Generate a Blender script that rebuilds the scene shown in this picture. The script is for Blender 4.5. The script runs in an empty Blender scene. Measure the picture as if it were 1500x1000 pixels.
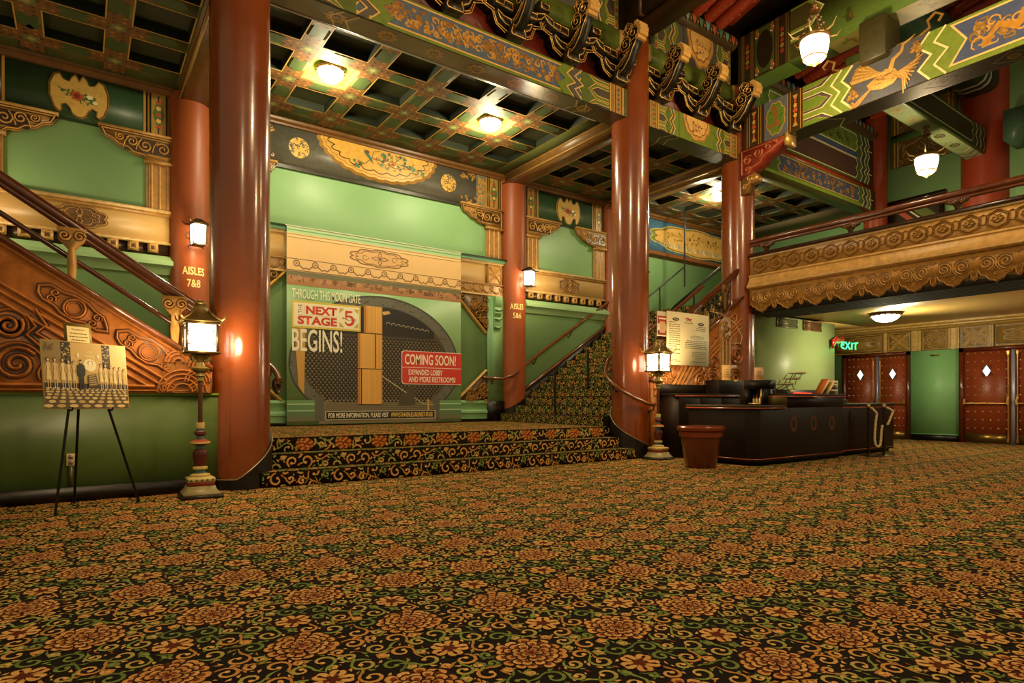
import bpy, math, random
import numpy as np
from math import sin, cos, pi, atan2, sqrt, radians
from mathutils import Vector, Matrix

EXPOSURE = 0.75
WORLD_COL = (1.0, .84, .46, 1); WORLD_STR = .23
GLOBE_E = 5.0; LANT_E = 6.0; SCONCE_E = 9.0
LAMPC = (1, .72, .36); CEILC = (1, .86, .52)
POST_W = 34; SCONCE_W = 26; CEIL_W = 115; BALC_W = 80; LANT_W = 65; LOBBY_W = 165
# ------------------------------------------------------------------ camera, world, light, exposure
SC = bpy.context.scene
COL = SC.collection
cam_d = bpy.data.cameras.new('camera'); cam = bpy.data.objects.new('camera', cam_d); COL.objects.link(cam)
cam.location = (0, 0, 1.0); cam.rotation_euler = (radians(90), 0, radians(54.73 - 90))
cam_d.sensor_width = 36; cam_d.lens = 891 / 1500 * 36; cam_d.shift_y = 86 / 1500
cam_d.clip_start = 0.02; cam_d.clip_end = 200
SC.camera = cam
SC.view_settings.view_transform = 'Standard'; SC.view_settings.look = 'None'
SC.view_settings.gamma = 1.0; SC.view_settings.use_curve_mapping = False
SC.view_settings.exposure = EXPOSURE
world = bpy.data.worlds.new('world'); SC.world = world; world.use_nodes = True
bgn = world.node_tree.nodes['Background']
bgn.inputs[0].default_value = WORLD_COL; bgn.inputs[1].default_value = WORLD_STR

def lamp(name, loc, power, col=(1, .78, .50), radius=.12):
    d = bpy.data.lights.new(name, 'POINT'); d.energy = power; d.color = col; d.shadow_soft_size = radius
    o = bpy.data.objects.new(name, d); COL.objects.link(o); o.location = loc
    return o

# ------------------------------------------------------------------ colour and material helpers
def c(h):
    h = h.lstrip('#'); v = [int(h[i:i+2], 16) / 255 for i in (0, 2, 4)]
    return tuple((x / 12.92 if x <= .04045 else ((x + .055) / 1.055) ** 2.4) for x in v)

def mat(name, rough=.5, metal=0., coat=0., noise=.0, nscale=6., bump=0., bscale=30., spec=.5, emit=0.):
    """colours come from the mesh's own colour attribute; wear and bump are procedural"""
    m = bpy.data.materials.new(name); m.use_nodes = True
    nt = m.node_tree; b = nt.nodes['Principled BSDF']; N = nt.nodes.new; L = nt.links.new
    at = N('ShaderNodeAttribute'); at.attribute_name = 'Col'
    src = at.outputs['Color']
    tc = N('ShaderNodeTexCoord')
    if noise > 0:
        n = N('ShaderNodeTexNoise'); n.inputs['Scale'].default_value = nscale; n.inputs['Detail'].default_value = 5
        L(tc.outputs['Object'], n.inputs['Vector'])
        r = N('ShaderNodeMapRange'); r.inputs[1].default_value = .3; r.inputs[2].default_value = .7
        r.inputs[3].default_value = 1 - noise; r.inputs[4].default_value = 1 + noise * .4
        L(n.outputs['Fac'], r.inputs[0])
        mx = N('ShaderNodeVectorMath'); mx.operation = 'SCALE'
        L(src, mx.inputs[0]); L(r.outputs[0], mx.inputs['Scale']); src = mx.outputs[0]
        rr = N('ShaderNodeMapRange'); rr.inputs[3].default_value = max(.03, rough - .08); rr.inputs[4].default_value = min(1, rough + .1)
        L(n.outputs['Fac'], rr.inputs[0]); L(rr.outputs[0], b.inputs['Roughness'])
    else:
        b.inputs['Roughness'].default_value = rough
    L(src, b.inputs['Base Color'])
    b.inputs['Metallic'].default_value = metal
    b.inputs['Coat Weight'].default_value = coat; b.inputs['Coat Roughness'].default_value = .12
    b.inputs['Specular IOR Level'].default_value = spec
    if bump > 0:
        n2 = N('ShaderNodeTexNoise'); n2.inputs['Scale'].default_value = bscale; n2.inputs['Detail'].default_value = 4
        L(tc.outputs['Object'], n2.inputs['Vector'])
        bp = N('ShaderNodeBump'); bp.inputs['Strength'].default_value = bump; bp.inputs['Distance'].default_value = .02
        L(n2.outputs['Fac'], bp.inputs['Height']); L(bp.outputs[0], b.inputs['Normal'])
    if emit > 0:
        L(src, b.inputs['Emission Color']); b.inputs['Emission Strength'].default_value = emit
    return m

M = dict(
    lacquer=mat('red_lacquer', .25, coat=.55, noise=.12, nscale=2.5, bump=.12, bscale=5, spec=.5),
    wall=mat('wall_paint', .42, noise=.07, nscale=1.2, bump=.03, bscale=9, spec=.45),
    paint=mat('decor_paint', .38, noise=.16, nscale=14, spec=.4),
    dark=mat('dark_wood', .38, noise=.2, nscale=7, spec=.4),
    matte=mat('matte_paint', .62, noise=.15, nscale=12, spec=.25),
    carved=mat('carved_gilt_wood', .36, noise=.30, nscale=11, bump=.18, bscale=28, spec=.5),
    wood=mat('polished_wood', .22, coat=.5, noise=.25, nscale=9),
    metal=mat('dark_metal', .35, metal=.4, noise=.1, nscale=20),
    brass=mat('brass', .3, metal=.85, noise=.15, nscale=25),
    gilt=mat('gilt_metal', .35, metal=.5, noise=.25, nscale=30),
    carpet=mat('carpet_wool', .95, noise=.28, nscale=140, bump=.35, bscale=420, spec=.1),
    paper=mat('printed_paper', .5, spec=.35),
    vinyl=mat('printed_vinyl', .42, noise=.05, nscale=2, spec=.5),
    plastic=mat('glazed_plastic', .22, coat=.3, noise=.1, nscale=10),
    counter=mat('dark_laminate', .5, noise=.15, nscale=4, spec=.15),
    rope=mat('pale_rope', .8, noise=.3, nscale=60),
    globe=mat('lit_globe', .5, emit=GLOBE_E),
    lantern=mat('lit_lantern_glass', .5, emit=LANT_E),
    sconce=mat('lit_sconce_glass', .5, emit=SCONCE_E),
    neon=mat('lit_neon', .4, emit=3.0),
    pane=mat('daylit_door_pane', .2, emit=2.2),
    red_led=mat('lit_red_strip', .3, emit=1.5),
)

# ------------------------------------------------------------------ frames: local (u, v, w) to world
class Frame:
    def __init__(s, o, U, V, W):
        s.o = np.array(o, float); s.U = np.array(U, float); s.V = np.array(V, float); s.W = np.array(W, float)
    def p(s, u, v, w=0.):
        return tuple(s.o + u * s.U + v * s.V + w * s.W)
def wallY(y): return Frame((0, y, 0), (1, 0, 0), (0, 0, 1), (0, -1, 0))       # faces -Y; u = X, v = Z
def wallX(x): return Frame((x, 0, 0), (0, -1, 0), (0, 0, 1), (-1, 0, 0))      # faces -X; u = -Y, v = Z
def floorF(z): return Frame((0, 0, z), (1, 0, 0), (0, 1, 0), (0, 0, 1))
def ceilF(z): return Frame((0, 0, z), (1, 0, 0), (0, 1, 0), (0, 0, -1))

DEPS = {}
TEXT_CACHE = {}
def text_polys(s, bold=0.):
    if (s, bold) not in TEXT_CACHE:
        cu = bpy.data.curves.new('txt', 'FONT'); cu.body = s; cu.size = 1; cu.resolution_u = 3; cu.offset = bold
        o = bpy.data.objects.new('txt', cu); COL.objects.link(o)
        dg = bpy.context.evaluated_depsgraph_get()
        me = bpy.data.meshes.new_from_object(o.evaluated_get(dg))
        vs = [(v.co.x, v.co.y) for v in me.vertices]; fs = [tuple(p.vertices) for p in me.polygons]
        bpy.data.objects.remove(o); bpy.data.curves.remove(cu); bpy.data.meshes.remove(me)
        TEXT_CACHE[(s, bold)] = (vs, fs)
    return TEXT_CACHE[(s, bold)]

WHITE = (1, 1, 1)
def root_loc(o):
    if o is None: return Vector((0, 0, 0))
    while o.parent is not None: o = o.parent
    return o.location.copy()

class MB:
    def __init__(s, col='#ffffff'):
        s.v = []; s.f = []; s.c = []; s.col = c(col) if isinstance(col, str) else col; s.pat = None
    def C(s, col):
        if col is None: return s.col
        return c(col) if isinstance(col, str) else col
    def face(s, idx, col=None):
        s.f.append(tuple(idx)); s.c.append(s.C(col))
    def pts(s, P):
        n = len(s.v); s.v.extend([tuple(p) for p in P]); return n
    def box(s, x0, x1, y0, y1, z0, z1, col=None):
        n = s.pts([(x0,y0,z0),(x1,y0,z0),(x1,y1,z0),(x0,y1,z0),(x0,y0,z1),(x1,y0,z1),(x1,y1,z1),(x0,y1,z1)])
        for q in ((3,2,1,0),(4,5,6,7),(0,1,5,4),(1,2,6,5),(2,3,7,6),(3,0,4,7)): s.face([n+i for i in q], col)
        return s
    def fbox(s, F, u0, u1, v0, v1, w0, w1, col=None):
        n = s.pts([F.p(u,v,w) for (u,v,w) in ((u0,v0,w0),(u1,v0,w0),(u1,v1,w0),(u0,v1,w0),(u0,v0,w1),(u1,v0,w1),(u1,v1,w1),(u0,v1,w1))])
        for q in ((3,2,1,0),(4,5,6,7),(0,1,5,4),(1,2,6,5),(2,3,7,6),(3,0,4,7)): s.face([n+i for i in q], col)
        return s
    def prism(s, F, poly, w0, w1, col=None, side=None, back=True):
        n = s.pts([F.p(u, v, w0) for u, v in poly]); m = s.pts([F.p(u, v, w1) for u, v in poly]); k = len(poly)
        s.face([m + i for i in range(k)], col)
        if back: s.face([n + k - 1 - i for i in range(k)], col)
        for i in range(k): j = (i + 1) % k; s.face((n+i, n+j, m+j, m+i), side if side is not None else col)
        return s
    def poly(s, F, poly, w, col=None):
        w += (len(s.f) % 60) * 8e-6          # painted layers never share one depth
        n = s.pts([F.p(u, v, w) for u, v in poly]); s.face(range(n, n + len(poly)), col); return s
    def rect(s, F, u0, u1, v0, v1, w, col=None):
        return s.poly(F, ((u0,v0),(u1,v0),(u1,v1),(u0,v1)), w, col)
    def strip(s, F, P, width, w, col=None, closed=False):
        """flat painted line along P"""
        P = [np.array(p, float) for p in P]; k = len(P); L = []; R = []
        wd = width if hasattr(width, '__len__') else [width] * k
        for i in range(k):
            a = P[(i-1) % k] if (closed or i > 0) else P[i]; b = P[(i+1) % k] if (closed or i < k-1) else P[i]
            d = b - a; l = np.hypot(*d) or 1; nrm = np.array((-d[1], d[0])) / l
            if 0 < i < k-1 or closed:
                d1 = P[i] - a; d2 = b - P[i]; l1 = np.hypot(*d1) or 1; l2 = np.hypot(*d2) or 1
                cs = np.dot(d1, d2) / (l1 * l2); sc = 1 / max(.45, sqrt(max(0, (1 + cs) / 2)))
            else: sc = 1
            L.append(P[i] + nrm * wd[i] / 2 * sc); R.append(P[i] - nrm * wd[i] / 2 * sc)
        w += (len(s.f) % 60) * 8e-6
        n = s.pts([F.p(p[0], p[1], w) for p in L]); m = s.pts([F.p(p[0], p[1], w) for p in R])
        for i in range(k if closed else k - 1):
            j = (i + 1) % k; s.face((n+i, m+i, m+j, n+j), col)
        return s
    def ridge(s, F, P, width, h, w=0., col=None, closed=False):
        """raised rounded carving line along P; pat = dark strip painted as shade in the hollow beside it"""
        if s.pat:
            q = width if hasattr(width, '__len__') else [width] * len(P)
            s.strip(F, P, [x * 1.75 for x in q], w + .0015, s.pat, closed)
        P = [np.array(p, float) for p in P]; k = len(P)
        wd = width if hasattr(width, '__len__') else [width] * k
        rows = []
        prof = ((-.5, -.01), (-.30, .72), (0, 1.), (.30, .72), (.5, -.01))
        for i in range(k):
            a = P[(i-1) % k] if (closed or i > 0) else P[i]; b = P[(i+1) % k] if (closed or i < k-1) else P[i]
            d = b - a; l = np.hypot(*d) or 1; nrm = np.array((-d[1], d[0])) / l
            hh = h * (wd[i] / max(wd))
            q = [P[i] + nrm * wd[i] * t for t, _ in prof]
            rows.append(s.pts([F.p(q[j][0], q[j][1], w + hh * prof[j][1]) for j in range(5)]))
        for i in range(k if closed else k - 1):
            a = rows[i]; b = rows[(i+1) % k]
            for j in range(4): s.face((a+j+1, a+j, b+j, b+j+1), col)
        return s
    def dome(s, F, u, v, r, h, w=0., col=None, n=10, ru=None):
        ru = ru or r; rings = []
        for t in (0, .5, .85): rings.append(s.pts([F.p(u + ru*cos(2*pi*i/n)*cos(t*pi/2), v + r*sin(2*pi*i/n)*cos(t*pi/2), w + h*sin(t*pi/2)) for i in range(n)]))
        top = s.pts([F.p(u, v, w + h)])
        for a, b in zip(rings, rings[1:]):
            for i in range(n): j = (i+1) % n; s.face((a+i, a+j, b+j, b+i), col)
        for i in range(n): s.face((rings[-1]+i, rings[-1]+(i+1) % n, top), col)
        return s
    def tube(s, P, r, n=8, col=None, closed=False, caps=True):
        P = [Vector(p) for p in P]; k = len(P); rows = []
        rr = r if hasattr(r, '__len__') else [r] * k
        prev = None
        for i in range(k):
            a = P[(i-1) % k] if (closed or i > 0) else P[i]; b = P[(i+1) % k] if (closed or i < k-1) else P[i]
            d = (b - a).normalized() if (b - a).length > 1e-9 else Vector((0, 0, 1))
            if prev is None:
                ref = Vector((0, 0, 1)) if abs(d.z) < .9 else Vector((1, 0, 0)); e = d.cross(ref).normalized()
            else:
                e = (prev - d * prev.dot(d)); e = e.normalized() if e.length > 1e-6 else d.orthogonal().normalized()
            prev = e; f = d.cross(e)
            rows.append(s.pts([P[i] + (e * cos(2*pi*j/n) + f * sin(2*pi*j/n)) * rr[i] for j in range(n)]))
        for i in range(k if closed else k - 1):
            a = rows[i]; b = rows[(i+1) % k]
            for j in range(n): s.face((a+j, a+(j+1) % n, b+(j+1) % n, b+j), col)
        if caps and not closed:
            s.face([rows[0]+n-1-j for j in range(n)], col); s.face([rows[-1]+j for j in range(n)], col)
        return s
    def lathe(s, prof, x, y, z=0., n=24, col=None, rot=0., cols=None, caps=True, sx=1., sy=1.):
        rows = [s.pts([(x + r*sx*cos(rot+2*pi*j/n), y + r*sy*sin(rot+2*pi*j/n), z + h) for j in range(n)]) for r, h in prof]
        for i in range(len(rows) - 1):
            cc = cols[i] if cols else col
            for j in range(n): s.face((rows[i]+j, rows[i]+(j+1) % n, rows[i+1]+(j+1) % n, rows[i+1]+j), cc)
        if caps:
            s.face([rows[0]+n-1-j for j in range(n)], cols[0] if cols else col); s.face([rows[-1]+j for j in range(n)], cols[-1] if cols else col)
        return s
    def ball(s, p, r, n=10, col=None, sz=1.):
        k = max(5, n // 2 + 1)
        return s.lathe([(max(1e-4, r*sin(pi*i/(k))), -r*sz*cos(pi*i/(k))) for i in range(k+1)], p[0], p[1], p[2], n, col, caps=False)
    def text(s, t, F, u, v, h, w, col, width=None, align='l', warp=None, bold=0.):
        vs, fs = text_polys(t, bold)
        if not vs: return s
        x0 = min(a for a, _ in vs); x1 = max(a for a, _ in vs); k = h / .69
        kx = k if width is None else width / max(1e-6, x1 - x0)
        wd = (x1 - x0) * kx; off = {'l': 0, 'c': -wd/2, 'r': -wd}[align]
        P = [(u + off + (a - x0) * kx, v + b * k) for a, b in vs]
        n = s.pts([warp(a, b) if warp else F.p(a, b, w) for a, b in P])
        for f in fs: s.face([n + i for i in f], col)
        return s
    def add_arrays(s, V, polys, cols):
        n = len(s.v); s.v.extend(map(tuple, V.tolist()))
        s.f.extend(tuple(i + n for i in p) for p in polys); s.c.extend(cols); return s
    def mirrorX(s, ax):
        s.v = [(2*ax - x, y, z) for x, y, z in s.v]; s.f = [f[::-1] for f in s.f]; return s
    def turned(s, ang, x, y):
        ca, sa = cos(ang), sin(ang)
        s.v = [(x + (a-x)*ca - (b-y)*sa, y + (a-x)*sa + (b-y)*ca, z) for a, b, z in s.v]; return s
    def build(s, name, m, parent=None, loc=None, smooth=None, bevel=0.):
        me = bpy.data.meshes.new(name); o = bpy.data.objects.new(name, me)
        if parent is not None: o.parent = parent; off = root_loc(parent)
        else: off = Vector(loc) if loc is not None else Vector((0, 0, 0)); o.location = off
        V = np.array(s.v, np.float64) - np.array(off)
        fill_mesh(me, V, [len(f) for f in s.f], [i for f in s.f for i in f], np.array(s.c))
        me.materials.append(m if not isinstance(m, str) else M[m])
        if smooth is not None:
            me.polygons.foreach_set('use_smooth', [True] * len(me.polygons)); me.set_sharp_from_angle(angle=radians(smooth))
        COL.objects.link(o)
        if bevel:
            b = o.modifiers.new('soft_edge', 'BEVEL'); b.width = bevel; b.segments = 2; b.limit_method = 'ANGLE'
        return o

def fill_mesh(me, V, sizes, loops, fcols):
    sizes = np.asarray(sizes, np.int32); loops = np.asarray(loops, np.int32)
    me.vertices.add(len(V)); me.vertices.foreach_set('co', np.asarray(V, np.float32).ravel())
    me.loops.add(len(loops)); me.loops.foreach_set('vertex_index', loops)
    me.polygons.add(len(sizes))
    st = np.zeros(len(sizes), np.int32); st[1:] = np.cumsum(sizes)[:-1]
    me.polygons.foreach_set('loop_start', st)
    try: me.polygons.foreach_set('loop_total', sizes)
    except Exception: pass
    me.update(calc_edges=True)
    at = me.color_attributes.new('Col', 'FLOAT_COLOR', 'CORNER')
    cc = np.ones((len(loops), 4), np.float32); cc[:, :3] = np.repeat(np.asarray(fcols, np.float32), sizes, axis=0)
    at.data.foreach_set('color', cc.ravel())
    me.validate()

def tag(o, label, cat, group=None):
    o['label'] = label; o['category'] = cat
    if group: o['group'] = group
    return o
def thing(name, label, cat, loc=(0, 0, 0), group=None):
    o = bpy.data.objects.new(name, None); COL.objects.link(o); o.location = loc; o.empty_display_size = .1
    return tag(o, label, cat, group)
def struct(o): o['kind'] = 'structure'; return o
def dup(root, loc, label, group=None):
    r = root.copy(); COL.objects.link(r); r.location = loc; r['label'] = label
    if group: r['group'] = group
    for ch in list(root.children):
        k = ch.copy(); COL.objects.link(k); k.parent = r
        for g in list(ch.children):
            d = g.copy(); COL.objects.link(d); d.parent = k
    return r

# ------------------------------------------------------------------ 2D drawing helpers
def arc(cx, cy, r, a0, a1, n=12, ry=None):
    ry = ry or r
    return [(cx + r*cos(a0+(a1-a0)*i/n), cy + ry*sin(a0+(a1-a0)*i/n)) for i in range(n+1)]
def spiral(cx, cy, r, turns, a0=0., sgn=1, n=18, rin=.12):
    return [(cx + r*(1-(1-rin)*i/n)*cos(a0+sgn*2*pi*turns*i/n), cy + r*(1-(1-rin)*i/n)*sin(a0+sgn*2*pi*turns*i/n)) for i in range(n+1)]
def lobed(cx, cy, rx, ry, k, depth, n=60, a0=0., a1=2*pi, ph=0.):
    return [(cx + rx*(1+depth*abs(sin(k*t/2+ph))-depth)*cos(t), cy + ry*(1+depth*abs(sin(k*t/2+ph))-depth)*sin(t)) for t in [a0+(a1-a0)*i/n for i in range(n if a1-a0 > 6.28 else n+1)]]
def scale_poly(P, k, cx=None, cy=None):
    cx = sum(p[0] for p in P)/len(P) if cx is None else cx; cy = sum(p[1] for p in P)/len(P) if cy is None else cy
    return [(cx+(x-cx)*k, cy+(y-cy)*k) for x, y in P]
def inset(P, d):
    """inset a polygon by d (mitred)"""
    P = [np.array(p, float) for p in P]; k = len(P)
    area = sum(P[i][0]*P[(i+1) % k][1]-P[(i+1) % k][0]*P[i][1] for i in range(k)); sg = 1 if area > 0 else -1
    out = []
    for i in range(k):
        a, b, e = P[i-1], P[i], P[(i+1) % k]
        d1 = b-a; d2 = e-b; d1 = d1/(np.hypot(*d1) or 1); d2 = d2/(np.hypot(*d2) or 1)
        n1 = np.array((-d1[1], d1[0]))*sg; n2 = np.array((-d2[1], d2[0]))*sg
        m = n1+n2; l = np.dot(m, m); m = m*2/max(l, .6)
        out.append(tuple(b + m/1.0*d))
    return out
def floral(mb, F, cx, cy, rx, ry, w, cols, n=18, seed=1, size=.03):
    """a loose painted spray: stems, leaves and blossoms"""
    R = random.Random(seed)
    for i in range(n):
        a = R.uniform(0, 2*pi); q = sqrt(R.random()); x = cx+rx*q*cos(a); y = cy+ry*q*sin(a); s = size*R.uniform(.5, 1.2); t = R.uniform(0, 2*pi)
        col = cols[i % len(cols)]
        if i % 3 == 0: mb.poly(F, lobed(x, y, s, s, 5, .35, 15, ph=t), w, col)
        else: mb.poly(F, [(x+s*1.2*cos(t), y+s*1.2*sin(t)), (x+s*.4*cos(t+1.6), y+s*.4*sin(t+1.6)), (x-s*1.2*cos(t), y-s*1.2*sin(t)), (x+s*.4*cos(t-1.6), y+s*.4*sin(t-1.6))], w, col)
        if i % 4 == 0: mb.strip(F, [(x, y), (x+(cx-x)*.3+s*.3*cos(t), y+(cy-y)*.3), (x+(cx-x)*.6, y+(cy-y)*.6)], s*.2, w-.0004, cols[0])
# ------------------------------------------------------------------ carpet: one woven repeat, laid in flat pile layers
CW_, CH_ = .4765, 1.205
CX0, CY0 = .255, 1.31
ORG, ORG2, DRK, GRN, GRN2, RED, DRED = [c(h) for h in ('#e8b268', '#c8873f', '#1c1309', '#8a9a48', '#65753a', '#9a4a24', '#62280f')]
def lerp(a, b, t): return tuple(x+(y-x)*t for x, y in zip(a, b))
def carpet_tile(seed=7, bloom=True, green=.42):
    CW, CH = CW_, CH_
    R = random.Random(seed); P = []          # list of (points, layer, colour)
    flowers = [(0, 0, .145), (CW/2, .605, .145), (.05, .30, .082), (0, .835, .082)] if bloom else []
    def petal(x, y, a, l, wd, lay, col, core):
        def shp(k, sh=0.):
            o = []
            for t, q in ((-.5, .30), (-.15, .85), (.25, 1.), (.5, .62), (.56, 0), (.5, -.62), (.25, -1.), (-.15, -.85), (-.5, -.30)):
                u = (t*k+sh)*l; v = q*wd*.5*k; o.append((x+u*cos(a)-v*sin(a), y+u*sin(a)+v*cos(a)))
            return o
        P.append((shp(1.34), lay, lerp(DRK, DRED, .25))); P.append((shp(1.0), lay+.0002, col))
        if core: P.append((shp(.58, -.16), lay+.0004, lerp(DRED, RED, .55)))
    for fx, fy, fr in flowers:
        if fr > .1:
            P.append((lobed(fx, fy, fr*.94, fr*.94, 16, .06, 32), .0015, DRED))
            for ring, (n, r, l, wd, lay) in enumerate(((15, .82, .30, .32, .002), (12, .60, .28, .29, .0028), (9, .39, .26, .26, .0036), (5, .18, .24, .22, .0044))):
                for i in range(n):
                    a = 2*pi*(i+.5*(ring % 2))/n + R.uniform(-.12, .12); rr = fr*r*R.uniform(.93, 1.07)
                    col = lerp(ORG, ORG2, R.random()*.8) if ring < 2 else lerp(ORG, RED, .25+.3*R.random())
                    sz = R.uniform(.85, 1.12); petal(fx+rr*cos(a), fy+rr*sin(a), a+R.uniform(-.2, .2), fr*l*sz, fr*wd*sz, lay, col, True)
            P.append((arc(fx, fy, .012, 0, 2*pi, 8)[:-1], .0052, DRED))
        else:
            a0 = R.uniform(0, 6)
            for i in range(5):
                a = a0+2*pi*i/5
                for sg in (-1, 1):
                    b = a+sg*.24; petal(fx+fr*.55*cos(b), fy+fr*.55*sin(b), a+sg*.1, fr*.72, fr*.46, .002, lerp(ORG, ORG2, R.random()*.6), False)
                P.append(([(fx+fr*.05*cos(a+1.5), fy+fr*.05*sin(a+1.5)), (fx+fr*.55*cos(a-.12), fy+fr*.55*sin(a-.12)), (fx+fr*.62*cos(a), fy+fr*.62*sin(a)), (fx+fr*.55*cos(a+.12), fy+fr*.55*sin(a+.12)), (fx+fr*.05*cos(a-1.5), fy+fr*.05*sin(a-1.5))], .0028, RED))
            P.append((lobed(fx, fy, fr*.42, fr*.42, 5, .45, 25), .0032, DRED))
    def tor(dx, dy): return (dx+CW/2) % CW-CW/2, (dy+CH/2) % CH-CH/2
    circ = []
    def free(x, y, r, kf, kc):
        for fx, fy, fr in flowers:
            dx, dy = tor(x-fx, y-fy)
            if dx*dx+dy*dy < (fr+r*kf)**2: return False
        for q in circ:
            dx, dy = tor(x-q[0], y-q[1])
            if dx*dx+dy*dy < ((r+q[2])*kc)**2: return False
        return True
    for r, tries in ((.056, 500), (.045, 900), (.034, 1600), (.025, 2500), (.017, 3000)):
        for _ in range(tries):
            x = R.random()*CW; y = R.random()*CH
            if free(x, y, r, .75, .93): circ.append((x, y, r))
    def stroke(pts, w0, w1, c0, c1, lay):
        k = len(pts); A = [np.array(p) for p in pts]; Lp = []; Rp = []
        for i in range(k):
            d = A[min(i+1, k-1)]-A[max(i-1, 0)]; d = d/(np.hypot(*d) or 1); nn = np.array((-d[1], d[0])); t = i/(k-1)
            w = (w0+(w1-w0)*t)*(.55+.45*sin(pi*min(1, t*1.15))) ; Lp.append(A[i]+nn*w/2); Rp.append(A[i]-nn*w/2)
        for i in range(k-1):
            P.append(([tuple(Lp[i]), tuple(Rp[i]), tuple(Rp[i+1]), tuple(Lp[i+1])], lay, lerp(c0, c1, min(1, max(0, i/(k-2))))))
    for i, (x, y, r) in enumerate(circ):
        sg = R.choice((-1, 1)); a = R.uniform(0, 2*pi); g = R.random() < green
        c0, c1 = (GRN2, GRN) if g else (ORG2, ORG)
        if R.random() < .35: c0, c1 = (GRN, ORG)
        if r > .02:
            turns = R.uniform(.85, 1.25); n = 11
            sp = spiral(x, y, r*.92, turns, a, sg, n, .28); stroke(sp, .0175, .013, c0, c1, .0010)
            e = sp[-1]; P.append((arc(e[0], e[1], .011, 0, 2*pi, 7)[:-1], .0012, c1))
            tx, ty = -sin(a)*sg, cos(a)*sg; nx, ny = cos(a), sin(a); s0 = sp[0]      # tail leaving the scroll
            tl = [(s0[0]-tx*r*1.1*t+nx*r*.75*t*t, s0[1]-ty*r*1.1*t+ny*r*.75*t*t) for t in (0, .25, .5, .75, 1.)]
            stroke(tl, .017, .006, c0, lerp(c0, GRN, .5), .0011)
            for b in (.9, 2.3, 3.6):                                                  # leaflets outside the curl
                q = a+sg*b; bx, by = x+r*.92*cos(q), y+r*.92*sin(q); l = r*.55; q2 = q+sg*.9
                P.append(([(bx, by), (bx+l*.5*cos(q2)+l*.28*cos(q2+1.57), by+l*.5*sin(q2)+l*.28*sin(q2+1.57)), (bx+l*1.05*cos(q2+.3*sg), by+l*1.05*sin(q2+.3*sg)), (bx+l*.5*cos(q2)-l*.22*cos(q2+1.57), by+l*.5*sin(q2)-l*.22*sin(q2+1.57))], .0009, c1 if b != 2.3 else c0))
        else:
            col = R.choice((ORG, GRN, GRN, ORG2, RED)); a2 = a+1.57
            P.append(([(x+r*cos(a), y+r*sin(a)), (x+r*.4*cos(a2), y+r*.4*sin(a2)), (x-r*cos(a), y-r*sin(a)), (x-r*.15*cos(a2), y-r*.15*sin(a2))], .0009, col))
    V = []; H = []; sizes = []; cols = []
    for p, lay, col in P:
        V.extend(p); H.extend([lay]*len(p)); sizes.append(len(p)); cols.append(col)
    return np.array(V), np.array(H), np.array(sizes), np.array(cols)
TILE = carpet_tile(); SCROLLS = carpet_tile(11, False, .58)
BIG_SCROLLS = tuple(q*1.55 if i == 0 else q for i, q in enumerate(carpet_tile(7, False, .28)))
def carpet_arrays(u0, u1, v0, v1, ou=CX0, ov=CY0, tile=None):
    """the pattern repeated over a rectangle, clipped to whole figures inside it"""
    V, H, S, Cc = tile or TILE; st = np.concatenate([[0], np.cumsum(S)[:-1]])
    mn = np.minimum.reduceat(V, st, axis=0); mx = np.maximum.reduceat(V, st, axis=0)
    VV = []; HH = []; SS = []; CCC = []; K = 1.55 if tile is BIG_SCROLLS else 1.; CW, CH = CW_*K, CH_*K
    for i in range(int(math.floor((u0-ou)/CW))-1, int(math.ceil((u1-ou)/CW))+2):
        for j in range(int(math.floor((v0-ov)/CH))-1, int(math.ceil((v1-ov)/CH))+2):
            d = np.array((ou+i*CW, ov+j*CH)); a = mn+d; b = mx+d
            ok = (a[:, 0] >= u0) & (b[:, 0] <= u1) & (a[:, 1] >= v0) & (b[:, 1] <= v1)
            if not ok.any(): continue
            vm = np.repeat(ok, S); VV.append(V[vm]+d); HH.append(H[vm]); SS.append(S[ok]); CCC.append(Cc[ok])
    if not VV: return np.zeros((0, 2)), np.zeros(0), np.zeros(0, int), np.zeros((0, 3))
    return np.concatenate(VV), np.concatenate(HH), np.concatenate(SS), np.concatenate(CCC)
def lay_carpet(mb, F, u0, u1, v0, v1, ou=CX0, ov=CY0, tile=None):
    V, H, S, Cc = carpet_arrays(u0, u1, v0, v1, ou, ov, tile); n = len(mb.v)
    P = F.o + V[:, :1]*F.U + V[:, 1:]*F.V + (H[:, None]+.0004)*F.W
    mb.v.extend(map(tuple, P)); k = n
    for s, col in zip(S, Cc): mb.f.append(tuple(range(k, k+s))); mb.c.append(tuple(col)); k += s
def build_floor():
    X0, X1, Y0, Y1 = -5., 17.2, -4., 7.6
    V, H, S, Cc = carpet_arrays(-1.6, 17.2, .3, 7.5)
    base = np.array([(X0, Y0, 0), (X1, Y0, 0), (X1, Y1, 0), (X0, Y1, 0)])
    P = np.concatenate([base, np.column_stack([V, H+.0004])])
    me = bpy.data.meshes.new('floor'); o = bpy.data.objects.new('floor', me)
    fill_mesh(me, P, np.concatenate([[4], S]), np.arange(len(P)), np.concatenate([[DRK], Cc]))
    me.materials.append(M['carpet']); COL.objects.link(o); struct(o)
build_floor()
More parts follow.
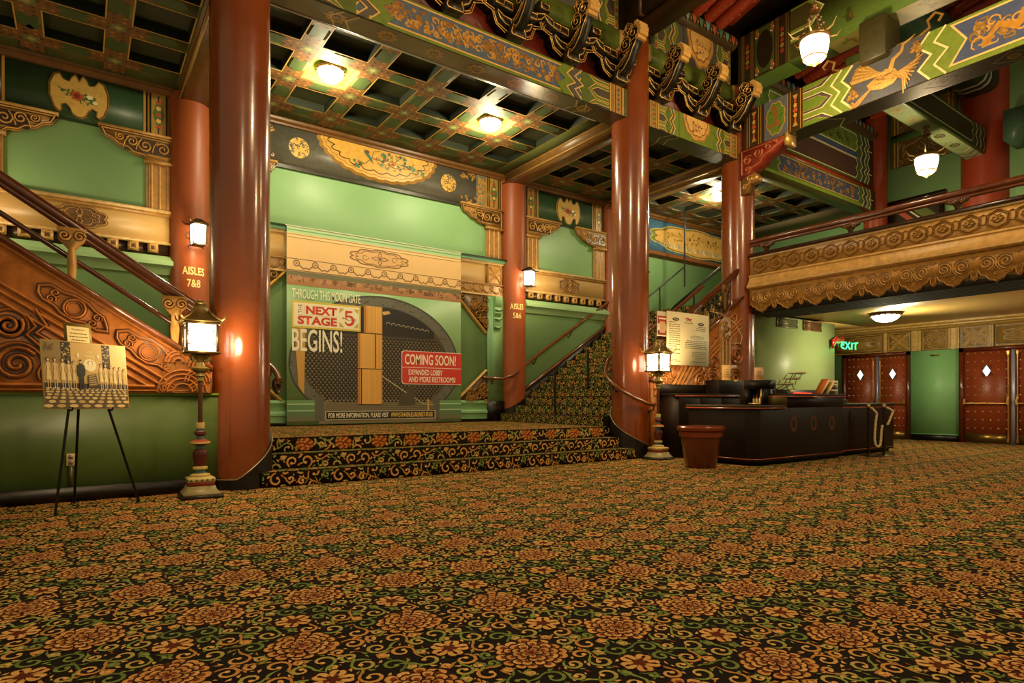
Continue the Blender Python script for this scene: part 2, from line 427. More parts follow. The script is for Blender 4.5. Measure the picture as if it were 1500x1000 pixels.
# ------------------------------------------------------------------ the building: walls, columns, ceilings, steps
GREEN = '#88b47c'; DADO = '#4c5f2c'; LIME = '#6b8a2a'; OLIVE = '#5b6323'; DKGREEN = '#2f4a2b'
GOLD = '#b5873f'; GOLDL = '#d9ab5c'; BEIGE = '#b8955a'; BRONZE = '#7d5526'; UMBER = '#3a2412'; BLACK = '#130d08'
RED = '#7c3a12'; REDD = '#5a1c0c'; GREY = '#615d50'; SLATE = '#4a5568'; CREAM = '#e8c98a'; BLUE = '#46557c'
YW = 11.3; YC = 7.58; XA, XB, XC = 1.50, 7.92, 11.09; R0 = .325; Z1 = .535; RISE = .178; TREAD = .28; ZCEIL = 6.02
FW = wallY(YW)

w = MB(GREEN).box(-5, 17.2, YW, YW+.2, 0, 9); struct(w.build('wall_back', M['wall']))
w = MB(GREEN).box(17.2, 17.4, -4, YW+.2, 0, 9.5); struct(w.build('wall_right', M['wall']))
w = MB(DADO).box(-5, XA-.1, 7.40, 7.50, 0, 1.07); w.box(-5, XA-.1, 7.385, 7.40, 1.05, 1.075, LIME); struct(w.build('wall_left', M['wall']))
w = MB(BLACK).box(-5, XA-.1, 7.37, 7.40, 0, .145); struct(w.build('baseboard_left', M['dark']))
w = MB('#a3b878').box(XC+.3, 15.05, 7.60, 7.72, 0, 2.86); struct(w.build('wall_behind_counter', M['wall']))
w = MB(DADO).box(15.05, 17.2, 9.2, 9.3, 0, 2.86); struct(w.build('wall_passage', M['wall']))
w = MB(DRK).box(15.05, 17.2, 7.6, 9.2, -.05, 0); struct(w.build('floor', M['carpet']))

def moulding(name, F, u0, u1, prof, m, col):
    """prof: (v, w) outline swept from u0 to u1"""
    b = MB(col); n = b.pts([F.p(u0, v, q) for v, q in prof]); k = b.pts([F.p(u1, v, q) for v, q in prof]); L = len(prof)
    for i in range(L-1): b.face((n+i, k+i, k+i+1, n+i+1))
    b.face(range(n, n+L)); b.face([k+L-1-i for i in range(L)])
    return b.build(name, M[m] if isinstance(m, str) else m, smooth=40)
struct(moulding('trim_1', FW, -5, 17.2, [(6.11, 0), (6.11, .20), (6.07, .20), (6.05, .16), (6.0, .13), (5.97, .13), (5.95, .08), (5.92, .07), (5.92, 0)], 'dark', '#6e4820'))

# ---- columns
def column(x, y, z0, z1, label, skirt, group='tall red lacquered columns'):
    t = thing('lacquered_column', label, 'column', (x, y, 0), group)
    n = 40; b = MB(RED)
    b.lathe([(R0*.99, z0), (R0, z0+1), (R0, z1-.12), (R0*.985, z1-.05), (R0*.93, z1-.012), (R0*.8, z1)], x, y, 0, n)
    b.build('shaft', M['lacquer'], t, smooth=40)
    if skirt:
        b = MB(BLACK); r = R0+.022
        lo = b.pts([(x+r*cos(2*pi*i/n), y+r*sin(2*pi*i/n), 0) for i in range(n)]); hi = b.pts([(x+r*cos(2*pi*i/n), y+r*sin(2*pi*i/n), skirt(2*pi*i/n)) for i in range(n)])
        inn = b.pts([(x+(R0-.02)*cos(2*pi*i/n), y+(R0-.02)*sin(2*pi*i/n), skirt(2*pi*i/n)+.004) for i in range(n)])
        for i in range(n): j = (i+1) % n; b.face((lo+i, lo+j, hi+j, hi+i)); b.face((hi+i, hi+j, inn+j, inn+i))
        b.build('base_skirt', M['dark'], t, smooth=30)
        e = MB('#8a7a58'); e.tube([(x+r*cos(2*pi*i/n), y+r*sin(2*pi*i/n), skirt(2*pi*i/n)) for i in range(n)], .008, 5, closed=True); e.build('skirt_edging', M['metal'], t, smooth=60)
    return t
def skA(a):            # low at the left and front, climbing with the steps on the right
    s = (a + radians(105)) % (2*pi)
    return .12 + .27*s if s < 3.5 else .12
def skB(a):            # mirrored: low at the right and front, climbing to the left
    s = (radians(-46) - a) % (2*pi)
    return min(1.1, .16 + .10*s + .032*s*s) if s < 4.4 else .16
column(XA, YC, 0, 7.4, 'thick red lacquered column left of the carpeted steps, beside the nearer lamp post', skA)
column(XB, YC, 0, 7.4, 'thick red lacquered column between carpeted steps and dark counter, lamp post at its foot', skB)
column(XC, YC, 0, 7.4, 'thick red lacquered column at the balcony end, behind the dark counter', lambda a: .16)
def half_column(x, label, zb, zt=5.98, y=YW, r=.30):
    t = thing('engaged_column', label, 'column', (x, y, 0), 'red half columns along the green wall')
    b = MB('#964a20'); b.lathe([(r, zb), (r, zt)], x, y, 0, 32); b.build('shaft', M['wall'], t, smooth=40)
    b = MB(BLACK); n = 32; rr = r+.015
    lo = b.pts([(x+rr*cos(2*pi*i/n), y+rr*sin(2*pi*i/n), .4) for i in range(n)]); hi = b.pts([(x+rr*cos(2*pi*i/n), y+rr*sin(2*pi*i/n), zb+.25+.6*r*cos(2*pi*i/n)*(1 if x > 4.7 else -1)) for i in range(n)])
    for i in range(n): j = (i+1) % n; b.face((lo+i, lo+j, hi+j, hi+i))
    b.face([hi+i for i in range(n)])
    b.build('base', M['dark'], t, smooth=30); return t
EC1 = half_column(1.46, 'red half column on the back wall lettered for aisles seven and eight', .7)
EC2 = half_column(8.0, 'red half column on the back wall lettered for aisles five and six', .72)
half_column(11.15, 'red half column at the upper end of the right stair wall', 2.6)
half_column(-1.72, 'red half column at the far left end of the left stair wall', 2.6)

# ---- coffered ceilings of the side aisle
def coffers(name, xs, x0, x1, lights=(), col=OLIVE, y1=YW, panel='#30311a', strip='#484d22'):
    ys = (8.29, 9.27, 10.25); hw = .33; z = ZCEIL; b = MB(strip); F = ceilF(z)
    ex = [x0] + [q for x in xs for q in (x-hw, x+hw)] + [x1]; ey = [YC+.2] + [q for y in ys for q in (y-hw, y+hw)] + [y1]
    for i in range(0, len(ex), 2): b.box(ex[i], ex[i+1], ey[0], ey[-1], z, z+.15)
    for j in range(0, len(ey), 2):
        for i in range(1, len(ex)-1, 2): b.box(ex[i], ex[i+1], ey[j], ey[j+1], z, z+.15)
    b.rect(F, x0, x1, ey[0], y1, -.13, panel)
    for x in xs:
        for y in ys:
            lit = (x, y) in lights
            if lit: b.rect(F, x-hw, x+hw, y-hw, y+hw, -.10, '#8f9a45')  # lamp glow painted into the panel colour of its coffer
            q = [(x-hw-.012, y-hw-.012), (x+hw+.012, y-hw-.012), (x+hw+.012, y+hw+.012), (x-hw-.012, y+hw+.012)]
            b.strip(F, q, .016, .0015, GOLD, closed=True)
            q = [(x-hw, y-hw), (x+hw, y-hw), (x+hw, y+hw), (x-hw, y+hw)]
            for a, d in zip(q, q[1:]+q[:1]):                                  # inner cheeks, lamp glow painted into the lit ones
                n = b.pts([F.p(a[0]*.998+x*.002, a[1]*.998+y*.002, -.003), F.p(d[0]*.998+x*.002, d[1]*.998+y*.002, -.003), F.p(d[0]*.998+x*.002, d[1]*.998+y*.002, -.125), F.p(a[0]*.998+x*.002, a[1]*.998+y*.002, -.125)])
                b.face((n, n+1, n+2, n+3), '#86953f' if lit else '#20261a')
    gx = [(a+d)/2 for a, d in zip(ex[2::2], ex[3::2])][:-1] if len(xs) > 1 else []
    gx = [(xs[i]+xs[i+1])/2 for i in range(len(xs)-1)]; gy = [(8.29+9.27)/2, (9.27+10.25)/2, 10.74, 7.83]
    for x in gx:
        for y in gy:
            for k in range(4):                                                # star at each crossing
                a = k*pi/2; ca, sa = cos(a), sin(a)
                arm = [(.05, -.05), (.12, -.135), (.36, -.135), (.30, -.06), (.39, 0), (.30, .06), (.36, .135), (.12, .135), (.05, .05)]
                b.poly(F, [(x+u*ca-v*sa, y+u*sa+v*ca) for u, v in arm], .002, '#6a4826')
                for i in range(5):
                    u, v = .12+.05*i, (.06 if i % 2 else -.06); b.poly(F, lobed(x+u*ca-v*sa, y+u*sa+v*ca, .03, .03, 4, .4, 12), .003, '#93632f' if i % 2 else '#4a3018')
            b.poly(F, lobed(x, y, .11, .11, 6, .45, 30), .003, '#626b40'); b.poly(F, lobed(x, y, .055, .055, 6, .45, 24), .004, '#94884f')
    for x in xs:                                                              # dark cartouche between stars
        for y in gy:
            b.poly(F, [(x-.22, y), (x-.16, y+.10), (x+.16, y+.10), (x+.22, y), (x+.16, y-.10), (x-.16, y-.10)], .002, '#3d4a25')
    for x in gx:
        for y in ys: b.poly(F, [(x, y-.22), (x+.10, y-.16), (x+.10, y+.16), (x, y+.22), (x-.10, y+.16), (x-.10, y-.16)], .002, '#3d4a25')
    o = b.build(name, M['matte']); struct(o); return o
L1, L2, L3 = (3.13, 9.27), (6.07, 9.27), (12.80, 9.27)
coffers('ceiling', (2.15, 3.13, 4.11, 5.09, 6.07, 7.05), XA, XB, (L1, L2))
coffers('ceiling', (-4.98, -4.0, -3.02, -2.04, -1.06, -.085, .895), -5.6, XA)
coffers('ceiling', (8.52, 9.50, 10.48), XB, XC)
coffers('ceiling', (11.82, 12.80, 13.78, 14.76, 15.74), XC, 17.2, (L3,), panel='#5a5244', strip='#7d7458')  # same coffers, paler colours standing in for brighter light here
def cross_beam(x, label, y1=YW):
    b = MB('#6a4a22').box(x-.20, x+.20, YC+.15, y1-.02, 5.84, 6.2); b.box(x-.235, x+.235, YC+.15, y1-.02, 6.0, 6.05, '#805a2a')
    for s in (-1, 1): b.box(x+s*.205-.02, x+s*.205+.02, YC+.15, y1-.02, 5.84, 5.87, '#94703a')
    tag(b.build('cross_beam', M['dark']), label, 'beam', 'brown cross beams under the coffers')
cross_beam(XA, 'brown wooden ceiling beam from the left red column back to the wall')
cross_beam(XB, 'brown wooden ceiling beam from the middle red column back to the wall')
cross_beam(XC, 'brown wooden ceiling beam from the column behind the counter to the wall')

# ---- steps, platform and the two flights
def rows_of_flowers(mb, F, u0, u1, v, r, n):
    pass
def carpeted_box(name, x0, x1, y0, y1, z0, z1, parent=None, front='y', label=None, flowers=False, ou=0., ov=0.):
    b = MB(DRK).box(x0, x1, y0, y1, z0, z1)
    lay_carpet(b, floorF(z1), x0, x1, y0, y1, tile=None if name == 'landing' else SCROLLS)
    if front == 'y': lay_carpet(b, wallY(y0), x0, x1, z1-RISE+.002, z1, .3, ov, BIG_SCROLLS)
    if front == 'x': F = Frame((x0, 0, 0), (0, -1, 0), (0, 0, 1), (-1, 0, 0)); lay_carpet(b, F, -y1, -y0, z1-RISE+.002, z1, .2, ov, SCROLLS)
    if front == '-x': F = Frame((x1, 0, 0), (0, 1, 0), (0, 0, 1), (1, 0, 0)); lay_carpet(b, F, y0, y1, z1-RISE+.002, z1, .2, ov, SCROLLS)
    if flowers:
        k = int((x1-x0)/.5)
        V, H, S, Cc = TILE; F = wallY(y0-.004)
        for i in range(k):
            cx = x0+.30+i*.5
            zc = z1-RISE/2; b.poly(F, lobed(cx, zc, .118, .083, 14, .12, 42), .0006, DRED)
            for ring, (n, r) in enumerate(((16, .8), (12, .55), (7, .28))):
                for j in range(n):
                    a = 2*pi*(j+ring*.5)/n; px, pz = cx+.118*r*cos(a), zc+.083*r*sin(a)
                    b.poly(F, lobed(px, pz, .021, .017, 3, .2, 9, ph=a), .0012+.0006*ring, ORG2 if (j+ring) % 2 else RED_T)
    return b.build(name, M['carpet'], parent)
RED_T = c('#8a3a1c')
ST = thing('entry_steps', 'wide carpeted steps between the two nearer red columns rising to the moon gate banner', 'steps', (4.7, 7.25, 0))
carpeted_box('step', 1.66, 7.72, 7.25, 7.55, 0, RISE, ST, ov=.52)
carpeted_box('step', 1.8, 7.60, 7.52, 7.83, 0, 2*RISE, ST, ov=.36)
carpeted_box('landing', XA, 7.62, 7.79, YW, 0, Z1, ST, flowers=True, ov=.72)
NST = 15
def flight(mir, label):
    t = thing('grand_staircase', label, 'staircase', (9.4 if not mir else .02, 9.4, Z1))
    for k in range(NST):
        x0 = 7.61+TREAD*k; z1 = Z1+RISE*(k+1)
        a, d = (x0, x0+TREAD+.03) if not mir else (9.42-x0-TREAD-.03, 9.42-x0)
        yy = 7.94 if k < 3 or 10 < k < 13 else (7.66 if k < 13 else 7.80)
        carpeted_box('step', a, d, yy, YW-.06, max(0, z1-.42) if k > 2 else 0, z1, t, front='x' if not mir else '-x', ov=.15+.31*(k % 4))
    if not mir:
        zl = Z1+RISE*NST; carpeted_box('upper_landing', 7.61+TREAD*NST, 17.1, 7.80, YW-.06, zl-.2, zl, t, front='x')
    return t
flight(False, 'carpeted staircase climbing right behind the middle red column')
flight(True, 'carpeted staircase climbing left behind the carved orange stair side')
ZS = lambda x: Z1 + RISE + (x-7.61)*RISE/TREAD          # nosing line of the right flight
def stringer(mir, label):
    S = lambda x: 9.42-x if mir else x
    t = thing('wall_stringer', label, 'stringer', (S(8), YW-.04, Z1)); F = wallY(YW-.005)
    x0, x1 = 7.45, 11.7
    P = [(x0, Z1), (x0, ZS(x0)+.06), (x1, ZS(x1)+.06), (x1, ZS(x1)-.3), (x0+.6, Z1)]
    b = MB(BLACK).prism(F, [(S(u), v) for u, v in P], 0, .05); b.build('board', M['dark'], t)
    P = [(8.0, ZS(8.0)+.06), (x1, ZS(x1)+.06), (x1, ZS(x1)+.12), (8.0, ZS(8.0)+.12)]
    b = MB('#6b3a1e').prism(F, [(S(u), v) for u, v in P], 0, .075); b.build('cap_rail', M['wood'], t)
stringer(False, 'sloping black skirting board with brown cap along the right stair wall')
stringer(True, 'sloping black skirting board along the left stair wall behind the carved side')
# ------------------------------------------------------------------ wall dressing
def scroll_fill(mb, F, pts, w, h, width, col=None, turns=1.4):
    """carved scrolls: pts = (x, y, r, direction)"""
    for x, y, r, sg in pts:
        mb.ridge(F, spiral(x, y, r, turns, pi*.5+sg*.4, sg, 16, .15), width, h, w, col); mb.dome(F, x, y, r*.2, h*1.2, w, col, 8)

def painted_frieze_main():
    t = thing('painted_frieze', 'grey painted frieze with big scalloped gold medallion above the moon gate banner', 'frieze', (4.7, YW, 5.2))
    F = wallY(YW-.02); b = MB('#5f5c50').fbox(F, 2.15, 7.27, 5.2, 5.94, -.02, .0)
    b.rect(F, 2.15, 7.27, 5.2, 5.235, .012, '#2a261c'); b.rect(F, 2.15, 7.27, 5.165, 5.20, .03, '#3a3426')
    for s in (-1, 1):
        S = lambda x: 4.71+s*(x-4.71)
        R = random.Random(3)
        b.rect(F, min(S(7.02), S(7.27)), max(S(7.02), S(7.27)), 5.235, 5.94, .002, '#6f7264')
        for i in range(70):                                       # gold fretwork fading inwards
            x = 7.25-.62*R.random()**1.6; y = 5.27+.64*(R.random() if x > 6.98 else R.choice((R.random()*.2, 1-R.random()*.2))); r = .035*R.uniform(.5, 1.2); a = R.uniform(0, 6)
            b.strip(F, [(S(px), py) for px, py in spiral(x, y, r, .9, a, 1, 7, .3)], .012, .004, '#c79238')
        for yy in (5.42, 5.6, 5.78): b.strip(F, [(S(7.22), yy+.06), (S(7.08), yy+.06), (S(7.08), yy-.05), (S(7.16), yy-.05), (S(7.16), yy+.01)], .02, .004, '#b98430')
    b.build('panel', M['paint'], t)
    b = MB('#c8963e')
    O = [(x, min(y, 5.945)) for x, y in lobed(4.80, 5.94, 1.26, .66, 30, .035, 120, pi, 2*pi)]
    b.prism(F, O, 0, .006, '#b98a40', back=False)
    b.poly(F, [(x, min(y, 5.945)) for x, y in lobed(4.80, 5.94, 1.19, .60, 30, .035, 120, pi, 2*pi)], .009, '#d3a24e')
    b.strip(F, lobed(4.80, 5.94, 1.13, .55, 30, .04, 120, pi+.02, 2*pi-.02), .014, .010, '#9a6a28')
    I = lobed(4.80, 5.94, 1.06, .49, 22, .10, 140, pi, 2*pi)
    b.poly(F, [(x, min(y, 5.945)) for x, y in I], .012, '#d8a447'); b.strip(F, I, .016, .014, '#2c1d0c')
    b.build('gold_medallion', M['paint'], t)
    b = MB()
    b.strip(F, [(4.3, 5.52), (4.5, 5.60), (4.62, 5.72), (4.82, 5.70), (5.1, 5.62), (5.45, 5.68)], .012, .016, '#4a3a1a')
    b.strip(F, [(4.62, 5.72), (4.66, 5.85), (4.8, 5.9)], .010, .016, '#4a3a1a'); b.strip(F, [(5.0, 5.66), (5.2, 5.82), (5.3, 5.9)], .010, .016, '#4a3a1a')
    b.poly(F, [(4.48, 5.86), (4.60, 5.74), (4.66, 5.60), (4.61, 5.64), (4.54, 5.72), (4.46, 5.80)], .018, '#3f6f57'); b.poly(F, lobed(4.53, 5.82, .045, .03, 2, .2, 14), .020, '#7a3f22')
    floral(b, F, 5.1, 5.72, .45, .16, .020, ['#3f7a5a', '#5d8a4a', '#b2402a', '#3d5a30', '#2f5f4a', '#dccb90'], 70, 5, .036)
    floral(b, F, 4.33, 5.55, .10, .07, .020, ['#3f7a5a', '#8a3a22', '#3d5a30'], 14, 6, .03)
    floral(b, F, 5.65, 5.62, .12, .07, .020, ['#3f7a5a', '#5d8a4a', '#7a6a2a'], 14, 8, .03)
    b.build('painted_bird_and_blossoms', M['paint'], t)
    for x in (3.23, 6.33):
        b = MB('#cf9f48'); b.poly(F, arc(x, 5.59, .185, 0, 2*pi, 32)[:-1], .006, '#d6a64c')
        R = random.Random(int(x*10))
        for i in range(26):
            a = R.uniform(0, 2*pi); q = .165*sqrt(R.random()); b.strip(F, spiral(x+q*cos(a), 5.59+q*sin(a), .035, .6, R.uniform(0, 6), R.choice((-1, 1)), 6, .4), .014, .008, '#55503f')
        for i in range(7): a = 2*pi*i/7; b.poly(F, [(x+.19*cos(a), 5.59+.19*sin(a)), (x+.10*cos(a+.10), 5.59+.10*sin(a+.10)), (x+.19*cos(a+.12), 5.59+.19*sin(a+.12))], .009, '#5f5c50')
        b.build('dragon_roundel', M['paint'], t)
painted_frieze_main()

def bracket(px, sgn, label, tip=.64, m=None):
    """carved gilt bracket: px = inner pilaster edge, sgn = direction the tip points, pilaster .38 wide behind"""
    F = wallY(YW-.01); S = lambda u: px+sgn*u
    t = thing('carved_bracket', label, 'bracket', (px, YW, 4.8), 'gilt brackets under the painted frieze')
    low = [(tip, 5.185), (tip-.06, 5.06), (tip-.16, 5.03), (tip-.24, 4.955), (tip-.36, 4.935), (tip-.44, 4.87), (.06, 4.86), (0, 4.80), (-.38, 4.80), (-.38, 5.20), (tip, 5.20)]
    P = [(S(u), v) for u, v in low]; b = MB('#a5793a').prism(F, P, 0, .09)
    b.prism(F, [(S(u), v) for u, v in ((-.40, 5.20), (-.40, 5.235), (tip+.02, 5.235), (tip+.02, 5.20))], 0, .12, '#b98a45')
    b.prism(F, [(S(u), v) for u, v in ((-.40, 4.77), (-.40, 4.81), (.04, 4.81), (.04, 4.77))], 0, .12, '#b98a45')
    b.build('body', M['carved'], t)
    b = MB('#c9984c'); b.pat = '#4a2e12'; b.ridge(F, [(S(u), v) for u, v in inset(low, .022)], .022, .02, .09, closed=True)
    b.rect(F, min(S(-.33), S(.3)), max(S(-.33), S(.3)), 4.9, 5.13, .093, '#3d2610')
    for x, y, r, d in ((-.22, 5.01, .10, 1), (.02, 5.02, .10, -1), (.20, 5.05, .085, 1), (.36, 5.09, .06, -1)):
        b.ridge(F, [(S(u), v) for u, v in spiral(x, y, r, 1.5, .5, d, 16, .15)], .024, .03, .09)
    for x in (-.1, .12, .29): b.ridge(F, [(S(x-.05), 5.12), (S(x), 5.04), (S(x+.03), 4.93)], .02, .025, .09)
    b.build('carved_scrolls', M['carved'], t, smooth=50)
    return t
def pilaster(x0, x1, z0, z1, label):
    t = thing('gilt_pilaster', label, 'pilaster', ((x0+x1)/2, YW, z0), 'gilt pilasters between wall panels'); F = wallY(YW)
    b = MB('#b98a48').fbox(F, x0, x1, z0, z1, 0, .045); b.fbox(F, x0+.03, x1-.03, z0, z1, .045, .065, '#a87a3c')
    for u in (x0+.07, (x0+x1)/2, x1-.07): b.ridge(F, [(u, z0), (u, z1)], .035, .018, .065, '#c99a55')
    b.build('shaft', M['carved'], t, smooth=50); return t
def paint_strip(x0, x1, label, extra=None):
    """upright painted border strip with a small floral lozenge"""
    F = wallY(YW-.012); t = thing('painted_strip', label, 'painted border', ((x0+x1)/2, YW, 5.24), 'painted upright strips beside the frieze')
    b = MB('#3a3016').fbox(F, x0, x1, 5.235, 5.94, -.01, 0); wd = x1-x0
    for k, (f, g, cl) in enumerate(((0, .08, GOLD), (.14, .20, '#8a6a30'), (.26, .74, '#a8843e'), (.80, .86, '#8a6a30'), (.92, 1, GOLD))): b.rect(F, x0+wd*f, x0+wd*g, 5.24, 5.935, .002, cl)
    cx = (x0+x1)/2; b.poly(F, [(cx, 5.85), (cx+wd*.2, 5.6), (cx, 5.33), (cx-wd*.2, 5.6)], .004, '#4f6a35')
    for dz in (-.2, -.1, 0, .1, .2): b.poly(F, lobed(cx, 5.59+dz, wd*.10, .04, 5, .3, 15), .006, ('#b24a2c', '#d9b060')[int(abs(dz)*10) % 2])
    for dz in (-.30, .30): b.strip(F, [(cx, 5.59+dz), (cx, 5.59+dz*.7)], .02, .006, '#3a3016')
    if extra: b.rect(F, *extra, 5.24, 5.935, .003, '#4a6f8a')
    b.build('strip', M['paint'], t)
def bat(cx, label):
    t = thing('bat_medallion', label, 'medallion', (cx, YW, 5.6), 'gold bat-shaped medallions'); F = wallY(YW-.02)
    half = [(0, .22), (.05, .315), (.09, .27), (.13, .18), (.20, .20), (.25, .285), (.32, .25), (.375, .10), (.375, -.08), (.32, -.25), (.26, -.31), (.22, -.28), (.23, -.20), (.17, -.17), (.12, -.22), (.09, -.30), (.04, -.34), (0, -.345)]
    P = [(cx+x, 5.60+y) for x, y in half] + [(cx-x, 5.60+y) for x, y in half[-2:0:-1]]
    b = MB('#8f6a33').prism(F, P, -.02, .012); b.poly(F, inset(P, -.018) if False else scale_poly(P, .93), .014, '#caa252'); b.strip(F, scale_poly(P, .965), .014, .016, '#6f4f22', closed=True)
    b.build('plaque', M['paint'], t)
    b = MB(); b.poly(F, lobed(cx-.03, 5.58, .085, .075, 7, .25, 35), .018, '#b0522f'); b.poly(F, lobed(cx-.03, 5.58, .045, .04, 5, .3, 25), .020, '#7a2a1a')
    b.poly(F, lobed(cx+.13, 5.60, .045, .035, 5, .3, 25), .018, '#e9dcae'); b.poly(F, lobed(cx+.20, 5.53, .04, .03, 5, .3, 25), .018, '#e9dcae')
    floral(b, F, cx, 5.57, .25, .10, .017, ['#3f6a3a', '#56743a', '#3d5a30'], 26, 4, .03)
    b.strip(F, [(cx-.26, 5.66), (cx-.12, 5.60), (cx, 5.55), (cx+.2, 5.57)], .010, .016, '#3d4a20')
    b.build('painted_flowers', M['paint'], t)
def cartouche(b, F, cx, cy, rx, ry, w, col, dark):
    """carved oval with a four-petal star in the middle"""
    P = lobed(cx, cy, rx, ry, 8, .16, 64)
    b.poly(F, scale_poly(P, 1.03), w+.001, dark)
    b.ridge(F, P, ry*.14, .022, w, col, closed=True); b.ridge(F, scale_poly(P, .74), ry*.10, .016, w, col, closed=True)
    for k in range(4):
        a = k*pi/2; l = (ry*.78 if k % 2 else rx*.42); n = ry*.24
        b.ridge(F, [(cx, cy), (cx+l*.5*cos(a)-n*sin(a), cy+l*.5*sin(a)+n*cos(a)), (cx+l*cos(a), cy+l*sin(a)), (cx+l*.5*cos(a)+n*sin(a), cy+l*.5*sin(a)-n*cos(a))], ry*.12, .024, w, col, closed=True)
    b.dome(F, cx, cy, ry*.16, .03, w, col)
    for s in (-1, 1):
        for q in (-1, 1): b.ridge(F, spiral(cx+s*rx*.52, cy+q*ry*.22, ry*.26, 1.1, 0, q*s, 10, .2), ry*.08, .014, w, col)

def gilt_band(x0, x1, label, cx, rx):
    t = thing('gilt_band', label, 'wall band', ((x0+x1)/2, YW, 3.5), 'beige gilt bands across the wall'); F = wallY(YW)
    b = MB(BEIGE).fbox(F, x0, x1, 3.53, 4.0, 0, .06); b.build('band', M['wall'], t)
    b = MB('#c6a468'); b.fbox(F, x0, x1, 4.0, 4.05, 0, .10); b.fbox(F, x0, x1, 3.95, 4.0, 0, .08, '#a87c3c'); b.fbox(F, x0, x1, 3.50, 3.54, 0, .085)
    b.build('edge_mouldings', M['carved'], t)
    b = MB('#a87c40'); b.pat = '#5a3c18'; cartouche(b, F, cx, 3.77, rx, .165, .06, '#bd8f4e', '#6d4a20'); b.build('carved_cartouche', M['carved'], t, smooth=50)
    return t
def side_bay(cx, S, pils, label):
    """panelled wall beside a flight of stairs; everything mirrors through S"""
    F = wallY(YW-.008)
    xs = sorted((S(8.3), S(10.95))); b = MB(DKGREEN).fbox(F, xs[0], xs[1], 5.19, 5.93, -.008, 0)
    b.rect(F, xs[0], xs[1], 5.19, 5.215, .008, '#1d2a18')
    tag(b.build('green_frieze', M['wall'], None, (cx, YW, 5.2)), 'dark green frieze panel behind the bat medallion, ' + label, 'frieze')
    bat(cx, 'gold bat medallion with painted flowers, ' + label)
    for a, d, sg in pils:
        where = ('nearer the half column, ' if abs(a-S(8.5)) < .8 else 'at the upper end of the stairs, ') + label
        pilaster(a, d, 4.05, 4.8, 'gilt fluted pilaster ' + where)
        paint_strip(a-.04, d+.02, 'painted border strip ' + where, (d+.04, d+.17) if sg < 0 else (a-.17, a-.06))
        bracket(d if sg > 0 else a, sg, 'carved gilt bracket ' + where, .62)
    gilt_band(xs[0], xs[1], 'beige band with carved cartouche ' + label, cx, .36)
    t = thing('dentil_row', 'row of square gilt dentils under the band, ' + label, 'dentil moulding', (cx, YW, 3.36)); b = MB('#33220f').fbox(wallY(YW), xs[0], xs[1], 3.33, 3.50, 0, .03); b.build('recess', M['dark'], t)
    n = int((xs[1]-xs[0])/.268)
    for i in range(n):
        u = xs[0]+.10+i*.268; b = MB('#b58a48').fbox(wallY(YW), u, u+.145, 3.36, 3.50, .03, .09); b.ridge(wallY(YW-.09), [(u+.03, 3.385), (u+.115, 3.385), (u+.115, 3.475), (u+.03, 3.475)], .022, .012, 0, '#d0a45c', closed=True); b.rect(wallY(YW-.09), u+.05, u+.095, 3.405, 3.455, .002, '#4a3014'); b.build('dentil', M['carved'], t)
    struct(moulding('trim_2', wallY(YW), xs[0], xs[1], [(3.32, 0), (3.32, .05), (3.22, .16), (3.16, .16), (3.12, .10), (3.02, .05), (3.0, 0)], 'wall', '#93b985'))
side_bay(9.66, lambda x: x, ((8.34, 8.72, 1), (10.49, 10.87, -1)), 'right stair wall')
side_bay(-.03, lambda x: 9.56-x, ((.84, 1.20, -1), (-1.28, -.92, 1)), 'left stair wall')

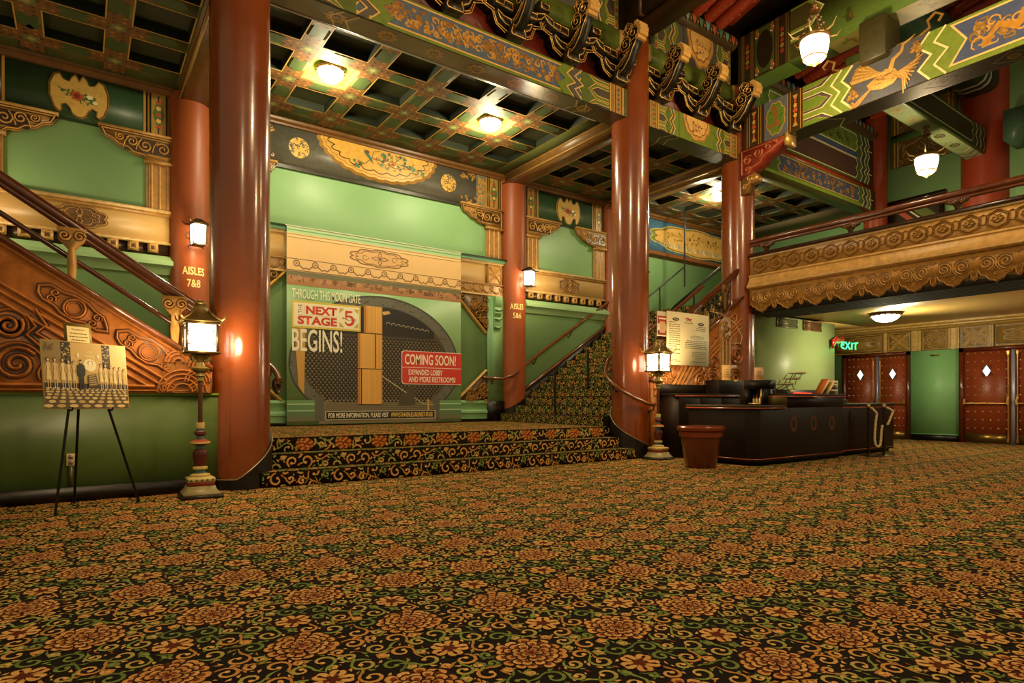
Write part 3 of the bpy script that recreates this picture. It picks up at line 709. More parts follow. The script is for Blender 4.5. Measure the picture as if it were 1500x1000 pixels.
# ---- main bay
for x0, x1, sg, side in ((7.27, 7.65, -1, 'right'), (1.77, 2.15, 1, 'left')):
    pilaster(x0, x1, 4.05, 4.8, 'gilt fluted pilaster at the %s edge of the moon gate bay' % side)
    paint_strip(x0, x1+.06, 'painted border strip at the %s end of the grey frieze' % side)
    bracket(x1 if sg > 0 else x0, sg, 'carved gilt bracket at the %s end of the grey frieze' % side, .66)
def main_band():
    t = thing('gilt_band', 'long beige band with rosette border running behind the top of the banner', 'wall band', (4.71, YW, 3.3)); F = wallY(YW)
    b = MB(BEIGE).fbox(F, 1.77, 7.75, 3.56, 3.99, 0, .05); b.build('band', M['wall'], t)
    b = MB('#c6a468'); b.fbox(F, 1.77, 7.75, 3.99, 4.04, 0, .09); b.fbox(F, 1.77, 7.75, 3.53, 3.57, 0, .075, '#9a7038'); b.fbox(F, 1.77, 7.75, 3.30, 3.33, 0, .08); b.build('edge_mouldings', M['carved'], t)
    b = MB('#a37a40').fbox(F, 1.77, 7.75, 3.33, 3.53, 0, .05); b.pat = '#5a3c18'
    for i in range(24):
        x = 1.9+i*.25; b.ridge(F, arc(x, 3.47, .045, 0, 2*pi, 10)[:-1], .022, .022, .05, '#c79a58', closed=True); b.dome(F, x, 3.47, .018, .02, .05, '#d9b070', 8)
        b.ridge(F, arc(x+.125, 3.49, .125, pi+.35, 2*pi-.35, 8, .11), .018, .02, .05, '#c79a58'); b.ridge(F, arc(x+.125, 3.46, .10, pi+.35, 2*pi-.35, 8, .10), .014, .016, .05, '#b98a48'); b.ridge(F, [(x, 3.42), (x, 3.345)], .014, .014, .05, '#b98a48')
    b.build('rosette_border', M['carved'], t, smooth=50)
    for s in (7.29, 1.80):
        b = MB('#b98a48').fbox(F, s, s+.36, 3.56, 3.98, .05, .085); q = wallY(YW-.085)
        b.ridge(q, [(s+.03, 3.59), (s+.33, 3.95)], .035, .02); b.ridge(q, [(s+.33, 3.59), (s+.03, 3.95)], .035, .02); b.ridge(q, [(s+.02, 3.58), (s+.34, 3.58), (s+.34, 3.96), (s+.02, 3.96)], .03, .02, closed=True); b.dome(q, s+.18, 3.77, .04, .03)
        for a, d in ((.18, .12), (.18, .30), (.08, .19), (.28, .19)): b.ridge(q, spiral(s+a, 3.58+d, .04, 1, 0, 1, 8, .3), .012, .012)
        b.build('crossed_end_panel', M['carved'], t, smooth=50)
    b = MB('#5f9270').fbox(F, 1.77, 7.75, 4.04, 4.10, 0, .13); b.fbox(F, 1.77, 7.75, 4.10, 4.125, 0, .16, '#20301f'); b.build('green_ledge', M['wall'], t)
main_band()
def corner_piece(S, up, label):
    t = thing('carved_corner', label, 'corner ornament', (S(7.0), YW, 2.9 if up else 1.2), 'carved bronze corners around the green panel'); F = wallY(YW-.005)
    z0, z1 = (2.51, 3.29) if up else (.98, 1.62)
    P = [(6.50, z1), (7.29, z1), (7.29, z0)] if up else [(6.55, z0), (7.29, z0), (7.29, z1)]
    b = MB('#5f4520').prism(F, [(S(u), v) for u, v in P], 0, .05); b.build('panel', M['carved'], t)
    b = MB('#a87c40'); b.pat = '#2e1d0c'; R = random.Random(5 if up else 9); n = 0
    while n < 22:
        u = R.uniform(6.55, 7.27); v = R.uniform(z0, z1); k = (u-6.50)/.79; inside = (v > z1-(z1-z0)*k+.07) if up else (v < z0+(z1-z0)*k-.07)
        if inside and v < z1-.05 and u < 7.25: b.ridge(F, [(S(x), y) for x, y in spiral(u, v, R.uniform(.05, .10), 1.3, R.uniform(0, 6), R.choice((-1, 1)), 12, .2)], .026, .04, .05); n += 1
    b.build('carved_scrolls', M['carved'], t, smooth=50)
    b = MB('#c9a04c'); d = [(6.45, z1), (7.25, z0-.03)] if up else [(6.50, z0), (7.27, z1+.04)]
    b.ridge(F, [(S(u), v) for u, v in d], .07, .05, .03); b.build('gold_edge', M['carved'], t, smooth=50)
for S, side in ((lambda x: x, 'right'), (lambda x: 9.42-x, 'left')):
    corner_piece(S, True, 'carved bronze corner at the upper %s of the banner' % side)
    corner_piece(S, False, 'carved bronze corner at the lower %s of the banner' % side)
    xs = sorted((S(7.29), S(7.72))); F = wallY(YW)
    t = thing('green_pilaster', 'green pilaster with scroll corbel %s of the banner' % side, 'pilaster', (S(7.5), YW, Z1), 'green pilasters beside the banner')
    b = MB('#7fae78').fbox(F, xs[0], xs[1], .98, 3.30, 0, .07); b.fbox(F, xs[0]+.08, xs[1]-.08, 1.2, 3.2, .07, .09, '#88b680'); b.build('shaft', M['wall'], t)
    b = MB('#7fae78'); q = [(.07, 3.28), (.20, 3.28), (.20, 3.12), (.15, 3.05), (.17, 2.92), (.12, 2.84), (.14, 2.70), (.10, 2.55), (.07, 2.5)]
    Fx = Frame(((xs[0]+xs[1])/2-.09, YW, 0), (0, -1, 0), (0, 0, 1), (1, 0, 0)); b.prism(Fx, q, 0, .18)
    for r, v, dpt in ((.05, 3.0, .17), (.045, 2.80, .15), (.04, 2.62, .13)): b.ridge(F, [(xs[0]+.13, v), ((xs[0]+xs[1])/2, v-.02), (xs[1]-.13, v)], .05, .03, dpt)
    b.build('scroll_corbel', M['wall'], t, smooth=40)
    b = MB(BLACK).fbox(F, xs[0]-.02, xs[1]+.02, Z1, .98, 0, .10); b.build('black_plinth', M['dark'], t)
struct(moulding('trim_3', wallY(YW), 2.15, 7.29, [(1.0, 0), (1.0, .06), (.95, .09), (.90, .06), (.80, .06), (.76, .10), (.72, .10), (.70, .07), (.58, .07), (.535, .07)], 'wall', '#7fae78'))
w = MB(BLACK).fbox(wallY(YW), 1.8, 7.3, Z1, .60, .0, .085); struct(w.build('baseboard_back', M['dark']))
# moon gate recess trim is hidden behind the banner
def stair_frieze():
    t = thing('painted_frieze', 'blue painted frieze with long gold cartouche above the upper stairs', 'frieze', (14, YW, 5.0)); F = wallY(YW-.02)
    b = MB('#4b7590').fbox(F, 11.6, 17, 5.05, 5.93, -.02, 0); 
    P = [(x, y) for x, y in lobed(14.6, 5.5, 1.95, .37, 10, .10, 90)]
    b.poly(F, scale_poly(P, 1.09), .004, '#6d8a3a'); b.strip(F, scale_poly(P, 1.09), .02, .006, GOLDL, closed=True); b.poly(F, P, .008, '#d0a55a'); b.strip(F, P, .02, .010, '#8a6426', closed=True)
    for i in range(24): b.strip(F, spiral(12.9+.14*i, 5.32-.02*(i % 3), .07, .8, 2, 1, 7, .3), .022, .012, ('#5f8aa0', '#8fb0a8', '#e6dfb8')[i % 3])
    floral(b, F, 14.4, 5.58, 1.3, .16, .012, ['#b58a3c', '#9a6e2c', '#c79a4a', '#7a5a2a'], 70, 11, .05)
    R = random.Random(2)
    for i in range(24): b.strip(F, spiral(11.75+.4*R.random(), 5.15+.7*R.random(), .05, .9, R.uniform(0, 6), 1, 7, .3), .016, .004, '#b98f42')
    b.build('panel', M['paint'], t)
    struct(moulding('trim_4', wallY(YW), 11.4, 17.2, [(5.05, 0), (5.05, .10), (5.0, .14), (4.94, .14), (4.90, .05), (4.88, 0)], 'dark', '#7a4a22'))
stair_frieze()
def wrap_text(t, x, y, r, z, h, u, col, width=None):
    b = MB(); rr = r+.004
    b.text(t, FW, u, z, h, 0, col, width, 'c', bold=.02, warp=lambda a, v: (x+rr*sin(a/rr), y-rr*cos(a/rr), v)); return b
for ec, u0, rows_, nm in ((EC1, .02, (('AISLES', 3.03, .34), ('7&8', 2.83, .20)), 'gold'), (EC2, -.07, (('AISLES', 3.03, .34), ('5&6', 2.83, .20)), 'gold')):
    for s, z, wd in rows_: wrap_text(s, ec.location.x, YW, .30, z, .12, u0, '#f8e29a', wd).build('gold_lettering', M['paint'], ec)
# ------------------------------------------------------------------ painted beams, brackets and the roof over the lobby
XR, YR = 10.8, 7.26
def zig(u, v0, v1, d):      # one fishtail zigzag from top to bottom at u, pushed d
    h = v1-v0
    return [(u, v1), (u-d, v1-h*.28), (u+d*.25, v1-h*.5), (u-d, v1-h*.72), (u, v0)]
def fishtail(u0, u1, v0, v1, d):
    m = (v0+v1)/2; return [(u0, v1), (u0+d, m), (u0, v0), (u1, v0), (u1-d, m), (u1, v1)]
def end_pattern(b, F, u, sg, v0, v1, w, strip_w=.42, K=1.):
    """painted beam end: strip, hexagons, grey and lime zigzag; u = beam end, sg = direction inwards"""
    S = lambda x: u+sg*(x if x <= strip_w else strip_w+(x-strip_w)*K); h = v1-v0
    def R_(a, d, q0, q1, ww, cl): b.rect(F, min(S(a), S(d)), max(S(a), S(d)), q0, q1, ww, cl)
    R_(0, strip_w, v0, v1, w, '#3a2c14')
    for a, d, cl in ((.0, .05, '#4c5a24'), (.07, .085, GOLDL), (.105, .12, GOLDL), (.14, .27, '#a37b40'), (.29, .305, GOLDL), (.325, .34, GOLDL), (.37, .40, GOLDL)): R_(strip_w*a/.42, strip_w*d/.42, v0, v1, w+.002, cl)
    cx = S(strip_w*.49)
    for k in range(5): b.poly(F, lobed(cx, v0+h*(.15+.175*k), .035, h*.065, 5, .3, 15), w+.004, ('#7a4422', '#4f6a35')[k % 2])
    R_(strip_w, strip_w+.62, v0, v1, w+.001, '#55632a')
    for q in (.5,):
        for k, (d, cl) in enumerate(((0, GOLDL), (.012, '#5f7328'), (.05, GOLDL), (.062, '#4b4438'))):
            a = h*.27-d; P = [(strip_w, v0+h*q-a), (strip_w+.22+.10-d, v0+h*q-a), (strip_w+.22+.25-d*1.2, v0+h*q), (strip_w+.22+.10-d, v0+h*q+a), (strip_w, v0+h*q+a)]
            if a > .02: b.poly(F, [(S(x), y) for x, y in P], w+.003+.0008*k, cl)
    for v, s2 in ((v0, 1), (v1, -1)):
        for k, (d, cl) in enumerate(((0, GOLDL), (.012, '#5f7328'), (.05, GOLDL), (.062, '#4b4438'))):
            a = h*.20-d; P = [(strip_w, v), (strip_w+.47-d, v), (strip_w+.34-d, v+s2*a), (strip_w, v+s2*a)]
            if a > .02: b.poly(F, [(S(x), y) for x, y in P], w+.003+.0008*k, cl)
    for off, wd, cl in ((.62, .13, '#57524a'), (.80, .20, '#687a2a')):
        P = zig(strip_w+off, v0, v1, -.14); b.poly(F, [(S(x), y) for x, y in P] + [(S(x+wd), y) for x, y in P[::-1]], w+.006, cl)
    for off in (.62, .79): b.strip(F, [(S(x), y) for x, y in zig(strip_w+off, v0, v1, -.14)], .02, w+.008, GOLDL)
def gold_scrollwork(b, F, u0, u1, v0, v1, w, n, seed, cols=('#a9742e', '#8f6228', '#bd8a3a'), s=.07):
    R = random.Random(seed)
    for i in range(n):
        x = R.uniform(u0, u1); y = R.uniform(v0, v1); r = s*R.uniform(.5, 1.2); a = R.uniform(0, 6.3)
        if i % 3: b.strip(F, [(px, min(v1, max(v0, py))) for px, py in spiral(x, y, r, 1.0, a, R.choice((-1, 1)), 9, .25)], [.016+.012*sin(pi*k/9) for k in range(10)], w+.0005*(i % 4), cols[i % len(cols)])
        else: b.poly(F, lobed(x, y, r*.6, r*.5, 5, .4, 20), w+.0005*(i % 4), cols[i % len(cols)])
def floret(b, F, x, y, r, w, cl='#94703a', cl2='#5a4020'):
    for k in range(8):
        a = 2*pi*k/8; b.poly(F, lobed(x+r*.62*cos(a), y+r*.5*sin(a), r*.28, r*.22, 3, .35, 12, ph=a), w, cl)
    b.poly(F, lobed(x, y, r*.3, r*.25, 6, .4, 18), w+.001, cl); b.poly(F, lobed(x, y, r*.12, r*.1, 5, .2, 12), w+.002, cl2)

def main_beam():
    t = thing('painted_beam', 'long painted beam with blue scrollwork panel above the carpeted steps', 'beam', (4.71, 7.4, 5.86), 'painted beams over the colonnade')
    u0, u1, v0, v1 = 1.78, 7.64, 5.86, 6.33; y = 7.40; F = wallY(y)
    b = MB('#4a4232').box(u0, u1, y, 7.80, v0, v1); 
    b.build('timber', M['paint'], t)
    b = MB(); b.rect(F, u0, u1, v0, v1, .003, '#687a2a')
    P = fishtail(u0+1.0, u1-1.0, v0+.06, v1-.05, .14)
    b.poly(F, inset(P, -.022), .006, GOLDL); b.poly(F, P, .008, '#515f70')
    gold_scrollwork(b, F, u0+1.25, u1-1.3, v0+.11, v1-.10, .010, 190, 3)
    for k in range(3): b.poly(F, lobed(u1-1.42+.12*k, 6.02+.10*(k % 2), .035, .03, 4, .3, 16), .012, '#b5713c')
    for e, sg in ((u0, 1), (u1, -1)): end_pattern(b, F, e, sg, v0, v1, .012)
    b.build('painted_face', M['paint'], t)
    b = MB(); G = ceilF(v0); b.rect(G, u0, u1, y+.02, 7.78, .003, '#57503f'); 
    for k in range(7): floret(b, G, u0+.85+.70*k, 7.59, .17, .005)
    for e, sg in ((u0, 1), (u1, -1)):
        b.rect(G, min(e, e+sg*1.0), max(e, e+sg*1.0), y+.02, 7.78, .004, '#33280f')
        b.strip(G, [(e+sg*1.1, y+.02), (e+sg*.98, 7.59), (e+sg*1.1, 7.78)], .02, .006, '#b9a06a'); b.strip(G, [(e+sg*.9, y+.02), (e+sg*.78, 7.59), (e+sg*.9, 7.78)], .02, .006, '#b9a06a')
    b.build('painted_underside', M['plastic'], t)
    b = MB('#d8d2c0').tube([(u0, 7.79, v0-.012), (u1-.35, 7.79, v0-.012)], .008, 5); b.build('edge_cable', M['metal'], t)
main_beam()
def medallion_panel(b, F, cx, v0, v1, bg, wid, w):
    b.rect(F, cx-wid, cx+wid, v0, v1, w, bg)
    top = v1-.01; ry = (v1-v0)*.93; rx = .42
    for k, (s, cl) in enumerate(((1, '#9a6c34'), (.93, '#c08f4c'), (.80, '#8a5c2a'), (.74, '#d0a25a'))):
        b.poly(F, [(x, min(y, top)) for x, y in lobed(cx, top, rx*s, ry*s, 9 if k < 2 else 12, .08, 60, pi, 2*pi)], w+.003+.002*k, cl)
    floral(b, F, cx, v0+(v1-v0)*.62, .18, (v1-v0)*.22, w+.012, ['#8a6a3a', '#b5603c', '#6d5a2a', '#a8794a'], 26, 7, .03)
def side_beam():
    t = thing('painted_beam', 'short painted beam with gold half medallion between the two right columns', 'beam', (9.5, 7.4, 5.86), 'painted beams over the colonnade')
    u0, u1, v0, v1 = 8.18, 10.84, 5.86, 6.33; F = wallY(7.40)
    b = MB('#3f3a22').box(u0, u1, 7.40, 7.80, v0, v1); b.build('timber', M['paint'], t)
    b = MB(); b.rect(F, u0, u1, v0, v1, .003, '#687a2a')
    medallion_panel(b, F, 9.51, v0, v1, '#687a2a', .5, .012)
    for e, sg in ((u0, 1), (u1, -1)): end_pattern(b, F, e, sg, v0, v1, .004, .30, .45)
    b.build('painted_face', M['paint'], t)
    G = ceilF(v0); b = MB()
    for e, sg in ((u0, 1), (u1, -1)):
        for d in (.55, .75): b.strip(G, [(e+sg*(d+.1), 7.41), (e+sg*d, 7.6), (e+sg*(d+.1), 7.79)], .02, .004, '#b9a06a')
    b.rect(G, u0, u1, 7.40, 7.80, .002, '#3c3a1c'); b.build('painted_underside', M['paint'], t)
side_beam()
w = MB('#2a1c10').box(-5, 17.2, 7.86, 7.92, 6.3, 9.2); struct(w.build('wall_over_aisle', M['dark']))
w = MB('#2a1c10'); k = w.pts([(-5, 7.95, 8.72), (17.2, 7.95, 8.72), (17.2, -4, 11.95), (-5, -4, 11.95)]); w.face((k, k+1, k+2, k+3)); struct(w.build('ceiling', M['dark']))
# red boarding behind the brackets, tie beam and upper painted panels
t = thing('red_boarding', 'dark red boarding behind the row of scroll brackets', 'boarding', (6.3, 7.62, 6.33)); b = MB('#6a2110').box(1.78, XB-.3, 7.62, 7.7, 6.33, 7.06); b.build('board', M['wall'], t); b = MB('#6a2110').box(XB+.3, XC-.28, 7.62, 7.7, 6.33, 7.06); b.build('board', M['wall'], t)
for a, d, nm in ((1.78, 7.62, 'above the carpeted steps'), (8.2, 10.80, 'between the two right columns')):
    t = thing('tie_beam', 'plain green tie beam running over the scroll brackets ' + nm, 'beam', ((a+d)/2, 7.4, 7.06), 'green tie beams over the brackets')
    b = MB('#5f6e2a').box(a, d, 7.44, 7.78, 7.06, 7.33); b.build('timber', M['paint'], t); b = MB('#b99650').box(a-.01, a+.10, 7.425, 7.79, 7.05, 7.34); b.box(d-.10, d+.01, 7.425, 7.79, 7.05, 7.34); b.build('gilt_end_band', M['paint'], t)
def upper_panel(u0, u1, cxs, label):
    t = thing('painted_fascia', label, 'painted panel', ((u0+u1)/2, 7.5, 7.33), 'painted panels above the tie beams'); F = wallY(7.50); v0, v1 = 7.33, 8.06
    b = MB('#5a5648').box(u0, u1, 7.50, 7.75, v0, v1); b.build('board', M['paint'], t)
    b = MB(); b.rect(F, u0, u1, v0, v1, .003, '#57554c')
    for cx in cxs: medallion_panel(b, F, cx, v0, v1, '#4d4c46', .5, .014)
    for e, sg in ((u0, 1), (u1, -1)): end_pattern(b, F, e, sg, v0, v1, .004, .10, .5)
    b.build('painted_face', M['paint'], t)
    b = MB('#4a3a22'); n = 14
    for i in range(n): a0, a1 = pi*.5+pi*i/n, pi*.5+pi*(i+1)/n; m = b.pts([(u0-.02, 7.48+.14*cos(a0), 8.18+.14*sin(a0)), (u1+.02, 7.48+.14*cos(a0), 8.18+.14*sin(a0)), (u1+.02, 7.48+.14*cos(a1), 8.18+.14*sin(a1)), (u0-.02, 7.48+.14*cos(a1), 8.18+.14*sin(a1))]); b.face((m, m+1, m+2, m+3))
    b.build('cornice_roll', M['paint'], t, smooth=60)
    b = MB(); k = int((u1-u0)/.2); G = Frame((0, 7.335, 8.13), (1, 0, 0), (0, 0, 1), (0, -1, 0))
    for i in range(k):
        x = u0+.12+i*.2; cl = ('#6fa098', '#b5603c', '#4f7a5a')[i % 3]
        for a in (-.7, -.35, 0, .35, .7): b.strip(G, [(x, -.07), (x+.05*sin(a), .0), (x+.085*sin(a), .10)], [.014, .03, .01], .006+.003*abs(a), cl)
        b.poly(G, lobed(x+.1, -.01, .03, .03, 5, .3, 15), .012, '#a8653c')
    b.build('painted_leaves', M['paint'], t)
upper_panel(8.45, 10.72, (9.75,), 'grey painted panel with gold half medallion under the red rafters')
upper_panel(1.78, 7.55, (4.7,), 'long grey painted panel above the brackets over the carpeted steps')

# ---- scroll brackets
BR_L = 'black scroll bracket edged in gold, '
def outlined(b, g, F, poly, w0, w1, col='#15110a', line=GOLDL, ins=.018, both=True, lw=.018):
    b.prism(F, poly, w0, w1, col)
    P = inset(poly, ins); g.ridge(F, P, lw, .008, w1, line, closed=True)
    if both:
        Fb = Frame(F.o, F.U, F.V, F.W); g.strip(Fb, P, lw, w0-.003, line, closed=True)
def scroll_bracket(loc, label):
    t = thing('scroll_bracket', label, 'bracket', loc, 'black scroll brackets on the painted beams'); x, y, z = loc
    F = wallY(y); b = MB('#15110a'); g = MB(GOLDL)
    outlined(b, g, F, [(x-.13, z), (x+.13, z), (x+.15, z+.05), (x+.11, z+.18), (x-.11, z+.18), (x-.15, z+.05)], 0, .15, '#1f180c')
    g.build('base_outline', M['gilt'], b.build('base_block', M['paint'], t))
    for nm, hw, z0, th in (('lower_arm', .33, .16, .15), ('upper_arm', .56, .38, .15)):
        for s in (-1, 1):
            b = MB('#15110a'); g = MB(GOLDL)
            P = [(x+s*.05, z+z0), (x+s*hw*.55, z+z0+.01), (x+s*hw*.85, z+z0+.07), (x+s*hw, z+z0+.16), (x+s*hw, z+z0+.22), (x+s*hw*.6, z+z0+.15), (x+s*.05, z+z0+.14)]
            outlined(b, g, F, P, -.18, .06+(.03 if nm[0] == 'u' else 0))
            cx = x+s*(hw-.03); Q = [(cx-.085, z+z0+.24), (cx+.085, z+z0+.24), (cx+.10, z+z0+.36), (cx-.10, z+z0+.36)]
            outlined(b, g, F, Q, -.18, .10, '#211a0e'); b.fbox(F, cx-.05, cx+.05, z+z0+.12, z+z0+.25, -.16, .04)
            for k in (1, 2): g.ridge(F, [(x+s*hw*(.30+.1*k), z+z0-.02-.035*k), (x+s*hw*(.85+.07*k), z+z0+.03-.02*k), (x+s*(hw+.03*k), z+z0+.15)], .014, .01, .03, GOLDL)
            g.build(nm+'_outline', M['gilt'], b.build(nm, M['paint'], t))
    G = Frame((x, y, z), (0, -1, 0), (0, 0, 1), (-1, 0, 0))
    b = MB('#15110a'); g = MB(GOLDL)
    P = [(-.15, .16), (.14, .10), (.26, .14), (.38, .26), (.46, .40), (.56, .52), (.50, .60), (.38, .50), (.26, .36), (.12, .28), (-.15, .30)]
    outlined(b, g, G, P, -.07, .07)
    for k in (1, 2): g.ridge(G, [(u-.02*k, v+.045*k) for u, v in ((.02, .16), (.22, .19), (.34, .29), (.44, .44))], .012, .008, .07, '#b98a45')
    g.build('nose_outline', M['gilt'], b.build('rising_nose', M['paint'], t))
    b = MB('#15110a'); g = MB(GOLDL)
    for (cx, cz, r, k) in ((.30, .52, .135, 5), (.47, .64, .145, 5), (.36, .73, .12, 5)):
        P = lobed(cx, cz, r, r, k, .16, 36, ph=.4); b.prism(G, P, -.085, .085); g.ridge(G, inset(P, .018), .014, .009, .085, GOLDL, closed=True)
        g.ridge(G, spiral(cx, cz, r*.6, 1.25, .4, 1, 14, .2), .013, .008, .085, GOLDL)
    for i in range(5): a = -.9+.5*i; b.fbox(G, .47+.135*cos(a)-.03, .47+.135*cos(a)+.035, .64+.135*sin(a)-.035, .64+.135*sin(a)+.035, -.095, .095, '#c69a55')
    g.build('cloud_outline', M['gilt'], b.build('cloud_head', M['paint'], t, smooth=35))
    return t
bw = 6.42/6
P0 = scroll_bracket((XA+.535, 7.39, 6.33), BR_L + 'hidden nearest the left column')
for i in range(1, 6):
    dup(P0, (XA+.535+bw*i, 7.39, 6.33), BR_L + ('second from the left column, long beam', 'third from the left column, long beam', 'fourth from the left column, long beam', 'second before the middle column, long beam', 'last before the middle column, long beam')[i-1])
for i in range(3): dup(P0, (8.45+1.057*i, 7.39, 6.33), BR_L + ('first right of the middle column', 'above the gold half medallion of the short beam', 'last before the balcony end column')[i])

# ---- roof rafters
def rafters(x0, x1, y0, y1, z0, m, label, step=.36, r=.13):
    Fy = lambda y: z0+m*(y0-y)
    t = thing('rafter_roof', label, 'roof', ((x0+x1)/2, y0, z0)); b = MB('#7a2a16'); k = b.pts([(x0, y0, Fy(y0)+.12), (x1, y0, Fy(y0)+.12), (x1, y1, Fy(y1)+.12), (x0, y1, Fy(y1)+.12)]); b.face((k, k+1, k+2, k+3)); b.build('boarding', M['wall'], t)
    n = int((x1-x0)/step); R = random.Random(4)
    for i in range(n):
        x = x0+step*(i+.5); b = MB('#a03a22').tube([(x, y0, Fy(y0)), (x, y1, Fy(y1))], r, 10)
        for j in range(26):
            y = y0-.08-.11*j; zz = Fy(y)-r*.96; a = R.uniform(-.5, .5); px = x+r*.9*sin(a); pz = Fy(y)-r*1.015*cos(a)
            q = b.pts([(px-.03, y, pz), (px, y-.05, pz-.002), (px+.03, y, pz), (px, y+.04, pz-.002)]); b.face((q, q+1, q+2, q+3), '#b98a45')
        b.build('rafter', M['paint'], t, smooth=60)
rafters(8.3, 10.7, 7.45, -3, 8.42, .27, 'sloping red rafters over the lobby right of the middle column')
rafters(-3, 7.5, 7.45, -3, 8.42, .27, 'sloping red rafters over the carpeted steps')
rafters(11.35, 17.2, 7.5, -3, 8.35, .20, 'sloping red rafters over the balcony', .40)

# ---- beams running from the columns into the lobby
def lobby_beams():
    t = thing('roof_beam', 'dark brown roof beam resting on the middle red column', 'beam', (XB, 5, 7.42)); b = MB('#3a2815').box(7.58, 8.22, -3, 7.35, 7.42, 8.2); b.box(7.66, 8.14, -3, 7.36, 7.36, 7.42, '#4a331a'); b.build('timber', M['dark'], t)
    b = MB('#5a3d1e')
    for k in range(6): b.box(7.57, 8.23, 7.0-.9*k, 7.06-.9*k, 7.41, 8.21)
    b.build('bands', M['dark'], t)
    F = wallX(XR)
    # lower beam with the crane and dragon
    t = thing('painted_beam', 'great painted beam with golden crane and blue dragon panel beside the balcony', 'beam', (XR+.25, 4, 6.0), 'painted beams over the colonnade')
    v0, v1 = 6.0, 6.74; b = MB('#3a3018').box(XR, XR+.5, -3, YR-.02, v0, v1); b.build('timber', M['paint'], t)
    U = lambda y: -y
    b = MB(); b.rect(F, U(YR-.02), U(-3), v0, v1, .003, '#768831')
    b.rect(F, U(7.24), U(6.80), v0, v1, .005, '#3b2b14')
    def lozenge(yc):
        for dy in (-.15, -.10, .10, .15): b.strip(F, [(U(yc+dy), v0), (U(yc+dy), v1)], .016, .008, '#a8803c')
        for k in range(5): b.poly(F, lobed(U(yc), v0+.37+.09*(k-2), .05-.012*abs(k-2), .05, 5, .3, 15), .010, ('#b5502c', '#c79a45')[k % 2])
        b.poly(F, [(U(yc-.05), v0+.08), (U(yc), v0+.2), (U(yc+.05), v0+.08)], .009, '#b98a40'); b.poly(F, [(U(yc-.05), v1-.08), (U(yc), v1-.2), (U(yc+.05), v1-.08)], .009, '#b98a40')
    lozenge(7.02)
    b.rect(F, U(6.80), U(6.32), v0, v1, .006, '#5d6068'); P = lobed(U(6.56), v0+.37, .19, .31, 8, .14, 48); b.poly(F, inset(P, -.015), .008, '#c28f46'); b.poly(F, P, .010, '#5c7a28'); floral(b, F, U(6.56), v0+.37, .14, .24, .012, ['#8a5a2a', '#79632a', '#456a1e'], 30, 3, .05)
    b.rect(F, U(6.32), U(6.02), v0, v1, .006, '#3b2b14'); lozenge(6.17)
    # hexagon zone
    b.rect(F, U(6.02), U(5.42), v0, v1, .005, '#7b8a36')
    for q, hh in ((.5, .22), (1.0, .2), (0.0, .2)):
        for k, (d, cl) in enumerate(((0, '#f0dca0'), (.018, '#4f4c48'), (.07, '#b98a45'), (.082, '#667f2c'))):
            a = (hh-d)*.74*.9; c0 = v0+.74*q
            P = [(U(6.02), c0-a), (U(5.66+d), c0-a), (U(5.48+d*1.2), c0), (U(5.66+d), c0+a), (U(6.02), c0+a)]
            b.poly(F, [(x, min(v1, max(v0, y))) for x, y in P], .008+.001*k, cl)
    def zz(y, s=1, d=.16): return [(U(y+s*d*o), v0+.74*f) for f, o in ((0, -.6), (.27, .55), (.5, -.35), (.73, .55), (1, -.6))]
    A = zz(5.42); B = zz(5.24); b.poly(F, A + B[::-1], .012, '#768831')
    for q in (A, B): b.strip(F, q, .03, .014, '#ecd699')
    # crane panel
    C0 = zz(5.20); C1 = [(U(3.98), v1), (U(4.14), v0+.55), (U(3.96), v0+.38), (U(4.14), v0+.2), (U(3.98), v0)]
    b.poly(F, C0[::-1][:0] + C0 + C1[::1], .011, '#4d4c50')
    D0 = [(x+.22, y) for x, y in C1]; b.poly(F, C1 + D0[::-1], .012, '#768831')
    for q in (C1, D0): b.strip(F, q, .03, .014, '#ecd699')
    # dragon panel
    P = [(U(3.66), v1-.07), (U(3.48), v0+.40), (U(3.68), v0+.10), (U(-3), v0+.10), (U(-3), v1-.07)]
    b.poly(F, inset(P, -.03), .012, '#e0bd72'); b.poly(F, P, .014, '#4a5474')
    gold_scrollwork(b, F, U(3.4), U(1.0), v0+.18, v1-.14, .016, 120, 9, ('#a9772e', '#8f6a30', '#c2924a'), .11)
    b.strip(F, [(U(3.30), v0+.22), (U(3.1), v0+.42), (U(2.9), v0+.30), (U(2.7), v0+.5), (U(2.45), v0+.40), (U(2.2), v0+.56), (U(1.9), v0+.42)], [.05, .08, .10, .12, .12, .10, .07], .019, '#b5802e')
    b.build('painted_face', M['paint'], t)
    # the crane
    b = MB('#d2a24c'); g = lambda y, v: (U(4.62+(y-4.62)*1.22), v0+.34+(v-.34)*1.28)
    body = [g(4.86, .30), g(4.74, .36), g(4.62, .42), g(4.50, .38), g(4.44, .28), g(4.52, .20), g(4.66, .18), g(4.82, .22)]; b.poly(F, body, .018, '#cf9d48')
    b.strip(F, [g(4.56, .38), g(4.52, .50), g(4.42, .56), g(4.40, .64), g(4.34, .66), g(4.26, .70)], [.08, .065, .05, .04, .035, .01], .020, '#d8ab58')
    for i in range(9):                                            # left wing feathers
        a = i/8; b.strip(F, [g(4.66-.02*i, .36), g(4.92+.05*i*.4, .50+.10*(1-a)-.18*a*.5), g(5.08-.05*abs(i-4)*.3, .56-.30*a)], [.03, .035, .014], .020+.0007*i, ('#d8ab58', '#b98436')[i % 2])
    for i in range(10):                                           # right wing feathers
        a = i/9; b.strip(F, [g(4.52, .30), g(4.34+.06*a, .34-.12*a), g(4.16+.24*a, .40-.40*a+.02)], [.03, .04, .014], .021+.0007*i, ('#d8ab58', '#b98436')[i % 2])
    for i in range(4): b.strip(F, [g(4.80, .24), g(4.95, .16-.02*i), g(5.10-.03*i, .06)], [.03, .025, .01], .020+.0007*i, '#c2914a')
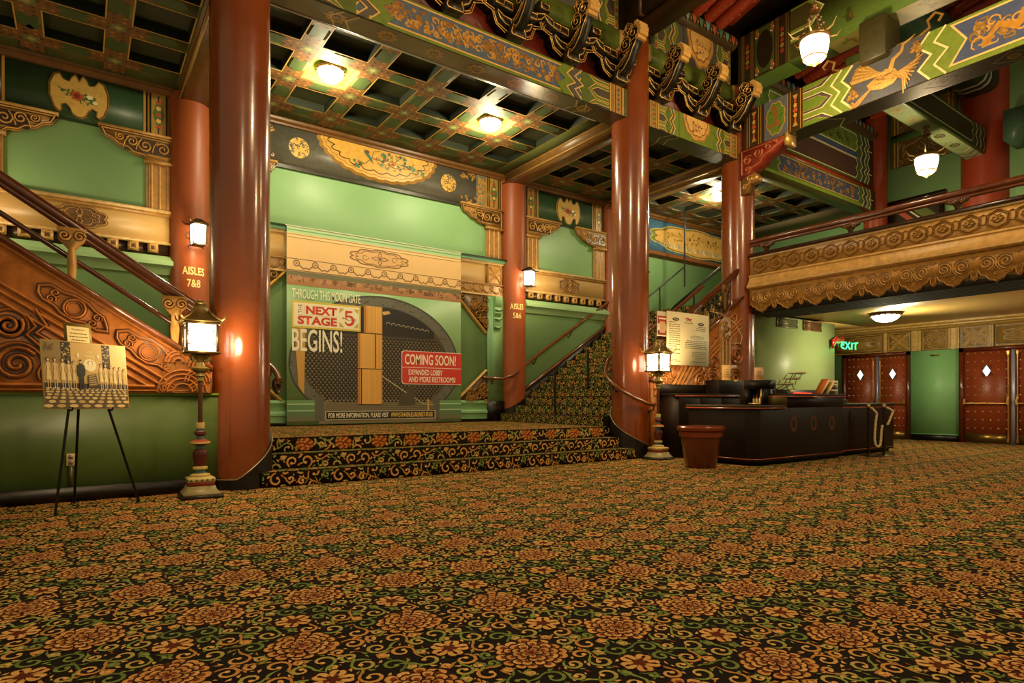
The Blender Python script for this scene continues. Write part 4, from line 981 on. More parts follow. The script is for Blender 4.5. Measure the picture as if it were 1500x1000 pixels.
    for i in range(30):
        a = random.Random(i); b.strip(F, spiral(U(4.80-.3*a.random()), v0+.22+.14*a.random(), .016, .5, 0, 1, 5, .5), .006, .026, '#8a5c22')
    R = random.Random(12)
    for (yc, vc, ry, rv, n) in ((4.16, .55, .07, .13, 26), (5.14, .16, .08, .14, 30), (4.98, .62, .06, .04, 10)):
        for i in range(n): a = R.uniform(0, 6.3); q = sqrt(R.random()); b.poly(F, lobed(U(yc+ry*q*cos(a)), v0+vc+rv*q*sin(a), .028, .024, 3, .4, 12, ph=a), .018+.001*(i % 5), ('#d2a24c', '#b07c34')[i % 2])
    b.build('golden_crane', M['gilt'], t)
    b = MB(); G = ceilF(v0); b.rect(G, XR+.02, XR+.48, -3, 7.2, .003, '#3a2e18')
    for y in (3.9, 3.0, 2.1, 1.2): b.strip(G, [(XR+.06, y), (XR+.25, y-.25), (XR+.44, y), (XR+.25, y+.25)], .018, .005, '#a8824a', closed=True); floret(b, G, XR+.25, y, .12, .005)
    b.strip(G, [(XR+.02, 5.6), (XR+.25, 5.4), (XR+.48, 5.6)], .02, .005, '#c9b27a')
    b.build('painted_underside', M['paint'], t)
    # post between the two beams
    t = thing('beam_post', 'plain olive block standing on the great crane beam under the green upper beam', 'block', (XR+.2, 4.75, 6.6))
    b = MB('#3f3a1f').box(XR-.16, XR+.4, 4.56, 4.98, 6.62, 7.32); b.build('block', M['paint'], t, bevel=.03)
    for s, y in ((1, 5.05), (-1, 4.50)):
        b = MB('#c2924a'); b.ridge(F, [(U(y), 6.80), (U(y+s*.40), 6.80)], .03, .03, -.1); b.ridge(F, [(U(y+s*.35), 6.80), (U(y+s*.48), 6.86), (U(y+s*.45), 6.98), (U(y+s*.56), 7.06), (U(y+s*.66), 6.98), (U(y+s*.60), 6.90)], .04, .04, -.1)
        b.fbox(F, min(U(y), U(y+s*.62)), max(U(y), U(y+s*.62)), 6.74, 6.80, -.3, -.1, '#5a4520')
        b.build('gilt_side_scroll', M['gilt'], t, smooth=50)
    # upper beam
    t = thing('painted_beam', 'upper green painted beam with hexagons above the great crane beam', 'beam', (XR+.2, 4, 7.32), 'painted beams over the colonnade')
    v0, v1 = 7.32, 8.26; b = MB('#5f7a34').box(XR-.02, XR+.5, -3, YR+.1, v0, v1); b.build('timber', M['paint'], t)
    F2 = wallX(XR-.02); b = MB(); b.rect(F2, U(7.36), U(6.3), v0, v1, .003, '#2e2413')
    for yc in (7.15, 6.42):
        for dy in (-.12, -.08, .08, .12): b.strip(F2, [(U(yc+dy), v0), (U(yc+dy), v1)], .016, .006, '#7a5a2c')
        for k in range(5): b.poly(F2, lobed(U(yc), v0+.47+.10*(k-2), .045, .05, 5, .3, 15), .008, ('#8a3a22', '#8f7030')[k % 2])
    b.rect(F2, U(6.98), U(6.58), v0+.03, v1-.03, .005, '#3f4f22'); b.poly(F2, lobed(U(6.78), v0+.47, .17, .36, 2, 0, 40), .007, '#241a10')
    for sy in (-1, 1):
        for sv in (-1, 1): floral(b, F2, U(6.78)+sy*.16, v0+.47+sv*.36, .05, .09, .009, ['#b0542e', '#d6c08a', '#5f7a3a'], 12, 3, .028)
    for k, c0 in enumerate((v0+.12, v0+.72)):
        for j, (d, cl) in enumerate(((0, '#f0dca0'), (.025, '#7a9434'), (.07, '#6d5a2a'), (.08, '#46431f'))):
            a = .26-d; b.poly(F2, [(U(6.25), max(v0, c0-a)), (U(5.85+d), max(v0, c0-a)), (U(5.62+d*1.2), c0), (U(5.85+d), min(v1, c0+a)), (U(6.25), min(v1, c0+a))], .006+.001*j, cl)
    for k in range(10): floral(b, F2, U(5.2-.5*k), v0+.3+.3*(k % 2), .07, .10, .006, ['#3d4a1e', '#6d4a24', '#4f5a22'], 14, k, .05)
    b.build('painted_face', M['paint'], t)
    b = MB(); G = ceilF(v0); b.rect(G, XR, XR+.48, 6.3, 7.3, .003, '#5d7a2a'); b.rect(G, XR, XR+.48, -3, 5.6, .003, '#8a8044')
    for k in range(8): floral(b, G, XR+.24, 5.3-.6*k, .14, .1, .005, ['#6d5a2a', '#8f6a34', '#5f6a2a'], 10, k, .05)
    b.build('painted_underside', M['paint'], t)
    # corbel on the end column
    t = thing('carved_corbel', 'red carved corbel under the great crane beam on the end column', 'corbel', (XR+.2, 6.9, 5.5))
    G = Frame((XR+.12, YR, 0), (0, -1, 0), (0, 0, 1), (-1, 0, 0))
    P = [(-.05, 5.99), (.90, 5.99), (.92, 5.90), (.78, 5.84), (.66, 5.76), (.48, 5.72), (.40, 5.60), (.22, 5.56), (.16, 5.47), (-.05, 5.45)]
    b = MB('#8a3020').prism(G, P, -.14, .14); b.build('body', M['carved'], t)
    b = MB('#a85a34'); b.ridge(G, inset(P, .035), .03, .02, .14, closed=True)
    for x, y, r, d in ((.12, 5.75, .10, 1), (.34, 5.82, .10, -1), (.56, 5.88, .07, 1), (.12, 5.58, .06, -1), (.72, 5.93, .04, 1)): b.ridge(G, spiral(x, y, r, 1.4, .5, d, 14, .2), .03, .03, .14)
    b.build('carved_scrolls', M['carved'], t, smooth=50)
    b = MB('#d2a75a').fbox(G, .88, .95, 5.80, 6.02, -.15, .15); b.build('gilt_end_cap', M['gilt'], t); b = MB('#a87c40'); b.prism(G, [(-.05, 5.45), (.22, 5.50), (.30, 5.40), (.26, 5.30), (.14, 5.30), (.08, 5.16), (-.05, 5.12)], -.09, .09, '#a87c40')
    for x, y, r in ((.12, 5.40, .07), (.2, 5.38, .05), (.02, 5.26, .06)): b.ridge(G, spiral(x, y, r, 1.2, 0, 1, 10, .2), .02, .02, .09, '#d2a75a')
    b.build('gilt_lower_scroll', M['gilt'], t)
lobby_beams()
# ------------------------------------------------------------------ balcony, right side and doors
SB, CB = sin(radians(54.73)), cos(radians(54.73))
def at(px, py, Y=None, X=None, Z=None):
    """the point of the plane Y (or X, or Z) that lies on the photograph's pixel"""
    u = (px-750)/891; dx = CB+u*SB; dy = SB-u*CB; dz = (586-py)/891
    t = Y/dy if Y is not None else (X/dx if X is not None else (Z-1)/dz)
    return (t*dx, t*dy, 1+t*dz)
U = lambda y: -y
w = MB('#3a2a18').box(11.12, 17.2, -4, 7.55, 2.98, 3.24); struct(w.build('balcony_floor', M['dark']))
w = MB('#cba560').box(11.12, 17.2, -4, 7.6, 2.90, 2.98); struct(w.build('ceiling_under_balcony', M['wall']))
w = MB('#cba560').box(15.05, 17.2, 7.6, 9.2, 2.90, 2.98); struct(w.build('ceiling_under_balcony', M['wall']))
w = MB('#a08040').box(12.15, 12.28, -4, 7.6, 2.80, 2.90); struct(w.build('trim_5', M['paint']))
t = thing('balcony_soffit', 'dark carved soffit boards under the scalloped balcony edge', 'soffit', (11.6, 3, 2.8)); b = MB('#1c1108').box(11.02, 12.15, -4, 7.2, 2.76, 2.82)
for k in range(8): b.box(11.05+.135*k, 11.13+.135*k, -4, 7.2, 2.735, 2.76, '#140b04')
b.build('boards', M['rope'], t)
def balcony():
    F = wallX(11.0); y0, y1 = -3, 7.24
    t = thing('balcony_parapet', 'carved gilt balcony front with knotwork frieze and scalloped cloud valance', 'balcony', (11, 4, 2.7))
    b = MB('#b58a48').box(11.0, 11.12, y0, y1, 3.46, 3.88); b.build('frieze_board', M['carved'], t)
    b = MB('#2f1a0d').fbox(F, U(y1), U(y0), 3.87, 3.93, -.14, .05); b.build('dark_cap', M['wood'], t)
    b = MB('#bb9150'); prof = [(3.50, 0), (3.50, .04), (3.47, .05), (3.45, .03), (3.38, .05), (3.32, .09), (3.29, .12), (3.25, .12), (3.23, .10), (3.22, .0)]
    n = b.pts([F.p(U(y1), v, q) for v, q in prof]); k = b.pts([F.p(U(y0), v, q) for v, q in prof])
    for i in range(len(prof)-1): b.face((n+i, k+i, k+i+1, n+i+1))
    b.build('plain_moulding', M['carved'], t, smooth=40)
    b = MB('#835a26'); b.fbox(F, U(y1), U(y0), 3.835, 3.865, 0, .02, '#bb9150')
    for i in range(15):
        y = 7.03-.35*i; x = U(y)
        for r in (.155, .128): b.ridge(F, lobed(x, 3.665, r, r*.92, 6, .14, 30, ph=.3), .016, .018, 0, None, closed=True)
        b.ridge(F, lobed(x+.175, 3.69, .055, .075, 2, .1, 16), .014, .020, 0, closed=True)
        for s in (-1, 1): b.ridge(F, spiral(x+s*.038, 3.69, .05, 1.2, pi*.5, s, 12, .2), .013, .018)
        b.ridge(F, arc(x, 3.70, .085, pi+.3, 2*pi-.3, 8), .014, .018); b.ridge(F, arc(x, 3.68, .055, pi+.2, 2*pi-.2, 8), .012, .018)
    b.build('knotwork_carving', M['carved'], t, smooth=50)
    # valance: units of .54
    pts = [(U(y1), 3.26)]; cs = [6.43-.54*i for i in range(-1, 10)]
    low = []
    for yc in cs:
        x = U(yc)
        low += [(x-.215, 2.90), (x-.19, 2.85), (x-.12, 2.83), (x-.09, 2.78), (x-.02, 2.755), (x, 2.735), (x+.02, 2.755), (x+.09, 2.78), (x+.12, 2.83), (x+.19, 2.85), (x+.215, 2.90)]
        low += [(x+.225, 2.85), (x+.24, 2.81), (x+.27, 2.785), (x+.30, 2.81), (x+.315, 2.85)]
    low = [p for p in low if p[0] > U(y1)+.01]
    P = [(U(y1), 3.26), (U(y1), low[0][1])] + low + [(low[-1][0], 3.26)]
    b = MB('#b3823e').prism(F, P[::-1], -.02, .03); b.build('valance_board', M['carved'], t)
    b = MB('#c99a52'); b.pat = '#4d2c0d'
    for yc in cs:
        x = U(yc)
        if x-.27 < U(y1): continue
        for s in (-1, 1):
            b.ridge(F, spiral(x+s*.118, 3.03, .105, 1.9, -pi*.5, -s, 26, .14), .019, .022, .03); b.ridge(F, spiral(x+s*.118, 3.03, .128, .55, -pi*.35 if s < 0 else pi+pi*.35, -s, 12, .9), .014, .018, .03)
            b.ridge(F, [(x+s*.215, 2.94), (x+s*.19, 2.875), (x+s*.125, 2.85), (x+s*.09, 2.80), (x+s*.02, 2.775), (x, 2.755)], .014, .018, .03)
        b.ridge(F, arc(x, 2.875, .018, 0, 2*pi, 10)[:-1], .010, .014, .03, closed=True)
        b.ridge(F, [(x+.228, 2.92), (x+.24, 2.85), (x+.27, 2.81), (x+.30, 2.85), (x+.312, 2.92)], .012, .016, .03)
        for s in (-1, 1): b.ridge(F, spiral(x+.27+s*.03, 2.93, .03, 1.1, 0, s, 9, .3), .010, .014, .03)
        b.ridge(F, [(x+.23, 3.16), (x+.27, 3.13), (x+.31, 3.16)], .012, .014, .03)
    b.build('cloud_carving', M['carved'], t, smooth=50)
    t = thing('balcony_rail', 'dark brown wooden handrail on carved supports along the balcony top', 'handrail', (11.1, 4, 3.93))
    b = MB('#5a2c14').tube([(11.05, 7.3, 4.19), (11.05, -3, 4.19)], .055, 12); b.tube([(11.05, 7.3, 4.115), (11.05, -3, 4.115)], .03, 8); b.build('rail', M['wood'], t, smooth=50)
    for y in (6.91, 5.30, 3.70, 2.1):
        b = MB('#4a2a14').prism(Frame((11.05, y, 0), (0, 1, 0), (0, 0, 1), (-1, 0, 0)), [(-.16, 4.10), (-.15, 4.06), (-.06, 4.03), (-.025, 3.97), (-.025, 3.93), (.025, 3.93), (.025, 3.97), (.06, 4.03), (.15, 4.06), (.16, 4.10)], -.035, .035)
        for s in (-1, 1): b.ridge(Frame((11.015, y, 0), (0, 1, 0), (0, 0, 1), (-1, 0, 0)), spiral(s*.08, 4.065, .035, 1.2, 0, s, 9, .3), .012, .012, 0, '#8a5a2a')
        b.build('support', M['wood'], t)
balcony()
def over_balcony():
    t = thing('painted_beam', 'layered painted beam with blue scroll panel and red stripe behind the balcony rail', 'beam', (14, 7.4, 5.86), 'painted beams over the colonnade')
    u0, u1 = 11.42, 16.7; F = wallY(7.40)
    b = MB('#4a4a22').box(u0, u1, 7.40, 7.80, 5.86, 6.36); b.box(u0, u1, 7.44, 7.76, 6.48, 7.70); b.build('timbers', M['paint'], t)
    b = MB('#a84428').box(u0, u1, 7.415, 7.78, 6.36, 6.48); b.build('red_stripe', M['paint'], t)
    b = MB(); b.rect(F, u0, u1, 5.86, 6.36, .003, '#55702a'); b.rect(F, u0, u1, 5.86, 5.93, .005, '#7f9a34')
    P = [(u0+.9, 6.31), (u0+.84, 6.22), (u0+.95, 6.14), (u0+.84, 6.06), (u0+.9, 5.97), (u1-.9, 5.97), (u1-.84, 6.06), (u1-.95, 6.14), (u1-.84, 6.22), (u1-.9, 6.31)]
    b.poly(F, inset(P, -.022), .006, GOLDL); b.poly(F, P, .008, '#4c5672'); gold_scrollwork(b, F, u0+1.05, u1-1.1, 6.0, 6.28, .010, 110, 21, s=.06)
    G = wallY(7.44)
    b.rect(G, u0, u1, 6.48, 7.70, .003, '#4f6a30')
    for (v0, v1, cl) in ((6.56, 7.02, '#584038'), (7.22, 7.62, '#6a8438')):
        P = [(u0+.6, v1), (u0+.55, v1-.12), (u0+.62, (v0+v1)/2), (u0+.55, v0+.12), (u0+.6, v0), (u1-.95, v0), (u1-.85, v0+.12), (u1-.95, (v0+v1)/2), (u1-.85, v1-.12), (u1-.95, v1)]
        b.poly(G, inset(P, -.022), .006, '#e6dcb4'); b.poly(G, P, .008, cl)
    gold_scrollwork(b, G, u0+1.5, u1-1.2, 7.28, 7.56, .010, 70, 22, ('#4a5a26', '#3f4a22', '#55662c'))
    b.rect(G, u0, u1-.8, 7.07, 7.18, .005, '#4a5478'); b.rect(G, u0, u1-.8, 7.05, 7.065, .006, '#e6dcb4')
    for Q, v0, v1 in ((F, 5.86, 6.36), (G, 6.50, 7.04), (G, 7.04, 7.66)):
        for d, wd, cl in ((.72, .03, '#e6dcb4'), (.62, .06, '#4a4a58'), (.52, .03, '#e6dcb4'), (.36, .03, '#e6dcb4')):
            b.strip(Q, [(u1-d, v1), (u1-d+.12, v1-(v1-v0)*.3), (u1-d, (v0+v1)/2), (u1-d+.12, v0+(v1-v0)*.3), (u1-d, v0)], wd, .012, cl)
        b.rect(Q, u1-.24, u1, v0, v1, .012, '#3a2a14')
        b.strip(Q, [(u1-.36, (v0+v1)/2), (u1-.12, (v0+v1)/2)], .03, .014, '#d8c48a')
    b.build('painted_face', M['paint'], t)
    b = MB('#4a3a22'); n = 12
    for i in range(n): a0, a1 = pi*.5+pi*i/n, pi*.5+pi*(i+1)/n; m = b.pts([(u0, 7.46+.14*cos(a0), 7.84+.14*sin(a0)), (u1, 7.46+.14*cos(a0), 7.84+.14*sin(a0)), (u1, 7.46+.14*cos(a1), 7.84+.14*sin(a1)), (u0, 7.46+.14*cos(a1), 7.84+.14*sin(a1))]); b.face((m, m+1, m+2, m+3))
    Q = Frame((0, 7.315, 7.84), (1, 0, 0), (0, 0, 1), (0, -1, 0))
    for i in range(26):
        x = u0+.1+.2*i
        for a in (-.6, 0, .6): b.strip(Q, [(x, -.07), (x+.05*sin(a), 0), (x+.08*sin(a), .08)], [.02, .035, .012], .006, ('#6f9aa8', '#b5603c', '#5f8a80')[i % 3])
    b.build('leafy_roll', M['paint'], t)
    c_ = MB('#8f3a1c'); c_.lathe([(.28, 3.24), (.28, 8.3)], 16.95, 7.5, 0, 28); t2 = thing('lacquered_column', 'red column at the far end of the layered balcony beam', 'column', (16.95, 7.5, 3.24), 'tall red lacquered columns'); c_.build('shaft', M['lacquer'], t2, smooth=40)
    # beam that carries the rear lantern
    t = thing('lantern_beam', 'pale green underside beam crossing above the balcony with the rear lantern hanging from it', 'beam', (14, 5.3, 6.6))
    b = MB('#4a5a2c').box(11.3, 17.05, 5.10, 5.52, 6.62, 7.20); b.build('timber', M['paint'], t, bevel=.03)
    G = ceilF(6.62); b = MB(); b.rect(G, 11.3, 17.0, 5.14, 5.48, .003, '#a9c08c')
    for x in (12.9, 13.6, 14.9, 15.7): floret(b, G, x, 5.31, .15, .006, '#cdbb7a' if x < 14 else '#6a5a3a', '#8a6a34')
    for d in (16.1, 16.35, 16.6): b.strip(G, [(d, 5.14), (d+.18, 5.31), (d, 5.48)], .035, .006, '#6a5068' if d > 16.2 else '#e6dcb4')
    F = wallY(5.10); b.rect(F, 11.3, 17.0, 6.64, 7.18, .004, '#3f5228'); P = [(11.4, 7.12), (11.4, 6.72), (16.0, 6.72), (16.1, 6.82), (16.0, 6.92), (16.1, 7.02), (16.0, 7.12)]
    b.poly(F, inset(P, -.02), .006, '#e6dcb4'); b.poly(F, P, .008, '#42301f')
    for d, cl in ((16.25, '#e6dcb4'), (16.36, '#6a5068'), (16.48, '#e6dcb4'), (16.7, '#e6dcb4')): b.strip(F, [(d, 7.18), (d+.1, 7.05), (d, 6.92), (d+.1, 6.78), (d, 6.64)], .03, .008, cl)
    b.build('painted_faces', M['paint'], t)
    t = thing('roof_beam', 'rounded painted beam end high above the lantern beam', 'beam', (14, 5.2, 8.0)); b = MB('#456048'); F = Frame((0, 0, 0), (0, 1, 0), (0, 0, 1), (1, 0, 0))
    P = [(4.88, 8.7), (4.88, 8.18), (4.94, 8.06), (5.06, 8.0), (5.38, 8.0), (5.5, 8.06), (5.56, 8.18), (5.56, 8.7)]; b.prism(F, P, 11.3, 17.1)
    for x, cl in ((16.2, '#d8d0b0'), (16.28, '#3c4a78'), (16.42, '#d8d0b0'), (16.6, '#4a2f3a')):
        n = b.pts([F.p(u+(-.004 if u < 5.2 else .004), v-.004, x) for u, v in P]); m = b.pts([F.p(u+(-.004 if u < 5.2 else .004), v-.004, x+.09) for u, v in P])
        for i in range(len(P)-1): b.face((n+i, n+i+1, m+i+1, m+i), cl)
    b.build('timber', M['paint'], t)
    # wall behind the balcony
    F = wallX(17.18)
    for k, (z0, z1) in enumerate(((6.98, 7.62), (7.82, 8.46))):
        t = thing('carved_relief', '%s bronze carved wall panel above the balcony green wall' % ('lower', 'upper')[k], 'wall panel', (17.18, 6.5, z0), 'bronze panels behind the balcony')
        b = MB('#5f4a22').fbox(F, U(7.2), U(5.75), z0, z1, 0, .05); P = lobed(U(6.45), (z0+z1)/2, .52, .27, 6, .18, 48); b.ridge(wallX(17.13), P, .04, .03, 0, '#8a6c34', closed=True)
        for y in (7.12, 7.04, 5.83, 5.91): b.ridge(wallX(17.13), [(U(y), z0), (U(y), z1)], .04, .03, 0, '#a8853f')
        for sy in (-1, 1):
            for sv in (-1, 1): b.ridge(wallX(17.13), spiral(U(6.45)+sy*.5, (z0+z1)/2+sv*.22, .08, 1.3, 0, sy*sv, 12, .2), .03, .025, 0, '#8a6c34')
        b.build('panel', M['carved'], t, smooth=50)
    w = MB('#476b32').fbox(F, U(7.2), U(5.75), 7.62, 7.82, 0, .05); struct(w.build('trim_6', M['wall']))
    t = thing('balcony_door', 'dark framed doorway in the green wall behind the balcony rail', 'door', (17.15, 6.6, 3.24))
    b = MB('#24160b'); b.fbox(F, U(7.26), U(7.16), 3.24, 6.1, 0, .08); b.fbox(F, U(6.10), U(6.0), 3.24, 6.1, 0, .08); b.fbox(F, U(7.30), U(5.96), 6.0, 6.12, 0, .12); b.build('frame', M['wood'], t)
    b = MB('#4a4438').fbox(F, U(7.16), U(6.10), 3.24, 6.0, 0, .02); b.poly(F, [(U(7.1), 5.85), (U(6.95), 5.85), (U(6.4), 5.3), (U(6.55), 5.3)], .024, '#a84428'); b.poly(F, [(U(6.85), 5.85), (U(6.8), 5.85), (U(6.25), 5.3), (U(6.3), 5.3)], .024, '#d8cda0'); b.poly(F, [(U(6.75), 5.85), (U(6.45), 5.85), (U(6.15), 5.55), (U(6.15), 5.3), (U(6.2), 5.3)], .024, '#5d6a34')  # diagonal stripes are reflections painted onto the leaf
    b.build('leaf_painted_reflection', M['plastic'], t)
    t = thing('lacquered_column', 'wide red column against the far wall behind the balcony rail', 'column', (17.2, 5.25, 3.24), 'tall red lacquered columns'); b = MB('#9a3a1e').lathe([(.48, 3.24), (.48, 8.6)], 17.3, 5.22, 0, 36); b.build('shaft', M['wall'], t, smooth=40)
    b = MB('#4a6a52'); b.prism(Frame((16.75, 0, 0), (0, -1, 0), (0, 0, 1), (-1, 0, 0)), [(-4.72, 7.4), (-4.35, 7.4), (-4.35, 6.75), (-4.45, 6.6), (-4.6, 6.62), (-4.72, 6.75)], -.35, .1)
    tag(b.build('beam_bracket', M['paint'], None, (16.8, 4.5, 6.6)), 'rounded dark bracket beside the wide red column over the balcony', 'bracket')
over_balcony()

# ---- wall of doors under the balcony
F17 = wallX(17.2)
def doors_wall():
    struct(moulding('trim_7', F17, U(9.2), U(-4), [(2.90, 0), (2.90, .42), (2.86, .42), (2.83, .34), (2.80, .34), (2.79, .22), (2.77, .20), (2.75, .08), (2.745, 0)], 'carved', '#c09a50'))
    def panel(y0, y1, kind, label):
        t = thing('carved_relief', label, 'wall panel', (17.18, (y0+y1)/2, 2.25), 'gilt carved panels above the doors'); F = wallX(17.17); cx, cz = U((y0+y1)/2), 2.495; hw = abs(y1-y0)/2
        b = MB('#9a7838').fbox(F17, U(y1), U(y0), 2.24, 2.745, 0, .03); b.build('board', M['carved'], t); b = MB('#c9a052'); b.pat = '#5a421c'
        def ring(P, wd=.022): b.ridge(F, P, wd, .02, 0, closed=True)
        ring([(cx-hw+.02, 2.26), (cx+hw-.02, 2.26), (cx+hw-.02, 2.725), (cx-hw+.02, 2.725)], .03)
        if kind == 'x':
            for s in (-1, 1):
                for o in (-.04, 0, .04): b.ridge(F, [(cx-hw+.04+o, cz-s*.21), (cx+hw-.04+o, cz+s*.21)], .022, .02)
            for k in range(4):
                a = k*pi/2
                for r in (.10, .055): b.ridge(F, spiral(cx+hw*.55*cos(a), cz+.14*sin(a), r*.7, 1.2, a, 1, 10, .3), .016, .016)
        elif kind == 'q':
            for s in (1, .72, .3): ring(lobed(cx, cz, hw*.86*s, .215*s, 4, .30, 48, ph=pi/2))
            ring([(cx-.03, cz), (cx, cz-.03), (cx+.03, cz), (cx, cz+.03)], .014)
        else:
            for s in (1, .8): ring(lobed(cx, cz, hw*.9*s, .19*s, 6, .28, 60))
        b.build('relief', M['carved'], t, smooth=50)
    def post(y0, y1, label):
        t = thing('gilt_post', label, 'pilaster', (17.2, (y0+y1)/2, 2.24), 'gilt posts between the carved panels'); b = MB('#c09a52').fbox(F17, U(y1), U(y0), 2.24, 2.745, 0, .05)
        for y in (y0+.04, y1-.04): b.ridge(wallX(17.15), [(U(y), 2.24), (U(y), 2.745)], .05, .03)
        b.build('shaft', M['carved'], t, smooth=50)
    panel(7.42, 8.7, 'long', 'long gilt cloud panel above the doors nearest the neon sign')
    post(7.30, 7.40, 'gilt post left of the crossed panel above the doors by the neon sign')
    panel(6.76, 7.29, 'x', 'gilt panel with crossed bars above the doors nearest the neon sign'); post(6.52, 6.74, 'gilt post left of the quatrefoil panel')
    panel(5.96, 6.50, 'q', 'gilt quatrefoil panel above the plain green wall between the doors'); post(5.71, 5.94, 'gilt post right of the quatrefoil panel')
    panel(5.15, 5.69, 'x', 'gilt panel with crossed bars above the right pair of doors'); post(5.04, 5.13, 'gilt post right of the crossed panel over the right doors')
    panel(3.2, 5.02, 'long', 'long gilt cloud panel above the right pair of doors')
    w = MB('#7fb476').fbox(F17, U(6.74), U(5.72), .16, 2.235, 0, .03); w.fbox(F17, U(6.74), U(5.72), .15, .17, 0, .05); struct(w.build('wall_between_doors', M['wall']))
    w = MB(BLACK).fbox(F17, U(6.74), U(5.72), 0, .155, 0, .06); struct(w.build('baseboard_right', M['dark']))
    t = thing('wall_plaque', 'small brass plaque at the top of the green wall between the doors', 'plaque', (17.16, 6.22, 2.1)); MB('#a8843c').fbox(F17, U(6.32), U(6.13), 2.09, 2.125, .03, .045).build('plate', M['brass'], t)
    t = thing('wall_switch', 'small green cover plate beside the left pair of doors', 'cover plate', (17.16, 6.68, 1.57)); MB('#56905a').fbox(F17, U(6.72), U(6.61), 1.53, 1.63, .03, .045).build('plate', M['wall'], t, bevel=.006)
    def doorset(num, leaves, x0, x1):
        d = bpy.data.objects.new('door_%d' % num, None); COL.objects.link(d); d.location = (17.2, (x0+x1)/2, 0); struct(d)
        b = MB('#5f2412'); b.fbox(F17, U(x0), U(x0-.09), 0, 2.24, 0, .10); b.fbox(F17, U(x1+.07), U(x1), 0, 2.24, 0, .10); b.fbox(F17, U(x0), U(x1), 2.15, 2.24, 0, .10); b.build('door_frame', M['wood'], d)
        for a, e, hinge in leaves:                                     # a > e in Y
            m = (a+e)/2; wd = a-e; F = wallX(17.15)
            b = MB('#8c3c1a').fbox(F17, U(a), U(e), .01, 2.15, 0, .05); L = b.build('door_leaf', M['wall'], d)
            b = MB('#8a6c34').fbox(F, U(a)+.01, U(e)-.01, .01, .215, 0, .006); b.build('kick_plate', M['brass'], L)
            b = MB('#d8bd84')
            for i in range(6):
                for j in range(10):
                    if j == 6: continue
                    y = a-.075-(wd-.15)*i/5; z = 2.10-.195*j
                    if z < .26 or (abs(y-m) < .16 and abs(z-1.69) < .2): continue
                    b.dome(F, U(y), z, .021, .022, 0, None, 7)
            st_ = b.build('door_studs', M['brass'], L, smooth=50); st_['kind'] = 'stuff'
            b = MB('#8f6c34')
            for k in range(4):
                q = pi/4+k*pi/2; b.ridge(F, spiral(U(m)+.10*cos(q), 1.68+.12*sin(q), .045, 1.1, q, 1, 10, .3), .022, .016)
            b.ridge(F, [(U(m)-.085, 1.68), (U(m), 1.68-.145), (U(m)+.085, 1.68), (U(m), 1.68+.145)], .028, .022, 0, '#a8843f', closed=True); b.build('window_surround', M['brass'], L, smooth=50)
            b = MB('#b9c8f4').poly(F, [(U(m)-.075, 1.68), (U(m), 1.68-.13), (U(m)+.075, 1.68), (U(m), 1.68+.13)], .008, '#a8bcf0'); b.poly(F, [(U(m)-.02, 1.68), (U(m)+.02, 1.60), (U(m)+.055, 1.68), (U(m)+.01, 1.76)], .010, '#eef2ff'); b.build('diamond_window', M['pane'], L)
            b = MB('#caa25a').tube([F.p(U(a)+.03, .93, .07), F.p(U(e)-.03, .93, .07)], .016, 8)
            for y in (a-.03, e+.03): b.fbox(F, U(y)-.02, U(y)+.02, .90, 1.03, 0, .09)
            b.build('push_bar', M['brass'], L, smooth=50)
            y = e+.035 if hinge == 'l' else a-.035
            b = MB('#caa25a').tube([F.p(U(y), .05, .035), F.p(U(y), 2.12, .035)], .013, 8)
            for z in (.08, .93, 1.05, 2.08): b.fbox(F, U(y)-.022, U(y)+.022, z-.04, z+.04, 0, .055)
            b.build('bolt_rod', M['brass'], L, smooth=50)
        return d
    d1 = doorset(1, ((8.34, 7.60, 'l'), (7.50, 6.84, 'r')), 8.43, 6.84-.07)
    b = MB('#9a9ab0').fbox(F17, U(7.585), U(7.515), 0, 2.15, 0, .06); b.build('centre_post', M['metal'], d1)
    d2 = doorset(2, ((5.61, 4.72, 'l'), (4.62, 3.75, 'r')), 5.70, 3.68)
    b = MB('#b0b0d0').fbox(F17, U(4.705), U(4.635), 0, 2.15, 0, .06); b.build('centre_post', M['metal'], d2)
doors_wall()
# ---- vents and neon sign on the green wall behind the counter
for k, (x0, x1, lab, cl) in enumerate(((12.52, 13.36, 'left ventilation grille high on the green wall behind the counter', '#8a8a62'), (13.6, 14.4, 'right ventilation grille high on the green wall, browner than its neighbour', '#8a6238'))):
    t = thing('vent_grille', lab, 'vent', ((x0+x1)/2, 7.6, 2.66), 'grilles on the green wall'); F = wallY(7.60)
    b = MB(cl); b.fbox(F, x0, x1, 2.62, 2.65, 0, .03); b.fbox(F, x0, x1, 2.82, 2.85, 0, .03); b.fbox(F, x0, x0+.03, 2.65, 2.82, 0, .03); b.fbox(F, x1-.03, x1, 2.65, 2.82, 0, .03); b.build('frame', M['metal'], t)
    b = MB('#3a3424').fbox(F, x0+.03, x1-.03, 2.65, 2.82, 0, .008)
    for i in range(6): b.fbox(F, x0+.03, x1-.03, 2.662+.026*i, 2.675+.026*i, .008, .022, cl)
    b.build('slats', M['metal'], t)
